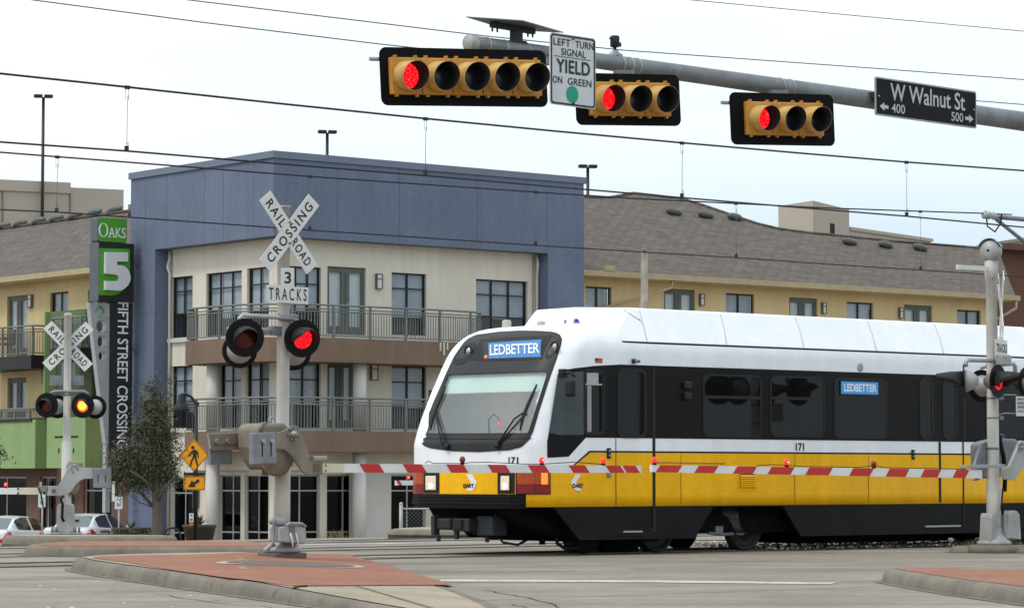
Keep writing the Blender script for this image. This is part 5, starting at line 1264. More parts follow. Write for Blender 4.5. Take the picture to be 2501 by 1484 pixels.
ftext('LEDBETTER', [(1201, 842), (1322, 837), (1322, 861), (1201, 867)], .040, 'destwhite', 'lettering', bl_, .012, .95)
y, z = fpx(1190, 871); mb = MB(); mb.sphere(front(y, z, .03), .028, 'amber', 10); mb.build('indicator', msk)
for u, v, ru, rv, lu, lv, dx in ((1136, 863, 21, 26, 1147, 858, -1), (1351, 851, 13, 24, 1357, 848, 1)):
    mb = MB(); y, z = fpx(u, v); c = front(y, z); y2, z2 = fpx(u + ru, v); y3, z3 = fpx(u, v - rv); ry, rz = abs(y2 - y), abs(z3 - z)
    k = 22; ring = [front(y + ry * math.cos(2 * math.pi * i / k) - .1 * ry * math.sin(2 * math.pi * i / k), z + rz * math.sin(2 * math.pi * i / k), .0165) for i in range(k)]
    mb.sheet(ring, 'tseal'); ho = mb.build('headlight_recess', msk)
    y, z = fpx(lu, lv); mb = MB(); p = front(y, z, .02); mb.sphere(p, .072, 'chrome', 14, (.45, .8, 1)); mb.build('upper_headlight', msk)
    mb = MB(); mb.ring(p - V((.01, 0, 0)), (1, 0, 0), .085, .014, 'tseal', 18); mb.build('lamp_rim', ho)
# wipers
def wiper(px, blade, parent=msk):
    mb = MB(); pts = [front(*fpx(u, v), .05) for u, v in px]; mb.tube(pts, .014, 'tseal', 6); w_ = mb.build('wiper', tr)
    mb = MB(); pts = [front(*fpx(u, v), .035) for u, v in blade]; mb.tube(pts, [.012, .024, .026, .024, .01][:len(pts)], 'tseal', 6); mb.build('blade', w_)
wiper([(1213, 1089), (1230, 1070), (1262, 1022), (1286, 1006), (1291, 993)], [(1315, 938), (1303, 965), (1292, 990), (1281, 1018), (1274, 1051)])
wiper([(1217, 1090), (1248, 1056), (1292, 1008)], [(1290, 1008), (1288, 1012)])
wiper([(1092, 1092), (1082, 1078), (1074, 1030), (1070, 1008)], [(1092, 942), (1083, 965), (1072, 990), (1064, 1012), (1056, 1050)])
wiper([(1098, 1090), (1090, 1078), (1082, 1045), (1072, 1006)], [(1072, 1004), (1071, 1008)])
for u, v in ((1218, 1088), (1095, 1090)):
    mb = MB(); mb.sphere(front(*fpx(u, v), .03), .05, 'tseal', 10); mb.build('wiper_pivot', msk)
# lower front: bumper, headlamps, tail lamps, fleet number, arrows
def fbox(y0, y1, z0, z1, d, m, name, parent=tr, k=14, d2=None):
    mb = MB(); a = [front(y0 + (y1 - y0) * i / k, 1.2) for i in range(k + 1)]
    vs = [V((p.x - d, p.y, z)) for z in (z0, z1) for p in a] + [V((p.x + .03, p.y, z)) for z in (z0, z1) for p in a]; K = k + 1
    f = [(i, i + 1, K + i + 1, K + i) for i in range(k)] + [(K + i, K + i + 1, 3 * K + i + 1, 3 * K + i) for i in range(k)] + [(i + 1, i, 2 * K + i, 2 * K + i + 1) for i in range(k)] + [(0, K, 3 * K, 2 * K), (K - 1, 3 * K - 1, 4 * K - 1, 2 * K - 1)]
    mb.add(vs, f, m); return mb.build(name, parent)
yb0 = fpx(1284, 1222)[0]
for i, (z0, z1, d) in enumerate(((.72, .765, .02), (.775, .82, .05), (.83, .87, .05), (.88, .925, .03))): fbox(yb0, VW - .09, z0, z1, d, 'tblack', 'bumper_rib')
fbox(yb0, VW - .09, .715, .93, .018, 'tblack', 'bumper')
def fy(u, v): return fpx(u, v)
ylist = {}
for (u0, u1, v0, v1, kind) in ((1036, 1073, 1154, 1203, 'h'), (1216, 1257, 1154, 1203, 'h'), (1006, 1034, 1154, 1203, 't')):
    ya, za = fpx(u0 if u0 > 1026 else 1028, 1180); yb, zb_ = fpx(u1, 1180); z0, z1 = 1.2 - 41 / 158, 1.2 + 9 / 158
    if kind == 'h':
        hb = fbox(min(ya, yb), max(ya, yb), z0, z1, .012, 'tseal', 'headlight_housing', k=4)
        ym, hw = (ya + yb) / 2, abs(ya - yb) * .34; mb = MB(); p = front(ym, 1.2); mb.box((p.x - .03, ym - hw, z0 + .05), (p.x - .014, ym + hw, z1 - .05), 'headglow'); hl = mb.build('headlight', tr, .012)
        mb = MB(); mb.sphere((p.x - .028, ym - hw * .1, z0 + .115), .05, 'headlit', 12, (.25, 1.1, .9)); mb.build('lit_bulb', hl)
    else:
        zt = 1.185 - .02; fbox(min(ya, yb), VW - .012, z0 + .0, 1.075, .02, 'redlens', 'tail_light', k=6); fbox(min(ya, yb), VW - .012, 1.08, z1, .02, 'orangelens', 'turn_signal', k=6)
# near corner lamp cluster wraps round to the side
ya = fpx(1259, 1180)[0]; xe = spx(1343, 1180)[0]
def wrap(z0, z1, m, name, s0=0, s1=1):
    mb = MB(); pts = []
    k = 14
    for i in range(k + 1):
        y = ya * (1 - i / k) ** 1.5; p = front(y, 1.2); pts.append(V((p.x - .012, p.y - .012, 0)))
    pts.append(V((xe, -.014, 0)))
    L_ = [0]
    for a, b in zip(pts, pts[1:]): L_.append(L_[-1] + (b - a).length)
    T = L_[-1]; sel = []
    def pos(s):
        for i in range(len(pts) - 1):
            if s <= L_[i + 1] + 1e-9: return pts[i].lerp(pts[i + 1], (s - L_[i]) / max(1e-9, L_[i + 1] - L_[i]))
        return pts[-1]
    K = 18; q = [pos(T * (s0 + (s1 - s0) * i / K)) for i in range(K + 1)]
    vs = [p + V((0, 0, z)) for z in (z0, z1) for p in q] + [p + V((.025, .025, z)) for z in (z0, z1) for p in q]; K += 1
    mb.add(vs, [(i, i + 1, K + i + 1, K + i) for i in range(K - 1)] + [(K + i, K + i + 1, 3 * K + i + 1, 3 * K + i) for i in range(K - 1)] + [(i + 1, i, 2 * K + i, 2 * K + i + 1) for i in range(K - 1)] + [(0, K, 3 * K, 2 * K), (K - 1, 3 * K - 1, 4 * K - 1, 2 * K - 1)], m)
    return mb.build(name, tr)
wrap(.93, 1.262, 'tseal', 'lamp_surround', 0, 1); 
for (z0, z1, m, s0, s1, nm) in ((.945, 1.075, 'redlens', .04, .52, 'tail_light'), (.945, 1.075, 'redlens', .53, .98, 'tail_light'), (1.08, 1.25, 'orangelens', .04, .52, 'turn_signal'), (1.08, 1.25, 'orangelens', .53, .70, 'turn_signal'), (1.08, 1.25, 'amber', .705, .90, 'turn_signal'), (1.08, 1.25, 'orangelens', .905, .98, 'turn_signal')):
    o_ = wrap(z0, z1, m, nm, s0, s1)
    for vv in o_.data.vertices: vv.co.x -= .006; vv.co.y -= .006
ftext('171', [(1242, 1115), (1266, 1115), (1266, 1131), (1242, 1131)], .006, 'letterdark', 'fleet_number', body, .03)
ar = [(1138, 1157), (1153, 1157), (1165, 1177), (1155, 1197), (1139, 1197), (1151, 1177)]
mb = MB(); mb.sheet([front(*fpx(u, v), .006) for u, v in ar], 'letterwhite'); lg = mb.build('arrow_emblem', body)
ftext('DART', [(1132, 1180), (1158, 1180), (1158, 1190), (1132, 1190)], .010, 'letterdark', 'lettering', body, .05)
mb = MB(); mb.sheet([(x, -.0095, z) for x, z in [spx(u, v) for u, v in ((1404, 1157), (1418, 1157), (1405, 1177), (1419, 1197), (1404, 1197), (1392, 1177))]], 'letterwhite'); mb.build('arrow_emblem', body)
def stext(t, u0, v0, u1, v1, y, m, bold=.03, parent=body, name='lettering', spc=1.0):
    (x0, z1), (x1, z0) = spx(u0, v0), spx(u1, v1); mb = MB(); mb.text(t, flat(x0, z0, x1, z1, y), m, bold, spc); return mb.build(name, parent)
stext('DART', 1397, 1180, 1423, 1190, -.013, 'letterdark', .05)
stext('171', 1942, 1081, 1963, 1100, -.008, 'letterdark', .03, name='fleet_number')
ds, e = srect(2051, 2147, 929, 966, .02, -.020, .006, 'tseal', 'side_sign'); q, e = srect(2054, 2144, 932, 962, .015, -.024, .003, 'signblue2', 'destination_blind', ds)
stext('LEDBETTER', 2058, 936, 2138, 957, -.026, 'letterwhite', .03, ds, spc=.95)
# driver's side window, mirror, fittings
cw = [(1361, 912), (1425, 906), (1425, 1061), (1362, 1061), (1340, 1055), (1342, 1040)]
mb = MB(); mb.pxz([(max(spx(u, v)[0], .43), spx(u, v)[1]) for u, v in cw], -.0085, -.0065, 'cabglass'); cwo = mb.build('cab_window', body)
q, e = srect(1429, 1473, 906, 1057, .06, -.0085, .002, 'tglass', 'cab_window'); frame_rect(e, .06, .03, -.016, .010, 'tseal', 'frame', q)
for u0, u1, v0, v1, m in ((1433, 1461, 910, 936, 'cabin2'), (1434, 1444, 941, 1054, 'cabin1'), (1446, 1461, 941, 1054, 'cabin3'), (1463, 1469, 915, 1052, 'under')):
    srect(u0, u1, v0, v1, .012, -.0095, .001, m, 'cab_fitting_and_shade', q)  # the darkest strip between them is cab shade painted on the glass
srect(1430, 1470, 936, 940, .005, -.011, .002, 'cabin2', 'sill', q)
a0, a1 = spx(1368, 912), spx(1384, 928)
mb = MB(); p = spx(1369, 912); q_ = spx(1387, 921); mb.box((p[0] - .03, -.08, p[1] - .06), (p[0] + .06, .02, p[1] + .07), 'tseal'); mb.tube([(p[0], -.06, p[1]), (p[0] + .02, -.20, p[1] + .01), (p[0] + .06, -.26, p[1] - .05)], .022, 'tseal', 8); mr_ = mb.build('mirror_arm', tr)
mb = MB(); m0 = spx(1391, 947, -.26); mb.box((m0[0] - .055, -.36, m0[1] - .13), (m0[0] + .055, -.18, m0[1] + .13), 'tseal'); mb.build('side_mirror', tr, .045, 3)
mb = MB(); p = front(VW - .02, 2.42); mb.box((p.x + .02, VW + .01, 2.34), (p.x + .12, VW + .16, 2.56), 'hood'); mb.tube([(p.x + .2, VW - .02, 2.66), (p.x + .08, VW + .08, 2.66), (p.x + .06, VW + .09, 2.5)], .02, 'galv', 6); mb.build('side_mirror', tr, .03)
for u, v in ((1485, 1106), (2228, 1109), (2375, 1111), (1485, 1152)):
    p = spx(u, v); mb = MB(); mb.box((p[0] - .035, -.03, p[1] - .08), (p[0] + .035, 0, p[1] + .08), 'tseal' if v < 1140 else 'galv'); f_ = mb.build('door_button', body, .01)
    mb = MB(); mb.sphere((p[0], -.032, p[1] + .035), .018, 'galvl', 8); mb.sphere((p[0], -.032, p[1] - .035), .018, 'cabdark', 8); mb.build('button', f_)
for v in (940, 967):
    p = spx(1675, v); mb = MB(); mb.box((p[0] - .07, -.09, p[1] - .06), (p[0] + .06, 0, p[1] + .06), 'hood'); mb.build('signal_box', body, .025)
p = spx(1549, 881); mb = MB(); mb.cyl((p[0] - .05, -.06, p[1]), (p[0] + .05, -.06, p[1] - .005), .025, 'galv', n=10); mb.box((p[0] - .06, -.06, p[1] - .04), (p[0] - .02, 0, p[1] + .03), 'hood'); mb.build('camera', body)
p = spx(2098, 897, .02); mb = MB(); mb.lathe((p[0], -.012, p[1]), (0, 1, 0), [(.06, 0), (.075, .012), (.075, .03)], 'galvl', 20); mb.build('loudspeaker', body)
srect(1453, 1471, 874, 886, .004, -.004, .003, 'flagred', 'flag_sticker'); srect(1453, 1460, 874, 880, .003, -.006, .001, 'flagblue', 'flag_canton')
# louvre
q, e = srect(1803, 1848, 1155, 1198, .01, -.007, .004, 'tyellow', 'vent_panel')
mb = MB(); mb.box((e[0] + .03, -.0085, e[2] + .05), (e[1] - .03, -.0072, e[3] - .01), 'gap'); mb.build('vent_opening', q)
for i in range(6):
    z = e[2] + .06 + (e[3] - e[2] - .08) * i / 6; mb = MB(); mb.add([(e[0] + .03, -.03, z), (e[1] - .03, -.03, z), (e[1] - .03, -.01, z + .028), (e[0] + .03, -.01, z + .028), (e[0] + .03, -.012, z), (e[1] - .03, -.012, z)], [(0, 1, 2, 3), (0, 4, 5, 1)], 'tyellow'); mb.build('slat', q)
# roof shroud
zb0, zt = 3.283, 3.83
plan_b = [(1.35, .75), (1.85, .13), (VL, .13), (VL, VW - .13), (1.85, VW - .13), (1.35, VW - .75)]
plan_t = [(1.72, .92), (2.5, .44), (11.75, .44), (11.75, VW - .44), (2.5, VW - .44), (1.72, VW - .92)]
plan_b[2] = (12.45, .13); plan_b[3] = (12.45, VW - .13)
mb = MB(); vs = [(x, y, zb0) for x, y in plan_b] + [(x, y, zt) for x, y in plan_t]
mb.add(vs, [(i, (i + 1) % 6, 6 + (i + 1) % 6, 6 + i) for i in range(6)] + [(6, 7, 8, 9, 10, 11)], 'podwhite'); sh = mb.build('roof_shroud', tr, .05, 3)
mb = MB(); mb.box((1.97, .10, 3.2455), (12.42, VW - .10, 3.282), 'tseal'); mb.build('painted_shadow_gap', tr)  # black strip painted as the shadow line under the shroud
def pod(u, v):
    """point on the sloping near face of the shroud"""
    n_ = V((0, -(zt - zb0), .31)).normalized(); return roof_hit(TF, (2, .13, zb0), n_, u, v) + n_ * .004
for (u0, v0, u1, v1) in ((1560, 755, 1580, 833), (1758, 765, 1774, 844), (1941, 772, 1962, 848), (2116, 780, 2140, 858), (2281, 790, 2304, 864), (1523, 757, 1562, 782), (1560, 778, 1570, 792)):
    mb = MB(); mb.tube([pod(u0, v0), pod((u0 + u1) / 2 + (2 if u0 > 1570 else 0), (v0 + v1) / 2), pod(u1, v1)], .0055, 'hair', 4); mb.build('panel_seam', sh)
for u, v, h_, w_, m in ((1237, 789, .085, .12, 'sand'), (1321, 792, .04, .11, 'sand'), (1380, 794, .05, .035, 'galv')):
    o, r = TF.loc(EYE), ray(u, v); r = V((r.dot(TF.x), r.dot(TF.y), r.z)); y = {1237: 2.1, 1321: 1.35, 1380: .92}[u]; k = (y - o.y) / r.y; p = o + r * k
    mb = MB(); mb.box((p.x - w_ / 2, p.y - w_ / 2, 3.50), (p.x + w_ / 2, p.y + w_ / 2, 3.58 + h_), m); mb.build('roof_antenna', tr, .03)
p = TF.hit(1407, 795, y=.8); mb = MB(); mb.sphere((p.x, .8, 3.60), .045, 'beaconb', 12); mb.cyl((p.x, .8, 3.5), (p.x, .8, 3.59), .06, 'galv'); mb.build('roof_beacon', tr)
# coupler
mb = MB(); mb.box((.1, 1.05, .36), (1.0, 1.75, .58), 'under'); mb.build('coupler_shank', tr)
cf = lambda u, v: spx(u, v, 1.45)
def cbox(u0, u1, v0, v1, x, d, m, name, wd=None):
    a, b = cf(u0, v1), cf(u1, v0); 
def cpl(ya, yb, za, zb_, xa, xb, m='coupler', bev=.02):
    mb = MB(); mb.box((xa + .28, ya, za), (xb + .28, yb, zb_), m); return mb.build('coupler', tr, bev)
cpl(1.2, 1.6, .36, .56, -.42, .05); cpl(1.93, 2.02, .30, .60, -.52, -.40); cpl(1.6, 1.93, .38, .56, -.48, -.1, 'coupler', .03); cpl(.80, 1.18, .30, .60, -.28, .02, 'coupler', .025)
cpl(1.34, 1.56, .40, .54, -.45, -.40, 'tseal', .0); cpl(1.52, 1.60, .24, .38, -.40, -.33); cpl(1.0, 1.06, .20, .31, -.22, -.16); cpl(1.9, 1.96, .2, .31, -.46, -.40)
mb = MB(); mb.tube([(.05, .8, .58), (.15, .9, .64), (.3, 1.1, .65), (.35, 1.3, .61)], .02, 'coupler', 6); mb.tube([(.2, .9, .3), (.25, .85, .2), (.5, .8, .16), (.7, .8, .24)], .02, 'tseal', 6); mb.build('hose', tr)
mb = MB(); mb.cyl((.9, .7, .3), (.9, .7, .16), .05, 'under', n=10); mb.build('lifeguard', tr)

# ---------------------------------------------------------------- crossing signals with gates
def flasher(parent, c, az, lit=None, el=0, r=.255, hoodlen=.32, name='flashing_light'):
    """az: facing, radians from local -y, positive turns towards local +x"""
    d = V((math.sin(az) * math.cos(el), -math.cos(az) * math.cos(el), math.sin(el))); c = V(c)
    mb = MB(); mb.lathe(c, d, [(.0, -.24), (.06, -.235), (.12, -.17), (.17, -.06), (.175, -.004)], 'rusty' if lit != 'x' else 'galvl', 20); b_ = mb.build(name, parent)
    mb = MB(); mb.lathe(c, d, [(.14, .004), (r, .004), (r, -.012), (.14, -.012), (.14, .004)], 'black', 30, caps=False, smooth=False); mb.build('background', b_)
    mb = MB(); mb.lathe(c, d, [(0, .022), (.08, .018), (.142, .0)], {None: 'darkred', 'x': 'darkred'}.get(lit, lit), 24, caps=False); mb.build('lens', b_)
    if lit == 'litorange':
        mb = MB(); mb.lathe(c + d * .004, d, [(0, .024), (.09, .02), (.1, .018)], 'litcore', 20, caps=False); mb.build('glow', b_)
    a, b, d = basis(d); mb = MB(); n_ = 22; vs = []
    for k, (rr, t) in enumerate(((.158, 0), (.158, .5), (.150, 1))):
        for i in range(n_ + 1):
            th = R(-28 + 236 * i / n_); e = max(0, math.sin(th)); L_ = hoodlen * t * (.26 + .74 * min(1, e * 1.7) ** .8) if t else 0
            vs.append(c + d * (L_ + .003) + a * (rr * math.cos(th)) + b * (rr * math.sin(th) - .03 * t * t))
    mb.add(vs, [(k * (n_ + 1) + i, k * (n_ + 1) + i + 1, (k + 1) * (n_ + 1) + i + 1, (k + 1) * (n_ + 1) + i) for k in range(2) for i in range(n_)], 'hood', True)
    o_ = mb.build('hood', b_); sd_ = o_.modifiers.new('thick', 'SOLIDIFY'); sd_.thickness = .006
    return b_
def crossbuck(parent, c, y, lb=1.22, wd=.228, ang=(49.5, -51), sc=1.0, words=('CROSSING', 'RAIL', 'ROAD')):
    rt = []
    for k, a in enumerate(ang):
        yy = y - (.02 if k == 0 else 0); ca, sa = math.cos(R(a)), math.sin(R(a))
        def fn(p, t): return V((c[0] + p[0] * ca - p[1] * sa, t, c[1] + p[0] * sa + p[1] * ca))
        mb = MB(); h, l = wd / 2, lb / 2; mb.prism([(-l, -h), (l, -h), (l, h), (-l, h)], fn, yy, yy + .008, 'signwhite'); b_ = mb.build('crossbuck', parent)
        mb = MB(); t = yy - .003
        if k == 0: mb.text(words[0], lambda x, z: fn((-l * .84 + l * 1.70 * x, -h * .56 + h * 1.12 * z), t), 'letterdark', .016, 1.35)
        else:
            mb.text(words[1], lambda x, z: fn((-l * .86 + l * .66 * x, -h * .56 + h * 1.12 * z), t), 'letterdark', .016, 1.3); mb.build('lettering', b_); mb = MB()
            mb.text(words[2], lambda x, z: fn((l * .20 + l * .66 * x, -h * .56 + h * 1.12 * z), t), 'letterdark', .016, 1.3)
        mb.build('lettering', b_)
        rt.append(b_)
    for dz in (-.14, .14): mb = MB(); mb.sphere((c[0], y - .03, c[1] + dz), .018, 'galv', 8); mb.build('bolt', parent)
def gate_arm(parent, x0, x1, z0, z1, y, slant, stripes, h0=.122, h1=.105, lamps=(), cream=None):
    """arm from x0 (mast) to x1 (tip), stripes: list of (xa, xb) along the top edge"""
    s = 1 if x1 > x0 else -1; mb = MB(); zc = lambda x: z0 + (z1 - z0) * (x - x0) / (x1 - x0); hh = lambda x: (h0 + (h1 - h0) * (x - x0) / (x1 - x0)) / 2
    vs = [(x, yy, zc(x) + e * hh(x)) for x in (x0, x1) for yy in (y, y + .05) for e in (-1, 1)]
    mb.add(vs, [(0, 1, 3, 2), (4, 6, 7, 5), (0, 4, 5, 1), (2, 3, 7, 6), (1, 5, 7, 3), (0, 2, 6, 4)], 'armwhite'); arm = mb.build('gate_arm', parent)
    for xa, xb in stripes:
        for yy, sg in ((y - .0035, 1), (y + .0535, -1)):
            mb = MB(); k = slant * .09
            mb.sheet([(xa, yy, zc(xa) + hh(xa) * .985), (xb, yy, zc(xb) + hh(xb) * .985), (xb + k, yy, zc(xb) - hh(xb) * .985), (xa + k, yy, zc(xa) - hh(xa) * .985)], 'armred'); mb.build('red_stripe', arm)
    for x, on in lamps:
        z = zc(x) + hh(x); mb = MB(); mb.cyl((x, y + .02, z), (x, y + .02, z + .035), .03, 'black', n=10); mb.sphere((x, y + .02, z + .065), .042, 'smalllit' if on else 'redlens', 14, (1, 1, 1.2)); lo_ = mb.build('gate_lamp', arm)
        if on: mb = MB(); mb.sphere((x - .005, y - .018, z + .068), .012, 'smalllit' if on == 1 else 'smallhot', 8); mb.build('bulb', lo_)
    return arm, zc, hh
def base_set(parent, r, h_box=.62, m='galvl', cream=True):
    mb = MB(); mb.lathe((0, 0, .0), (0, 0, 1), [(.42, 0), (.42, .06), (.30, .10), (.17, .16), (r * 1.45, .34), (r * 1.15, .36)], m, 24); mb.build('base_flange', parent)
    for k in range(4):
        a = R(45 + 90 * k); mb = MB(); mb.cyl((.34 * math.cos(a), .34 * math.sin(a), .05), (.34 * math.cos(a), .34 * math.sin(a), .15), .025, 'galv', n=8); mb.build('anchor_bolt', parent)

# --- the near crossing signal
RO1 = at(689, 1350, 38); RO1.z = hz1(RO1) + .0
F1 = Frame(RO1, A); g1 = lambda u, v, y=0: F1.xz(u, v, y)
s1 = thing('crossing_signal', 'nearest railroad crossing mast with its 3 tracks sign and lowered gate on the red island', 'crossing signal', RO1, A)
mb = MB(); q = [g1(u, v) for u, v in ((633, 1352), (741, 1352))]; mb.box((-.25, -.22, -.06), (.25, .22, .075), 'stain'); mb.build('foundation', s1, .015)
hp = g1(690, 503)[1]; mb = MB(); mb.lathe((0, 0, .10), (0, 0, 1), [(.105, 0), (.105, 1.15), (.088, 1.17), (.084, hp - .12), (.092, hp - .118), (.092, hp - .1)], 'polepaint', 22); mb.build('mast', s1)
bs = thing('x', None, None); bpy.data.objects.remove(bs)
mb = MB(); mb.lathe((0, 0, .10), (0, 0, 1), [(.25, -.02), (.25, .03), (.19, .07), (.14, .13), (.12, .30)], 'galvl', 26); mb.build('base_flange', s1)
for k in range(4):
    a = R(20 + 90 * k); mb = MB(); mb.cyl((.21 * math.cos(a), .21 * math.sin(a), .10), (.21 * math.cos(a), .21 * math.sin(a), .21), .02, 'stain' if k == 2 else 'galvl', n=8); mb.build('anchor_bolt', s1)
jx = [g1(*p, -.16) for p in ((663, 1286), (731, 1280), (733, 1316), (714, 1330), (664, 1326))]
mb = MB(); jb = [g1(u, v, -.2) for u, v in ((690, 1283), (730, 1283), (733, 1319), (726, 1327), (690, 1324), (665, 1322), (665, 1285))]; mb.pxz(jb, -.36, -.12, 'galvl'); jbo = mb.build('junction_box', s1, .02)
e0, e1 = g1(706, 1284, -.36), g1(719, 1300, -.36); mb = MB(); ringfaces(mb, rounded(e0[0], e1[1], e1[0], e0[1], .02), rounded(e0[0] + .012, e1[1] + .012, e1[0] - .012, e0[1] - .012, .012), XZ, -.366, -.372, 'galv'); mb.text('S', flat(e0[0] + .02, e1[1] + .025, e1[0] - .02, e0[1] - .02, -.365), 'galv', .03); mb.build('maker_badge', jbo)
mb = MB(); lid = [g1(u, v, -.24) for u, v in ((686, 1283), (692, 1276), (722, 1277), (732, 1284))]; mb.tube([(x, -.38, z) for x, z in lid], .016, 'galvl', 8); mb.pxz([g1(u, v, -.24) for u, v in ((688, 1282), (694, 1275), (720, 1276), (731, 1283))], -.37, -.12, 'galvl'); mb.build('lid', jbo)
mb = MB(); a, b = g1(662, 1271, -.25), g1(692, 1275, -.25); mb.lathe((a[0], -.25, a[1]), V((b[0] - a[0], 0, b[1] - a[1])), [(.0, -.03), (.035, -.02), (.055, .02), (.06, b[0] - a[0])], 'galvl', 16); mb.build('clamp_handle', s1)
mb = MB(); mb.tube([(x, -.3, z) for x, z in [g1(u, v, -.3) for u, v in ((672, 1266), (668, 1272), (668, 1320), (662, 1332), (654, 1342))]], .018, 'galv', 8); mb.build('conduit', s1)
for u in (709, 722):
    mb = MB(); mb.tube([(x, -.375, z) for x, z in [g1(u, 1300, -.375), g1(u + 5, 1322, -.375), g1(u + 6, 1334, -.375)]], .012, 'signwhite', 6); mb.build('latch_rod', jbo)
# mechanism
MP = lambda x, y: (496 + .2591 * x, 992.5 + .2591 * y)
def mpoly(pts, y): return [g1(*MP(a, b), y) for a, b in pts]
mb = MB(); mb.pxz(mpoly([(438, 205), (470, 168), (520, 155), (700, 155), (735, 180), (790, 420), (800, 500), (780, 560), (740, 592), (720, 600), (570, 606), (530, 570), (490, 500), (445, 380)], -.12), -.30, .2, 'rusty'); cs_ = mb.build('gate_mechanism', s1, .05, 3)
mb = MB(); c_ = g1(*MP(690, 485), -.3); mb.lathe((c_[0], -.28, c_[1]), (0, -1, 0), [(.24, 0), (.24, .05), (.20, .10), (.08, .13), (0, .135)], 'rusty', 30); mb.build('case_cover', cs_)
mb = MB(); mb.pxz(mpoly([(555, 590), (735, 590), (738, 632), (550, 645)], -.2), -.2, .18, 'rusty'); mb.build('case_foot', cs_)
mb = MB(); a = g1(*MP(545, 215), -.32); mb.ring((g1(*MP(648, 132), -.1)[0], -.1, g1(*MP(648, 132), -.1)[1]), (0, 1, 0), .05, .012, 'galvl'); mb.build('lifting_eye', cs_); mb = MB(); mb.tube([(x, -.33, z) for x, z in mpoly([(590, 155), (552, 160), (540, 235)], -.33)], .022, 'galv', 8); mb.build('hook', cs_)
# rear support with its counterweight, front support carrying the arm
mb = MB(); mb.pxz(mpoly([(40, 255), (370, 242), (430, 200), (470, 200), (470, 400), (400, 402), (100, 412), (66, 395), (55, 330)], .28), .26, .30, 'rusty', 'galvl'); rs_ = mb.build('rear_support', s1, .006)
for a in (130, 232):
    p = g1(*MP(a, 325), .24); mb = MB(); mb.cyl((p[0], .26, p[1]), (p[0], .20, p[1]), .035, 'galv', n=10); mb.build('bolt', rs_)
mb = MB(); mb.pxz(mpoly([(90, 300), (350, 290), (350, 350), (90, 358)], .25), .245, .26, 'rusty'); mb.build('slot_plate', rs_)
mb = MB(); mb.pxz(mpoly([(40, 258), (60, 300), (62, 402), (255, 405), (257, 538), (50, 548)], .37), .32, .37, 'plategrey'); mb.build('counterweight', s1, .008)
mb = MB(); mb.pxz(mpoly([(690, 240), (735, 232), (780, 208), (815, 183), (850, 174), (880, 184), (900, 220), (1000, 488), (1025, 512), (1110, 515), (1112, 634), (1040, 642), (970, 645), (925, 615), (850, 510), (800, 440), (745, 402), (690, 400)], -.46), -.50, -.46, 'rusty'); fs_ = mb.build('front_support', s1, .008)
for a, b in ((822, 212), (862, 210), (803, 262), (884, 262), (826, 305), (860, 307)):
    p = g1(*MP(a, b), -.5); mb = MB(); mb.cyl((p[0], -.50, p[1]), (p[0], -.53, p[1]), .02, 'galv', n=8); mb.build('bolt', fs_)
p = g1(*MP(848, 255), -.5); mb = MB(); mb.lathe((p[0], -.5, p[1]), (0, -1, 0), [(.05, 0), (.05, .03), (.025, .05), (.02, .09)], 'galvl', 14); mb.build('shaft', fs_)
mb = MB(); mb.pxz(mpoly([(1040, 538), (1098, 538), (1098, 612), (1038, 612)], -.5), -.508, -.502, 'stain'); mb.build('warning_plate', fs_)
mb = MB(); mb.pxz(mpoly([(466, 250), (688, 238), (694, 536), (470, 545)], -.6), -.60, -.50, 'plategrey'); pw_ = mb.build('counterweight', s1, .012)
for x in (558, 640):
    mb = MB(); mb.pxz(mpoly([(x - 6, 340), (x + 6, 340), (x + 4, 468), (x - 4, 468)], -.602), -.604, -.600, 'black'); mb.build('slot', pw_)
    p = g1(*MP(x + 8, 325), -.6); mb = MB(); mb.cyl((p[0], -.60, p[1]), (p[0], -.63, p[1]), .028, 'galvl', n=10); mb.build('bolt', pw_)
mb = MB(); mb.pxz(mpoly([(995, 462), (1130, 462), (1130, 500), (1010, 500)], -.45), -.55, -.35, 'galvl'); mb.build('arm_bracket', s1, .01)
# the arm
AY = -.47; xt = g1(1566, 1145, AY); xm = g1(783, 1142, AY); X1 = lambda u: g1(u, 1143, AY)[0]
st = [(875, 918), (985, 1029), (1090, 1135), (1193, 1237), (1289, 1331), (1386, 1423), (1478, 1516), (1520, 1556)]
st = [(877, 925), (983, 1029), (1089, 1131), (1190, 1234), (1288, 1330), (1388, 1428), (1478, 1514)]
arm, zc, hh = gate_arm(s1, xm[0], xt[0], xm[1], xt[1], AY, 1, [(X1(a), X1(b)) for a, b in st] + [(X1(1519), X1(1551))], lamps=((X1(1131), 0), (X1(1325), 2), (X1(1475), 1)))
mb = MB(); mb.box((xm[0], AY - .004, zc(xm[0]) - .06), (X1(840), AY - .001, zc(xm[0]) + .06), 'armcream'); mb.build('arm_adapter', arm)
for u in (795, 797): 
    mb = MB(); mb.sphere((X1(795), AY - .006, zc(X1(795)) + (.035 if u == 795 else -.035)), .012, 'black', 8); mb.build('bolt', arm)
mb = MB(); zz2 = lambda u: zc(X1(u)) + hh(X1(u)) + .012
mb.tube([(X1(u), AY + .02, zz2(u) + dz) for u, dz in ((1040, 0), (1048, .03), (1060, .0), (1131, 0), (1150, .015), (1200, .02), (1280, .0), (1325, .0), (1400, .03), (1440, .02), (1475, 0))], .006, 'black', 5); mb.build('lamp_cable', arm)
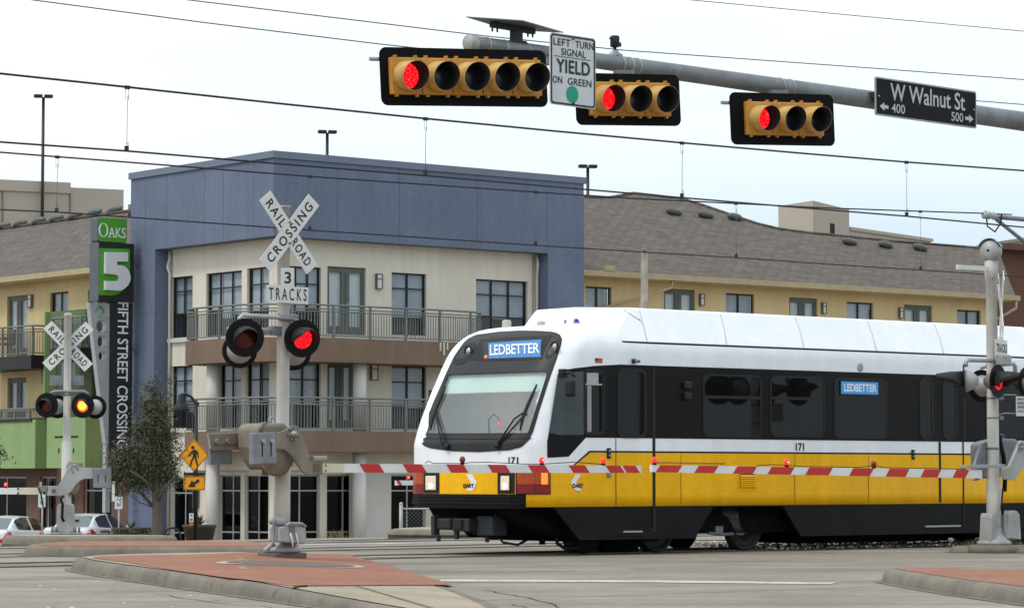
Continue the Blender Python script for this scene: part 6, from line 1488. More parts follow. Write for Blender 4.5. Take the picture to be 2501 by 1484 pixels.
# signs and lights on the mast
cbk = g1(706, 568, -.12); crossbuck(s1, cbk, -.11)
tp_ = lambda u, v: g1(u, v, -.11)
tpoly = [tp_(u, v) for u, v in ((651, 736), (651, 695), (686, 697), (686, 654), (718, 654), (718, 700), (753, 702), (752, 743))]
mb = MB(); mb.pxz(tpoly, -.115, -.107, 'signwhite'); tk = mb.build('track_count_sign', s1)
a, b = tp_(694, 692), tp_(710, 664); mb = MB(); mb.text('3', flat(a[0], a[1], b[0], b[1], -.118), 'letterdark', .02)
a, b = tp_(656, 731), tp_(748, 706); mb.build('lettering', tk); mb = MB(); mb.text('TRACKS', flat(a[0], a[1], b[0], b[1], -.118), 'letterdark', .008, 1.5); mb.build('lettering', tk)
c1, c2 = g1(598, 824, -.25), g1(738, 826, -.25)
mb = MB(); top = c1[1] + .30
mb.tube([(c1[0] - .0, -.12, c1[1] + .22), (c1[0], -.12, top - .04), (c1[0] + .05, -.12, top), (c2[0] - .05, -.12, top - .01), (c2[0], -.12, top - .05), (c2[0], -.12, c2[1] + .22)], .032, 'galvl', 10); mb.cyl((-.14, -.10, top), (.14, -.10, top - .002), .05, 'galv', n=10); mb.build('light_crossarm', s1)
mb = MB(); zz3 = top - .18; mb.cyl((c1[0] - .1, 0, zz3), (-.05, 0, zz3), .035, 'galvl', n=10); mb.box((-.2, -.06, zz3 - .06), (.02, .1, zz3 + .06), 'galv'); mb.build('light_crossarm', s1)
flasher(s1, (c1[0], -.25, c1[1]), R(-24), None, R(-4)); flasher(s1, (c2[0], -.25, c2[1]), R(-14), 'lit2', R(-4))
flasher(s1, (g1(585, 856, .3)[0], .30, g1(585, 856, .3)[1]), R(150), 'x', r=.235); flasher(s1, (g1(717, 862, .3)[0], .30, g1(717, 862, .3)[1]), R(150), 'x', r=.235)

# --- the crossing signal beyond the tracks at the left
RO2 = at(161, 1303, 62); F2 = Frame(RO2, R(4)); g2 = lambda u, v, y=0: F2.xz(u, v, y)
s2 = thing('crossing_signal', 'far crossing mast at the left whose crossbuck sits behind its pole', 'crossing signal', RO2, R(4))
hp = g2(163, 766)[1]
mb = MB(); mb.box((-.55, -.4, -.25), (.55, .4, -.0), 'kerb'); mb.build('foundation', s2, .02)
mb = MB(); mb.lathe((0, 0, 0), (0, 0, 1), [(.125, 0), (.125, .1), (.11, .12), (.11, 2.0), (.085, 2.02), (.08, hp - .06), (.088, hp - .05), (.088, hp), (.05, hp + .02)], 'polepaint', 20); mb.build('mast', s2)
mb = MB(); mb.box((-.32, -.3, .002), (.32, .3, .04), 'galvl'); mb.pxz([(-.19, .04), (.19, .04), (.17, .62), (.12, .66), (-.14, .66), (-.18, .6)], -.20, .15, 'galvl'); mb.build('base_casting', s2, .02)
for x in (-.27, -.2, .22, .3): 
    mb = MB(); mb.cyl((x, -.24, .04), (x, -.24, .16), .03, 'galv', n=8); mb.build('anchor_bolt', s2)
crossbuck(s2, g2(166, 845, .1), .12, 1.30, .25, (44, -46))
mb = MB(); a, b = g2(121, 940, .1), g2(205, 916, .1); mb.box((a[0], .1, a[1]), (b[0], .112, b[1]), 'plategrey'); q = g2(183, 885, .1); mb.box((g2(150, 916, .1)[0], .1, b[1]), (q[0], .112, q[1]), 'plategrey'); mb.build('sign_back', s2)
c1, c2 = g2(114, 989, -.2), g2(202, 990, -.2); top = c1[1] + .30
mb = MB(); mb.tube([(c1[0] + .1, -.05, c1[1] + .2), (c1[0] + .1, -.05, top - .02), (c1[0] + .16, -.05, top), (c2[0] + .02, -.05, top), (c2[0] + .08, -.05, top - .03), (c2[0] + .08, -.05, c2[1] + .2)], .045, 'galv', 10); mb.lathe((0, 0, top - .08), (0, 0, 1), [(.1, 0), (.1, .04)], 'galv', 16); mb.build('light_crossarm', s2)
flasher(s2, (c1[0], -.2, c1[1]), R(-20), None, R(-1), .27, .20); flasher(s2, (c2[0], -.2, c2[1]), R(-20), 'litorange', R(-1), .27, .16)
flasher(s2, (c1[0] + .2, .25, c1[1] - .02), R(165), 'x'); flasher(s2, (c2[0] + .24, .25, c2[1] - .02), R(165), 'x')
NP = lambda x, y: (x / 3.711 * .62035, (1750 + y / 3.711) * .62035)
def npoly(pts, y): return [g2(*NP(a, b), y) for a, b in pts]
mb = MB(); mb.pxz(npoly([(975, 300), (1010, 235), (1200, 245), (1210, 520), (1150, 540), (1140, 660), (1080, 735), (1000, 690), (985, 500)], -.1), -.22, .2, 'rusty'); mb.build('gate_mechanism', s2, .05, 3)
mb = MB(); mb.pxz(npoly([(708, 605), (845, 600), (890, 540), (960, 400), (1010, 300), (1060, 275), (1110, 280), (1160, 318), (1200, 332), (1360, 335), (1360, 492), (1240, 495), (1180, 515), (1120, 570), (1040, 680), (980, 725), (920, 740), (690, 742)], -.36), -.40, -.36, 'galvl'); fs_ = mb.build('front_support', s2, .008)
for a, b in ((1060, 305), (1110, 310), (1040, 350), (1130, 350), (1070, 395)): 
    p = g2(*NP(a, b), -.4); mb = MB(); mb.cyl((p[0], -.40, p[1]), (p[0], -.42, p[1]), .022, 'galv', n=8); mb.build('bolt', fs_)
mb = MB(); mb.pxz(npoly([(755, 645), (815, 645), (815, 700), (755, 700)], -.4), -.406, -.402, 'stain'); mb.build('warning_plate', fs_)
mb = MB(); mb.pxz(npoly([(1362, 338), (1600, 336), (1618, 350), (1620, 632), (1362, 626)], -.4), -.44, -.28, 'plategrey'); pw_ = mb.build('counterweight', s2, .012)
for x in (1432, 1540):
    mb = MB(); mb.pxz(npoly([(x - 8, 440), (x + 8, 440), (x + 5, 550), (x - 5, 550)], -.44), -.444, -.44, 'black'); mb.build('slot', pw_)
mb = MB(); mb.pxz(npoly([(560, 600), (830, 596), (830, 612), (705, 640), (690, 690), (600, 680), (560, 640)], -.2), -.3, -.1, 'galv'); mb.build('arm_bracket', s2, .01)
mb = MB(); mb.tube([(x, -.42, z) for x, z in npoly([(930, 740), (885, 790), (915, 860), (910, 980), (905, 1060), (935, 1120)], -.42)], .03, 'black', 7); mb.tube([(x, -.3, z) for x, z in npoly([(560, 620), (600, 730), (630, 900)], -.3)], .018, 'black', 6); mb.build('cable', s2)
AY2 = -.2; xm = g2(88, 1198, AY2); X2 = lambda u: g2(u, 1198, AY2)[0]
arm, zc, hh = gate_arm(s2, X2(146), X2(-260), xm[1], xm[1], AY2, -1, [(X2(a), X2(a - 42)) for a in (-40, -130, -220)], .15, .12, lamps=((X2(14), 2),))
mb = MB(); mb.box((X2(146), AY2 - .004, xm[1] - .074), (X2(42), AY2 - .001, xm[1] + .074), 'armcream'); mb.build('arm_adapter', arm)
for u in (44, 108, 141):
    for e in (-1, 1): mb = MB(); mb.sphere((X2(u), AY2 - .01, xm[1] + e * .05), .022, 'black', 8); mb.build('bolt', arm)

# --- the crossing signal at the right edge, seen from the side
RO3 = at(2427, 1328, 45); RO3.z = .10; F3 = Frame(RO3, A); g3 = lambda u, v, y=0: F3.xz(u, v, y)
s3 = thing('crossing_signal', 'right hand crossing mast with a bell on top and its gate lowered', 'crossing signal', RO3, A)
mb = MB(); mb.lathe((0, 0, -.12), (0, 0, 1), [(.42, 0), (.42, .12), (.38, .14)], 'kerb', 28); mb.build('foundation', s3)
hp = g3(2422, 640)[1]
mb = MB(); mb.lathe((0, 0, .02), (0, 0, 1), [(.115, 0), (.115, 1.0), (.095, 1.02), (.088, hp - .3), (.105, hp - .28), (.105, hp)], 'polepaint', 20); mb.build('mast', s3)
mb = MB(); mb.lathe((0, 0, hp + .17), (-.9, -.35, .05), [(0, -.14), (.1, -.13), (.17, -.04), (.18, .03), (.15, .10), (.06, .135), (0, .14)], 'galvl', 26); bl2 = mb.build('bell', s3)
mb = MB(); dd = V((-.9, -.35, .05)).normalized(); a_, b2, dd = basis(dd); mb.lathe((0, 0, hp + .17), dd, [(.185, -.06), (.20, .10)], 'galvl', 20, R(200 - 180), R(160), caps=False); mb.cyl(V((0, 0, hp + .17)) + dd * .14, V((0, 0, hp + .17)) + dd * .15, .02, 'black', n=8); mb.build('bell_hood', bl2)
# the old crossarms, plates turned edge on
mb = MB(); a, b = g3(2330, 652), g3(2400, 655); mb.bar((a[0], -.05, a[1]), (.05, .0, b[1]), .03, .07, 'signwhite'); mb.bar((-.12, -.12, hp - .22), (.36, .15, hp - .30), .02, .07, 'galvl'); mb.build('sign_bracket', s3)
# crossbuck turned away, so it shows nearly edge on
bz = g3(2440, 745)[1]
for k, a in enumerate((46, -46)):
    ca, sa = math.cos(R(a)), math.sin(R(a)); yy = -.02 - .02 * k
    fn = lambda p, t: V((p[0] * ca - p[1] * sa, t, bz + p[0] * sa + p[1] * ca))
    mb = MB(); mb.prism([(-.61, -.114), (.61, -.114), (.61, .114), (-.61, .114)], fn, yy, yy + .012, 'signwhite'); cb_ = mb.build('crossbuck', s3); cb_.location = (.12, -.06, 0); cb_.rotation_euler = (0, 0, R(46))
zt0, zt1 = g3(2438, 871)[1], g3(2438, 830)[1]
mb = MB(); mb.box((-.17, -.012, zt0), (.40, -.004, zt1), 'signwhite'); mb.box((.02, -.011, zt1 + .001), (.21, -.004, zt1 + .05), 'signwhite'); tkr = mb.build('track_count_sign', s3); tkr.rotation_euler = (0, 0, R(22)); tkr.location = (.02, -.11, 0)
mb = MB(); mb.text('TRACKS', flat(-.12, zt0 + .065, .38, zt0 + .205, -.016), 'letterdark', .015, 1.2); mb.build('lettering', tkr)
fz3 = g3(2440, 930)[1]
for (u, v, yy, az, lit) in ((2352, 930, -.10, -136, 'x'), (2396, 942, .25, 168, 'x'), (2437, 930, -.28, 12, 'lit2'), (2506, 935, .1, 190, 'x')):
    p = g3(u, v, yy); flasher(s3, (p[0], yy, p[1]), R(az), lit, 0, .26, .42)
mb = MB(); top = fz3 + .31; p0 = g3(2358, 880, -.1)
mb.tube([(p0[0], -.1, fz3 + .2), (p0[0], -.1, top - .03), (p0[0] + .06, -.1, top), (-.0, -.12, top)], .035, 'galvl', 10); mb.tube([(0, .1, top - .06), (.3, .1, top - .04), (.62, .1, top - .02), (.66, .1, top - .06), (.66, .1, top - .2)], .035, 'galvl', 10)
p1 = g3(2396, 890, .2); mb.tube([(p1[0], .2, fz3 + .2), (p1[0], .2, top - .1), (p1[0] + .05, .2, top - .08), (.0, .12, top - .08)], .03, 'galvl', 10); mb.build('light_crossarm', s3)
mb = MB(); p = g3(2447, 878, -.2); mb.box((p[0] - .1, -.3, p[1] - .1), (p[0] + .12, -.12, p[1] + .08), 'galvl'); mb.build('junction_box', s3, .03)
# small notice on two wire arms
a, b = g3(2479, 1015, -.1), g3(2512, 968, -.1)
mb = MB(); mb.box((a[0], -.12, a[1]), (b[0], -.11, b[1]), 'signwhite'); nt_ = mb.build('notice_sign', s3)
mb = MB(); rr = random.Random(2)
for z, h_ in ((.86, .10), (.66, .12), (.46, .12), (.28, .05), (.2, .04)):
    x = a[0] + .03
    while x < b[0] - .06: w_ = rr.uniform(.015, .035); mb.box((x, -.1225, a[1] + (b[1] - a[1]) * z - h_ * .2), (x + w_, -.1205, a[1] + (b[1] - a[1]) * z + h_ * .2), 'mesh'); x += w_ + .012
mb.build('print', nt_)
mb = MB()
for v in (968, 1013): z = g3(2440, v)[1]; mb = MB(); mb.tube([(.08, -.05, z), (.2, -.06, z + .03), (a[0] + .02, -.105, z + .03)], .01, 'galvl', 6); mb.build('notice_bracket', s3)
for v in (972, 1020): z = g3(2440, v)[1]; mb = MB(); mb.lathe((0, 0, z - .012), (0, 0, 1), [(.098, 0), (.098, .024)], 'galv', 16); mb.box((.06, -.09, z - .03), (.16, -.03, z + .03), 'galv'); mb.build('mast_clamp', s3)
# mechanism at the right
QP = lambda x, y: ((3600 + x / 2.474) * .62035, (1300 + y / 2.474) * .62035)
def qpoly(pts, y): return [g3(*QP(a, b), y) for a, b in pts]
mb = MB(); mb.pxz(qpoly([(690, 1100), (740, 1080), (860, 1050), (990, 1055), (1000, 1300), (900, 1310), (830, 1350), (830, 1440), (700, 1440), (695, 1300)], .15), .10, .5, 'galv'); mb.build('gate_mechanism', s3, .05, 3)
mb = MB(); mb.pxz(qpoly([(565, 1310), (600, 1190), (640, 1100), (680, 1083), (695, 1090), (690, 1320), (650, 1420), (600, 1460), (540, 1462), (590, 1440), (560, 1400)], .1), .06, .11, 'plategrey'); mb.build('rear_support', s3, .008)
mb = MB(); mb.pxz(qpoly([(900, 1320), (970, 1160), (1010, 1070), (1070, 1075), (1200, 1150), (1180, 1280), (1060, 1300), (950, 1455), (850, 1450), (840, 1340)], -.35), -.40, -.34, 'galvl'); fs_ = mb.build('front_support', s3, .01)
for a, b in ((1010, 1110), (1040, 1105), (1020, 1140), (1045, 1150), (1015, 1170)):
    p = g3(*QP(a, b), -.4); mb = MB(); mb.cyl((p[0], -.40, p[1]), (p[0], -.43, p[1]), .018, 'galv', n=8); mb.build('bolt', fs_)
mb = MB(); mb.pxz(qpoly([(472, 1308), (858, 1302), (862, 1336), (474, 1342)], -.28), -.34, -.20, 'galvl'); mb.build('cross_bar', s3, .006)
mb = MB(); p = g3(2431, 1084); mb.ring((p[0] + .12, -.02, g3(2440, 1066)[1]), (0, 1, 0), .04, .012, 'galv'); mb.lathe((0, 0, g3(2427, 1096)[1]), (0, 0, 1), [(.105, 0), (.105, .03)], 'galv', 18); mb.build('mast_clamp', s3)
mb = MB(); jb = [(.10, .12), (.40, .10), (.37, .50), (.30, .56), (.17, .56), (.12, .50)]; mb.pxz([(x, z) for x, z in jb], -.22, .05, 'galvl'); jbo = mb.build('junction_box', s3, .02)
mb = MB(); mb.pxz([(-.24, .03), (-.12, .03), (-.10, .40), (-.10, .52), (-.19, .52), (-.21, .46)], -.14, .1, 'galvl'); mb.build('base_casting', s3, .012)
mb = MB(); mb.lathe((0, 0, .02), (0, 0, 1), [(.27, 0), (.27, .05), (.2, .10), (.14, .18), (.12, .28)], 'galvl', 24); mb.build('base_flange', s3)
mb = MB(); mb.tube([(.2, -.05, .86), (.22, -.05, 1.1), (.20, -.04, 1.4), (.14, .0, 1.75)], .035, 'black', 8); mb.tube([(.05, -.15, .9), (-.02, -.17, .6), (.0, -.18, .5), (.06, -.16, .62)], .015, 'black', 6); mb.build('cable', s3)
AY3 = -.30; xm = g3(2388, 1157, AY3); xt = g3(1592, 1143, AY3); X3 = lambda u: g3(u, 1150, AY3)[0]
stp = [(1612, 1666), (1706, 1754), (1800, 1848), (1884, 1940), (1976, 2033), (2083, 2133), (2172, 2220), (2257, 2298), (2335, 2366)]
arm, zc, hh = gate_arm(s3, X3(2398), xt[0], xm[1], xt[1], AY3, -1, [(X3(a), X3(b)) for a, b in stp], .130, .100, lamps=((X3(1600), 1), (X3(1923), 2), (X3(2136), 0)))
mb = MB(); rr = random.Random(5); pts = []
for i in range(150):
    u = 1600 + (1775 - 1600) * i / 150; pts.append((X3(u), AY3 + .02 + .014 * math.cos(i * 1.9), zc(X3(u)) + hh(X3(u)) + .03 + .014 * math.sin(i * 1.9)))
mb.tube(pts, .004, 'black', 4); mb.tube([(X3(u), AY3 + .02, zc(X3(u)) + hh(X3(u)) + d_) for u, d_ in ((1850, .012), (1880, .03), (1923, .03), (1960, .012), (2100, .012), (2136, .04), (2170, .012), (2360, .012))], .006, 'black', 5); mb.build('lamp_cable', arm)

# --- a far gate beyond the tracks, its tip showing left of the train
o = at(960, 1300, 70); o.z = -.3; Fg = Frame(o, A); sg = thing('crossing_gate', 'far gate arm with a red lamp poking out behind the train nose', 'crossing gate', Fg.world((6.5, 0, 0)), A)
gx = lambda u: Fg.xz(u, 1178, 0)[0] - 6.5; gzz = Fg.xz(980, 1178, 0)[1]
mb = MB(); mb.cyl((0, 0, 0), (0, 0, 2.3), .1, 'polepaint'); mb.build('mast', sg); mb = MB(); mb.box((-.3, -.3, .9), (.3, .3, 1.6), 'galv'); mb.build('gate_mechanism', sg, .05)
gate_arm(sg, -.3, gx(955), gzz, gzz, -.2, 1, [(gx(955), gx(963))] + [(gx(a), gx(a + 22)) for a in (1003, 1052, 1100, 1148)], .13, .12, lamps=((gx(986), 2),))

# ---------------------------------------------------------------- mast arm with signals
MO = at(1148, 105, 33); MF = Frame((MO.x, MO.y, 0), B); m1 = lambda u, v, y=0: MF.xz(u, v, y)
ma = thing('signal_mast', 'long galvanised mast arm reaching over the road from the right', 'mast arm', MF.o, B)
mb = MB(); mb.lathe((0, 0, MO.z), (1, 0, 0), [(.082, 0), (.088, .02), (.14, 11.0), (.155, 14.0)], 'galv', 26); am_ = mb.build('arm', ma)
mb = MB(); mb.lathe((-.045, 0, MO.z), (1, 0, 0), [(.0, -.004), (.088, 0), (.096, .01), (.096, .12), (.09, .125)], 'galvl', 26); mb.build('end_cap', am_)
mb = MB(); mb.cyl((14.2, 0, 0), (14.2, 0, MO.z + .4), .2, 'galv', .17, 24); mb.box((13.9, -.22, MO.z - .25), (14.5, .22, MO.z + .25), 'galv'); mb.lathe((14.2, 0, 0), (0, 0, 1), [(.36, 0), (.36, .05), (.24, .07)], 'galv', 20); mb.build('pole', ma)
for u in (1186, 1228, 1282, 1512, 1533, 1552, 1900, 1924):
    x = m1(u, 150)[0]; mb = MB(); r_ = .086 + .0055 * x; mb.lathe((x, 0, MO.z), (1, 0, 0), [(r_, 0), (r_ + .006, .002), (r_ + .006, .018), (r_, .02)], 'galvl', 22, caps=False); mb.build('strap', am_)
# flat solar-panel-like plate on a bracket
p = m1(1262, 95); mb = MB(); mb.box((p[0] - .07, -.05, MO.z + .085), (p[0] + .05, .05, MO.z + .22), 'hood'); mb.bar((p[0] - .42, 0, MO.z + .25), (p[0] + .28, 0, MO.z + .24), .06, .06, 'hood'); mb.box((p[0] - .12, -.07, MO.z + .07), (p[0] + .1, .07, MO.z + .10), 'hood')
for dx in (-.4, -.32, .18, .26): mb.cyl((p[0] + dx, 0, MO.z + .22), (p[0] + dx, 0, MO.z + .17), .012, 'hood', n=6)
t = thing('panel_antenna', 'flat grey panel on a short bracket at the tip of the mast arm', 'panel', MF.world((p[0], 0, MO.z + .09)), B)
br = mb.build('bracket', t); br.location = (-p[0], 0, -MO.z - .09)
mb = MB(); w_, d_ = .72, .40; mb.prism([(-.80, .02), (-.15, -.26), (.72, -.06), (.10, .26)], lambda q, tt: V((q[0], q[1], .19 + tt - .02 * q[0] - .03 * q[1])), 0, .012, 'galv'); mb.build('panel', t)
# detector
p = m1(1501, 108); t = thing('detector_camera', 'small black detector cylinder clamped on top of the mast arm', 'detector', MF.world((p[0], 0, MO.z + .1)), B)
mb = MB(); zz4 = lambda v: m1(1501, v)[1] - MO.z - .1
mb.lathe((0, 0, zz4(116)), (0, 0, 1), [(.045, 0), (.058, .01), (.058, .13), (.05, .14)], 'hood', 18); mb.box((.03, -.04, zz4(116) + .01), (.075, .04, zz4(116) + .06), 'hood'); mb.cyl((0, 0, zz4(122)), (0, 0, zz4(116)), .02, 'hood', n=8); mb.cyl((-.09, 0, zz4(116) + .10), (-.05, 0, zz4(116) + .10), .012, 'hood', n=8); mb.build('housing', t)
mb = MB(); mb.bar((-.09, 0, -.03), (.02, 0, .045), .09, .05, 'galvl'); mb.bar((.0, 0, .04), (.1, 0, -.02), .07, .04, 'galvl'); mb.sphere((.1, 0, .005), .03, 'galvl', 8); mb.build('clamp', t)

def signal(lb, u, v, D, rot, nsec, litsec, w_, h_, pitch, yel_h, arrow=False, tilt=0, mount=True):
    o = at(u, v, D); t = thing('traffic_signal', lb, 'traffic light', o, rot, 'horizontal traffic signals on the mast arm')
    t.rotation_euler = (0, R(tilt), rot)
    mb = MB(); mb.pxz(rounded(-w_ / 2, -h_ / 2, w_ / 2, h_ / 2, .085, 8), -.012, 0, 'blackplate'); mb.build('backplate', t)
    W_ = pitch * nsec
    for k in range(nsec):
        x = -W_ / 2 + pitch * (k + .5); mb = MB(); mb.box((x - pitch / 2 + .004, -.075, -yel_h / 2), (x + pitch / 2 - .004, .12, yel_h / 2), 'sigyel'); sec = mb.build('signal_section', t, .012)
        for e in (-.33, .33):
            for z in (-1, 1): mb = MB(); mb.box((x + e * pitch - .016, -.075, z * (yel_h / 2 + .012) - .013), (x + e * pitch + .016, -.035, z * (yel_h / 2 + .012) + .013), 'sigyel'); mb.build('latch', sec)
        lit = k in litsec; mb = MB(); mb.lathe((x, -.078, 0), (0, -1, 0), [(0, .028), (.08, .022), (.148, .004)], 'lit' if lit else 'offlens', 26, caps=False); mb.lathe((x, -.078, 0), (0, -1, 0), [(.148, .004), (.1625, .002)], 'visin', 26, caps=False); mb.build('lens', sec)
        # full visor, longer at its top
        mb = MB(); n_ = 34; vs = []; R0, Ri = .165, .1615; d = V((.0, -1, -.10)).normalized()
        for j, (rr, tt, fl) in enumerate(((R0, 0, 0), (R0, 1, 1), (Ri, 1, 1), (Ri, 0, 0))):
            for i in range(n_):
                th = 2 * math.pi * i / n_; L_ = (.225 + .045 * math.sin(th)) * tt; vs.append(V((x + rr * math.cos(th), -.075, rr * math.sin(th))) + d * L_)
        mb.add(vs, [(i, (i + 1) % n_, n_ + (i + 1) % n_, n_ + i) for i in range(n_)] + [(n_ + i, n_ + (i + 1) % n_, 2 * n_ + (i + 1) % n_, 2 * n_ + i) for i in range(n_)], 'visyel', True)
        mb.add(vs, [(2 * n_ + i, 2 * n_ + (i + 1) % n_, 3 * n_ + (i + 1) % n_, 3 * n_ + i) for i in range(n_)], 'visin', True); mb.build('visor', sec)
    mb = MB(); mb.cyl((-w_ / 2 - .10, .03, h_ * .30), (-w_ / 2 + .1, .03, h_ * .30), .024, 'galvl', n=10); mb.build('wire_conduit', t); mb = MB(); (mb.box((-.13, .02, h_ * .2), (.13, .10, h_ / 2 + .05), 'galv') if mount else mb.box((.2, .02, -.05), (.5, .12, h_ * .4), 'galv')); mb.build('mounting', t)
    mb = MB(); mb.box((-W_ / 2 - .03, .0, -yel_h * .42), (-W_ / 2 - .005, .05, yel_h * .36), 'sigyel'); mb.build('side_hinge', t)
    return t
RS = R(30)
signal('five lamp horizontal signal at the arm tip, leftmost lamp red, left of the yield sign', 1134, 190, 31.6, RS, 5, (0,), 2.13, .645, .386, .41, tilt=-3.2, mount=False)
signal('three lamp signal partly behind the yield sign, leftmost lamp red', 1533, 244, 34.3, RS, 3, (0,), 1.50, .63, .385, .41, tilt=-3)
signal('three lamp signal between the yield sign and the street name sign', 1910, 292, 36.4, RS, 3, (0,), 1.63, .67, .405, .43, tilt=-2.6)
for u, D in ((1532, 34.5), (1912, 36.6)):
    pass
# regulatory sign
g = lambda u, v: m1(u, v, -.72)
yo = V((g(1399, 174)[0], -.72, g(1399, 174)[1])); t = thing('yield_sign', 'white left turn signal yield on green sign hanging beside the five lamp signal', 'sign', MF.world(yo), B); YF = Frame(MF.world(yo), B); gy = lambda u, v: YF.xz(u, v, 0)
cs4 = [gy(1343, 80), gy(1458, 98), gy(1450, 269), gy(1342, 256)]; xw = ((cs4[1][0] - cs4[0][0]) + (cs4[2][0] - cs4[3][0])) / 2; zh = ((cs4[0][1] - cs4[3][1]) + (cs4[1][1] - cs4[2][1])) / 2
mb = MB(); ro = rounded(-xw / 2, -zh / 2, xw / 2, zh / 2, .045); mb.pxz(ro, 0, .012, 'regwhite'); pl = mb.build('plate', t)
mb = MB(); ringfaces(mb, rounded(-xw / 2 + .012, -zh / 2 + .012, xw / 2 - .012, zh / 2 - .012, .04), rounded(-xw / 2 + .032, -zh / 2 + .032, xw / 2 - .032, zh / 2 - .032, .03), XZ, -.002, -.005, 'letterdark'); mb.build('border', pl)
def yt(s, x0, x1, za, zb_, bold=.012, spc=1.05): mb.text(s, flat(x0 * xw - xw / 2, zh / 2 - zb_ * zh, x1 * xw - xw / 2, zh / 2 - za * zh, -.005), 'letterdark', bold, spc)
mb = MB(); yt('LEFT', .07, .44, .07, .17); yt('TURN', .55, .95, .07, .17); yt('SIGNAL', .24, .78, .20, .30); yt('YIELD', .13, .87, .355, .545, .022); yt('ON', .055, .26, .60, .70); yt('GREEN', .38, .90, .60, .70)
mb.box((.09 * xw - xw / 2, -.005, zh / 2 - .325 * zh), (.89 * xw - xw / 2, -.002, zh / 2 - .317 * zh), 'letterdark'); mb.build('lettering', pl)
mb = MB(); mb.sheet([(-.02 * xw + .10 * math.cos(i * math.pi / 16), -.005, zh / 2 - .83 * zh + .10 * math.sin(i * math.pi / 16)) for i in range(32)], 'dotgreen'); mb.build('green_ball', pl)
for z, m in ((.05, 'redlens'), (.955, 'hood')): mb = MB(); mb.sphere((.0, -.008, zh / 2 - z * zh), .016, m, 8); mb.build('bolt', pl)
mb = MB(); mb.bar((0, .06, -zh * .45), (0, .06, zh * .45), .05, .05, 'galv', (0, 1, 0)); mb.box((-.06, .03, .12), (.06, .66, .20), 'galv'); mb.build('bracket', t)
# street name sign
yo = V((m1(2263, 252, -.2)[0], -.2, m1(2263, 252, -.2)[1])); NF = Frame(MF.world(yo), B); gn = lambda u, v: NF.xz(u, v, 0)
t = thing('street_sign', 'black street name sign on the mast arm between the third signal and the right edge', 'sign', MF.world(yo), B)
cs4 = [gn(2142, 190), gn(2388, 226), gn(2385, 316), gn(2139, 283)]; xw = cs4[1][0] - cs4[0][0]; zh = ((cs4[0][1] - cs4[3][1]) + (cs4[1][1] - cs4[2][1])) / 2
mb = MB(); mb.pxz(rounded(-xw / 2, -zh / 2, xw / 2, zh / 2, .03), 0, .02, 'galvl'); pl = mb.build('frame', t)
mb = MB(); mb.pxz(rounded(-xw / 2 + .022, -zh / 2 + .022, xw / 2 - .022, zh / 2 - .022, .02), -.004, -.001, 'walnut'); pl = mb.build('face', t)
def nt2(s, x0, x1, za, zb_, bold=.0, spc=1.0): mb.text(s, flat(x0 * xw - xw / 2, zh / 2 - zb_ * zh, x1 * xw - xw / 2, zh / 2 - za * zh, -.007), 'signgrey', bold, spc)
mb = MB(); nt2('W Walnut St', .14, .88, .11, .57, .012); nt2('400', .15, .28, .64, .88, .008); nt2('500', .74, .86, .64, .88, .008)
for x, s in ((.035, 1), (.965, -1)):
    ar = [(0, .0), (.045, .11), (.045, .045), (.085, .045), (.085, -.045), (.045, -.045), (.045, -.11)]
    mb.sheet([((x + s * a) * xw - xw / 2, -.007, zh / 2 - (.76 - b) * zh) for a, b in ar], 'signgrey')
mb.build('lettering', pl)
for x, z in ((.03, .5), (.97, .5)): mb = MB(); mb.sphere((x * xw - xw / 2, -.008, zh / 2 - z * zh), .014, 'galvl', 8); mb.build('bolt', pl)
mb = MB(); mb.box((-xw * .51, .02, -.03), (-xw * .46, .12, .05), 'hood'); mb.bar((-xw * .48, .07, 0), (xw * .48, .07, 0), .05, .06, 'galv'); mb.build('bracket', t)

# ---------------------------------------------------------------- overhead wires
def wire(name, lb, F, y, px, r, m, x_ext=None):
    pts = [F.hit(u, v, y=y) for u, v in px]
    mb = MB(); mb.tube([F.world(p) for p in pts], r, m, 6); return tag(mb.build(name), lb, 'wire', 'overhead wires'), pts
YA, YB = VW / 2, VW / 2 + 8.55
def sag(px): return px
w1_ = [(-150, 162), (0, 180), (310, 213), (680, 253), (1040, 290), (1350, 320), (1665, 349), (1940, 373), (2213, 396), (2500, 417), (2700, 431)]
w2_ = [(-150, 335), (0, 347), (310, 369), (680, 400), (1040, 429), (1350, 456), (1667, 483), (1940, 506), (2213, 528), (2500, 555), (2700, 574)]
w3_ = [(-150, 360), (0, 372), (140, 383), (450, 407), (757, 431), (1030, 450), (1308, 469), (1550, 485), (1797, 497), (2020, 508), (2247, 516), (2405, 521), (2470, 524)]
w4_ = [(-150, 504), (0, 512), (140, 518), (450, 540), (757, 562), (1030, 580), (1308, 599), (1550, 614), (1797, 629), (2020, 645), (2247, 659), (2500, 676), (2700, 690)]
wire('messenger_wire', 'thick black wire crossing the whole picture above the blue building', TF, YA, w1_, .017, 'wire')
wire('contact_wire', 'second black wire below the thick one, crossing just under the blue parapet top', TF, YA, w2_, .015, 'wire')
wire('messenger_wire', 'black wire passing from the left edge to the rail mast arm at right', TF, YB, w3_, .016, 'wire')
wire('contact_wire', 'lowest black wire, passing in front of the cream wall and grey roof', TF, YB, w4_, .014, 'wire')
def vint(px, u):
    for (a, va), (b, vb) in zip(px, px[1:]):
        if a <= u <= b: return va + (vb - va) * (u - a) / (b - a)
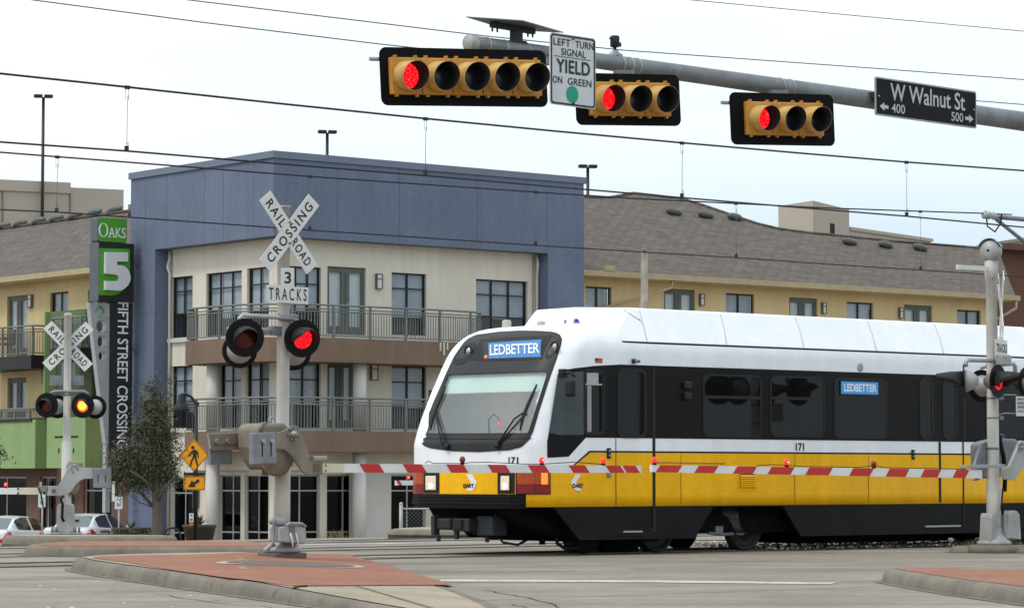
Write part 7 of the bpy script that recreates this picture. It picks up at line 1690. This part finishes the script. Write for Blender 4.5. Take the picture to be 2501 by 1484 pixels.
def dropper(u, wa, wb, y, lb):
    a = TF.hit(u, vint(wa, u), y=y); b = TF.hit(u - 1, vint(wb, u - 1), y=y); b.x = a.x - .01; t = thing('wire_dropper', lb, 'hanger', TF.world((a.x, a.y, b.z)), A, 'wire droppers'); h = a.z - b.z
    mb = MB(); mb.tube([(0, 0, .07), (.0, 0, h * .5), (.01, 0, h - .12)], .0045, 'wirel', 5); mb.build('rod', t)
    mb = MB(); mb.box((-.035, -.02, h - .03), (.035, .02, h + .02), 'wire'); mb.tube([(-.025, 0, h - .02), (-.025, 0, h - .18), (.02, 0, h - .18), (.02, 0, h - .02)], .004, 'wirel', 4); mb.build('top_clamp', t)
    mb = MB(); mb.box((-.03, -.02, -.01), (.02, .02, .07), 'wire'); mb.tube([(.02, 0, .07), (.025, 0, .13), (-.02, 0, .10)], .005, 'wirel', 4); mb.build('bottom_clamp', t)
for u, lb in ((311, 'dropper between the two upper wires, left of the blue building'), (1039, 'dropper between the two upper wires, above the middle of the blue parapet'), (1665, 'dropper between the two upper wires, above the grey roof crest'), (2213, 'dropper between the two upper wires below the street name sign')): dropper(u, w1_, w2_, YA, lb)
for u, lb in ((140, 'dropper on the lower wires in front of the beige wall'), (757, 'dropper on the lower wires behind the crossbuck'), (1308, 'dropper on the lower wires before the right end of the blue wall'), (1797, 'dropper on the lower wires before the grey roof'), (2247, 'dropper on the lower wires near the right roof ventilators')): dropper(u, w3_, w4_, YB, lb)
# utility lines high above
wire('utility_line', 'thin grey line high at the left, passing behind the five lamp signal', TF, 30, [(-100, -22), (75, 0), (500, 56), (925, 108), (1500, 170), (2130, 225), (2390, 247), (2700, 272)], .018, 'wirel')
wire('utility_line', 'thin grey line passing just above the mast arm to the right edge', TF, 30, [(200, -32), (455, 0), (1180, 88), (1520, 123), (2130, 167), (2500, 195), (2700, 209)], .018, 'wirel')
wire('utility_line', 'topmost thin brownish line in the upper right sky', TF, 30, [(1500, -20), (1680, 0), (2100, 40), (2500, 77), (2700, 95)], .014, 'bark')
# rail mast arm holding the lower wires
o = TF.world((TF.hit(2640, HZ, y=YB + 1.6).x, YB + 1.6, 0)); o.z = -.2; t = thing('catenary_mast', 'grey tubular bracket arm holding the lower wires at the right edge', 'catenary mast', o, A); cl_ = Frame(o, A)
hx = lambda u, v, y: cl_.hit(u, v, y=y)
a, b = hx(2403, 527, -1.6), hx(2520, 526, -1.2)
mb = MB(); mb.cyl((0, 0, 0), (0, 0, 9), .16, 'galv', .13, 18); mb.build('pole', t)
mb = MB(); mb.cyl(a, (0, 0, b.z + .05), .055, 'galv', n=12); c_ = hx(2432, 535, -1.55); d_ = hx(2520, 606, -1.2); mb.cyl(c_, d_, .045, 'galv', n=12); mb.cyl(d_, (0, 0, d_.z - 1.6), .045, 'galv', n=12); arm_ = mb.build('bracket_arm', t)
mb = MB(); m_ = hx(2425, 527, -1.6); mb.lathe(m_ - V((.35, 0, 0)), (1, 0, 0), [(.05, 0), (.09, .05), (.06, .12), (.09, .2), (.06, .28), (.09, .36), (.05, .45)], 'galvl', 14); mb.tube([m_ + V((-.25, 0, .1)), m_ + V((-.2, 0, -.25)), m_ + V((.05, 0, -.36)), m_ + V((.25, 0, -.15)), m_ + V((.28, 0, .05))], .018, 'black', 6); mb.build('insulator', arm_)
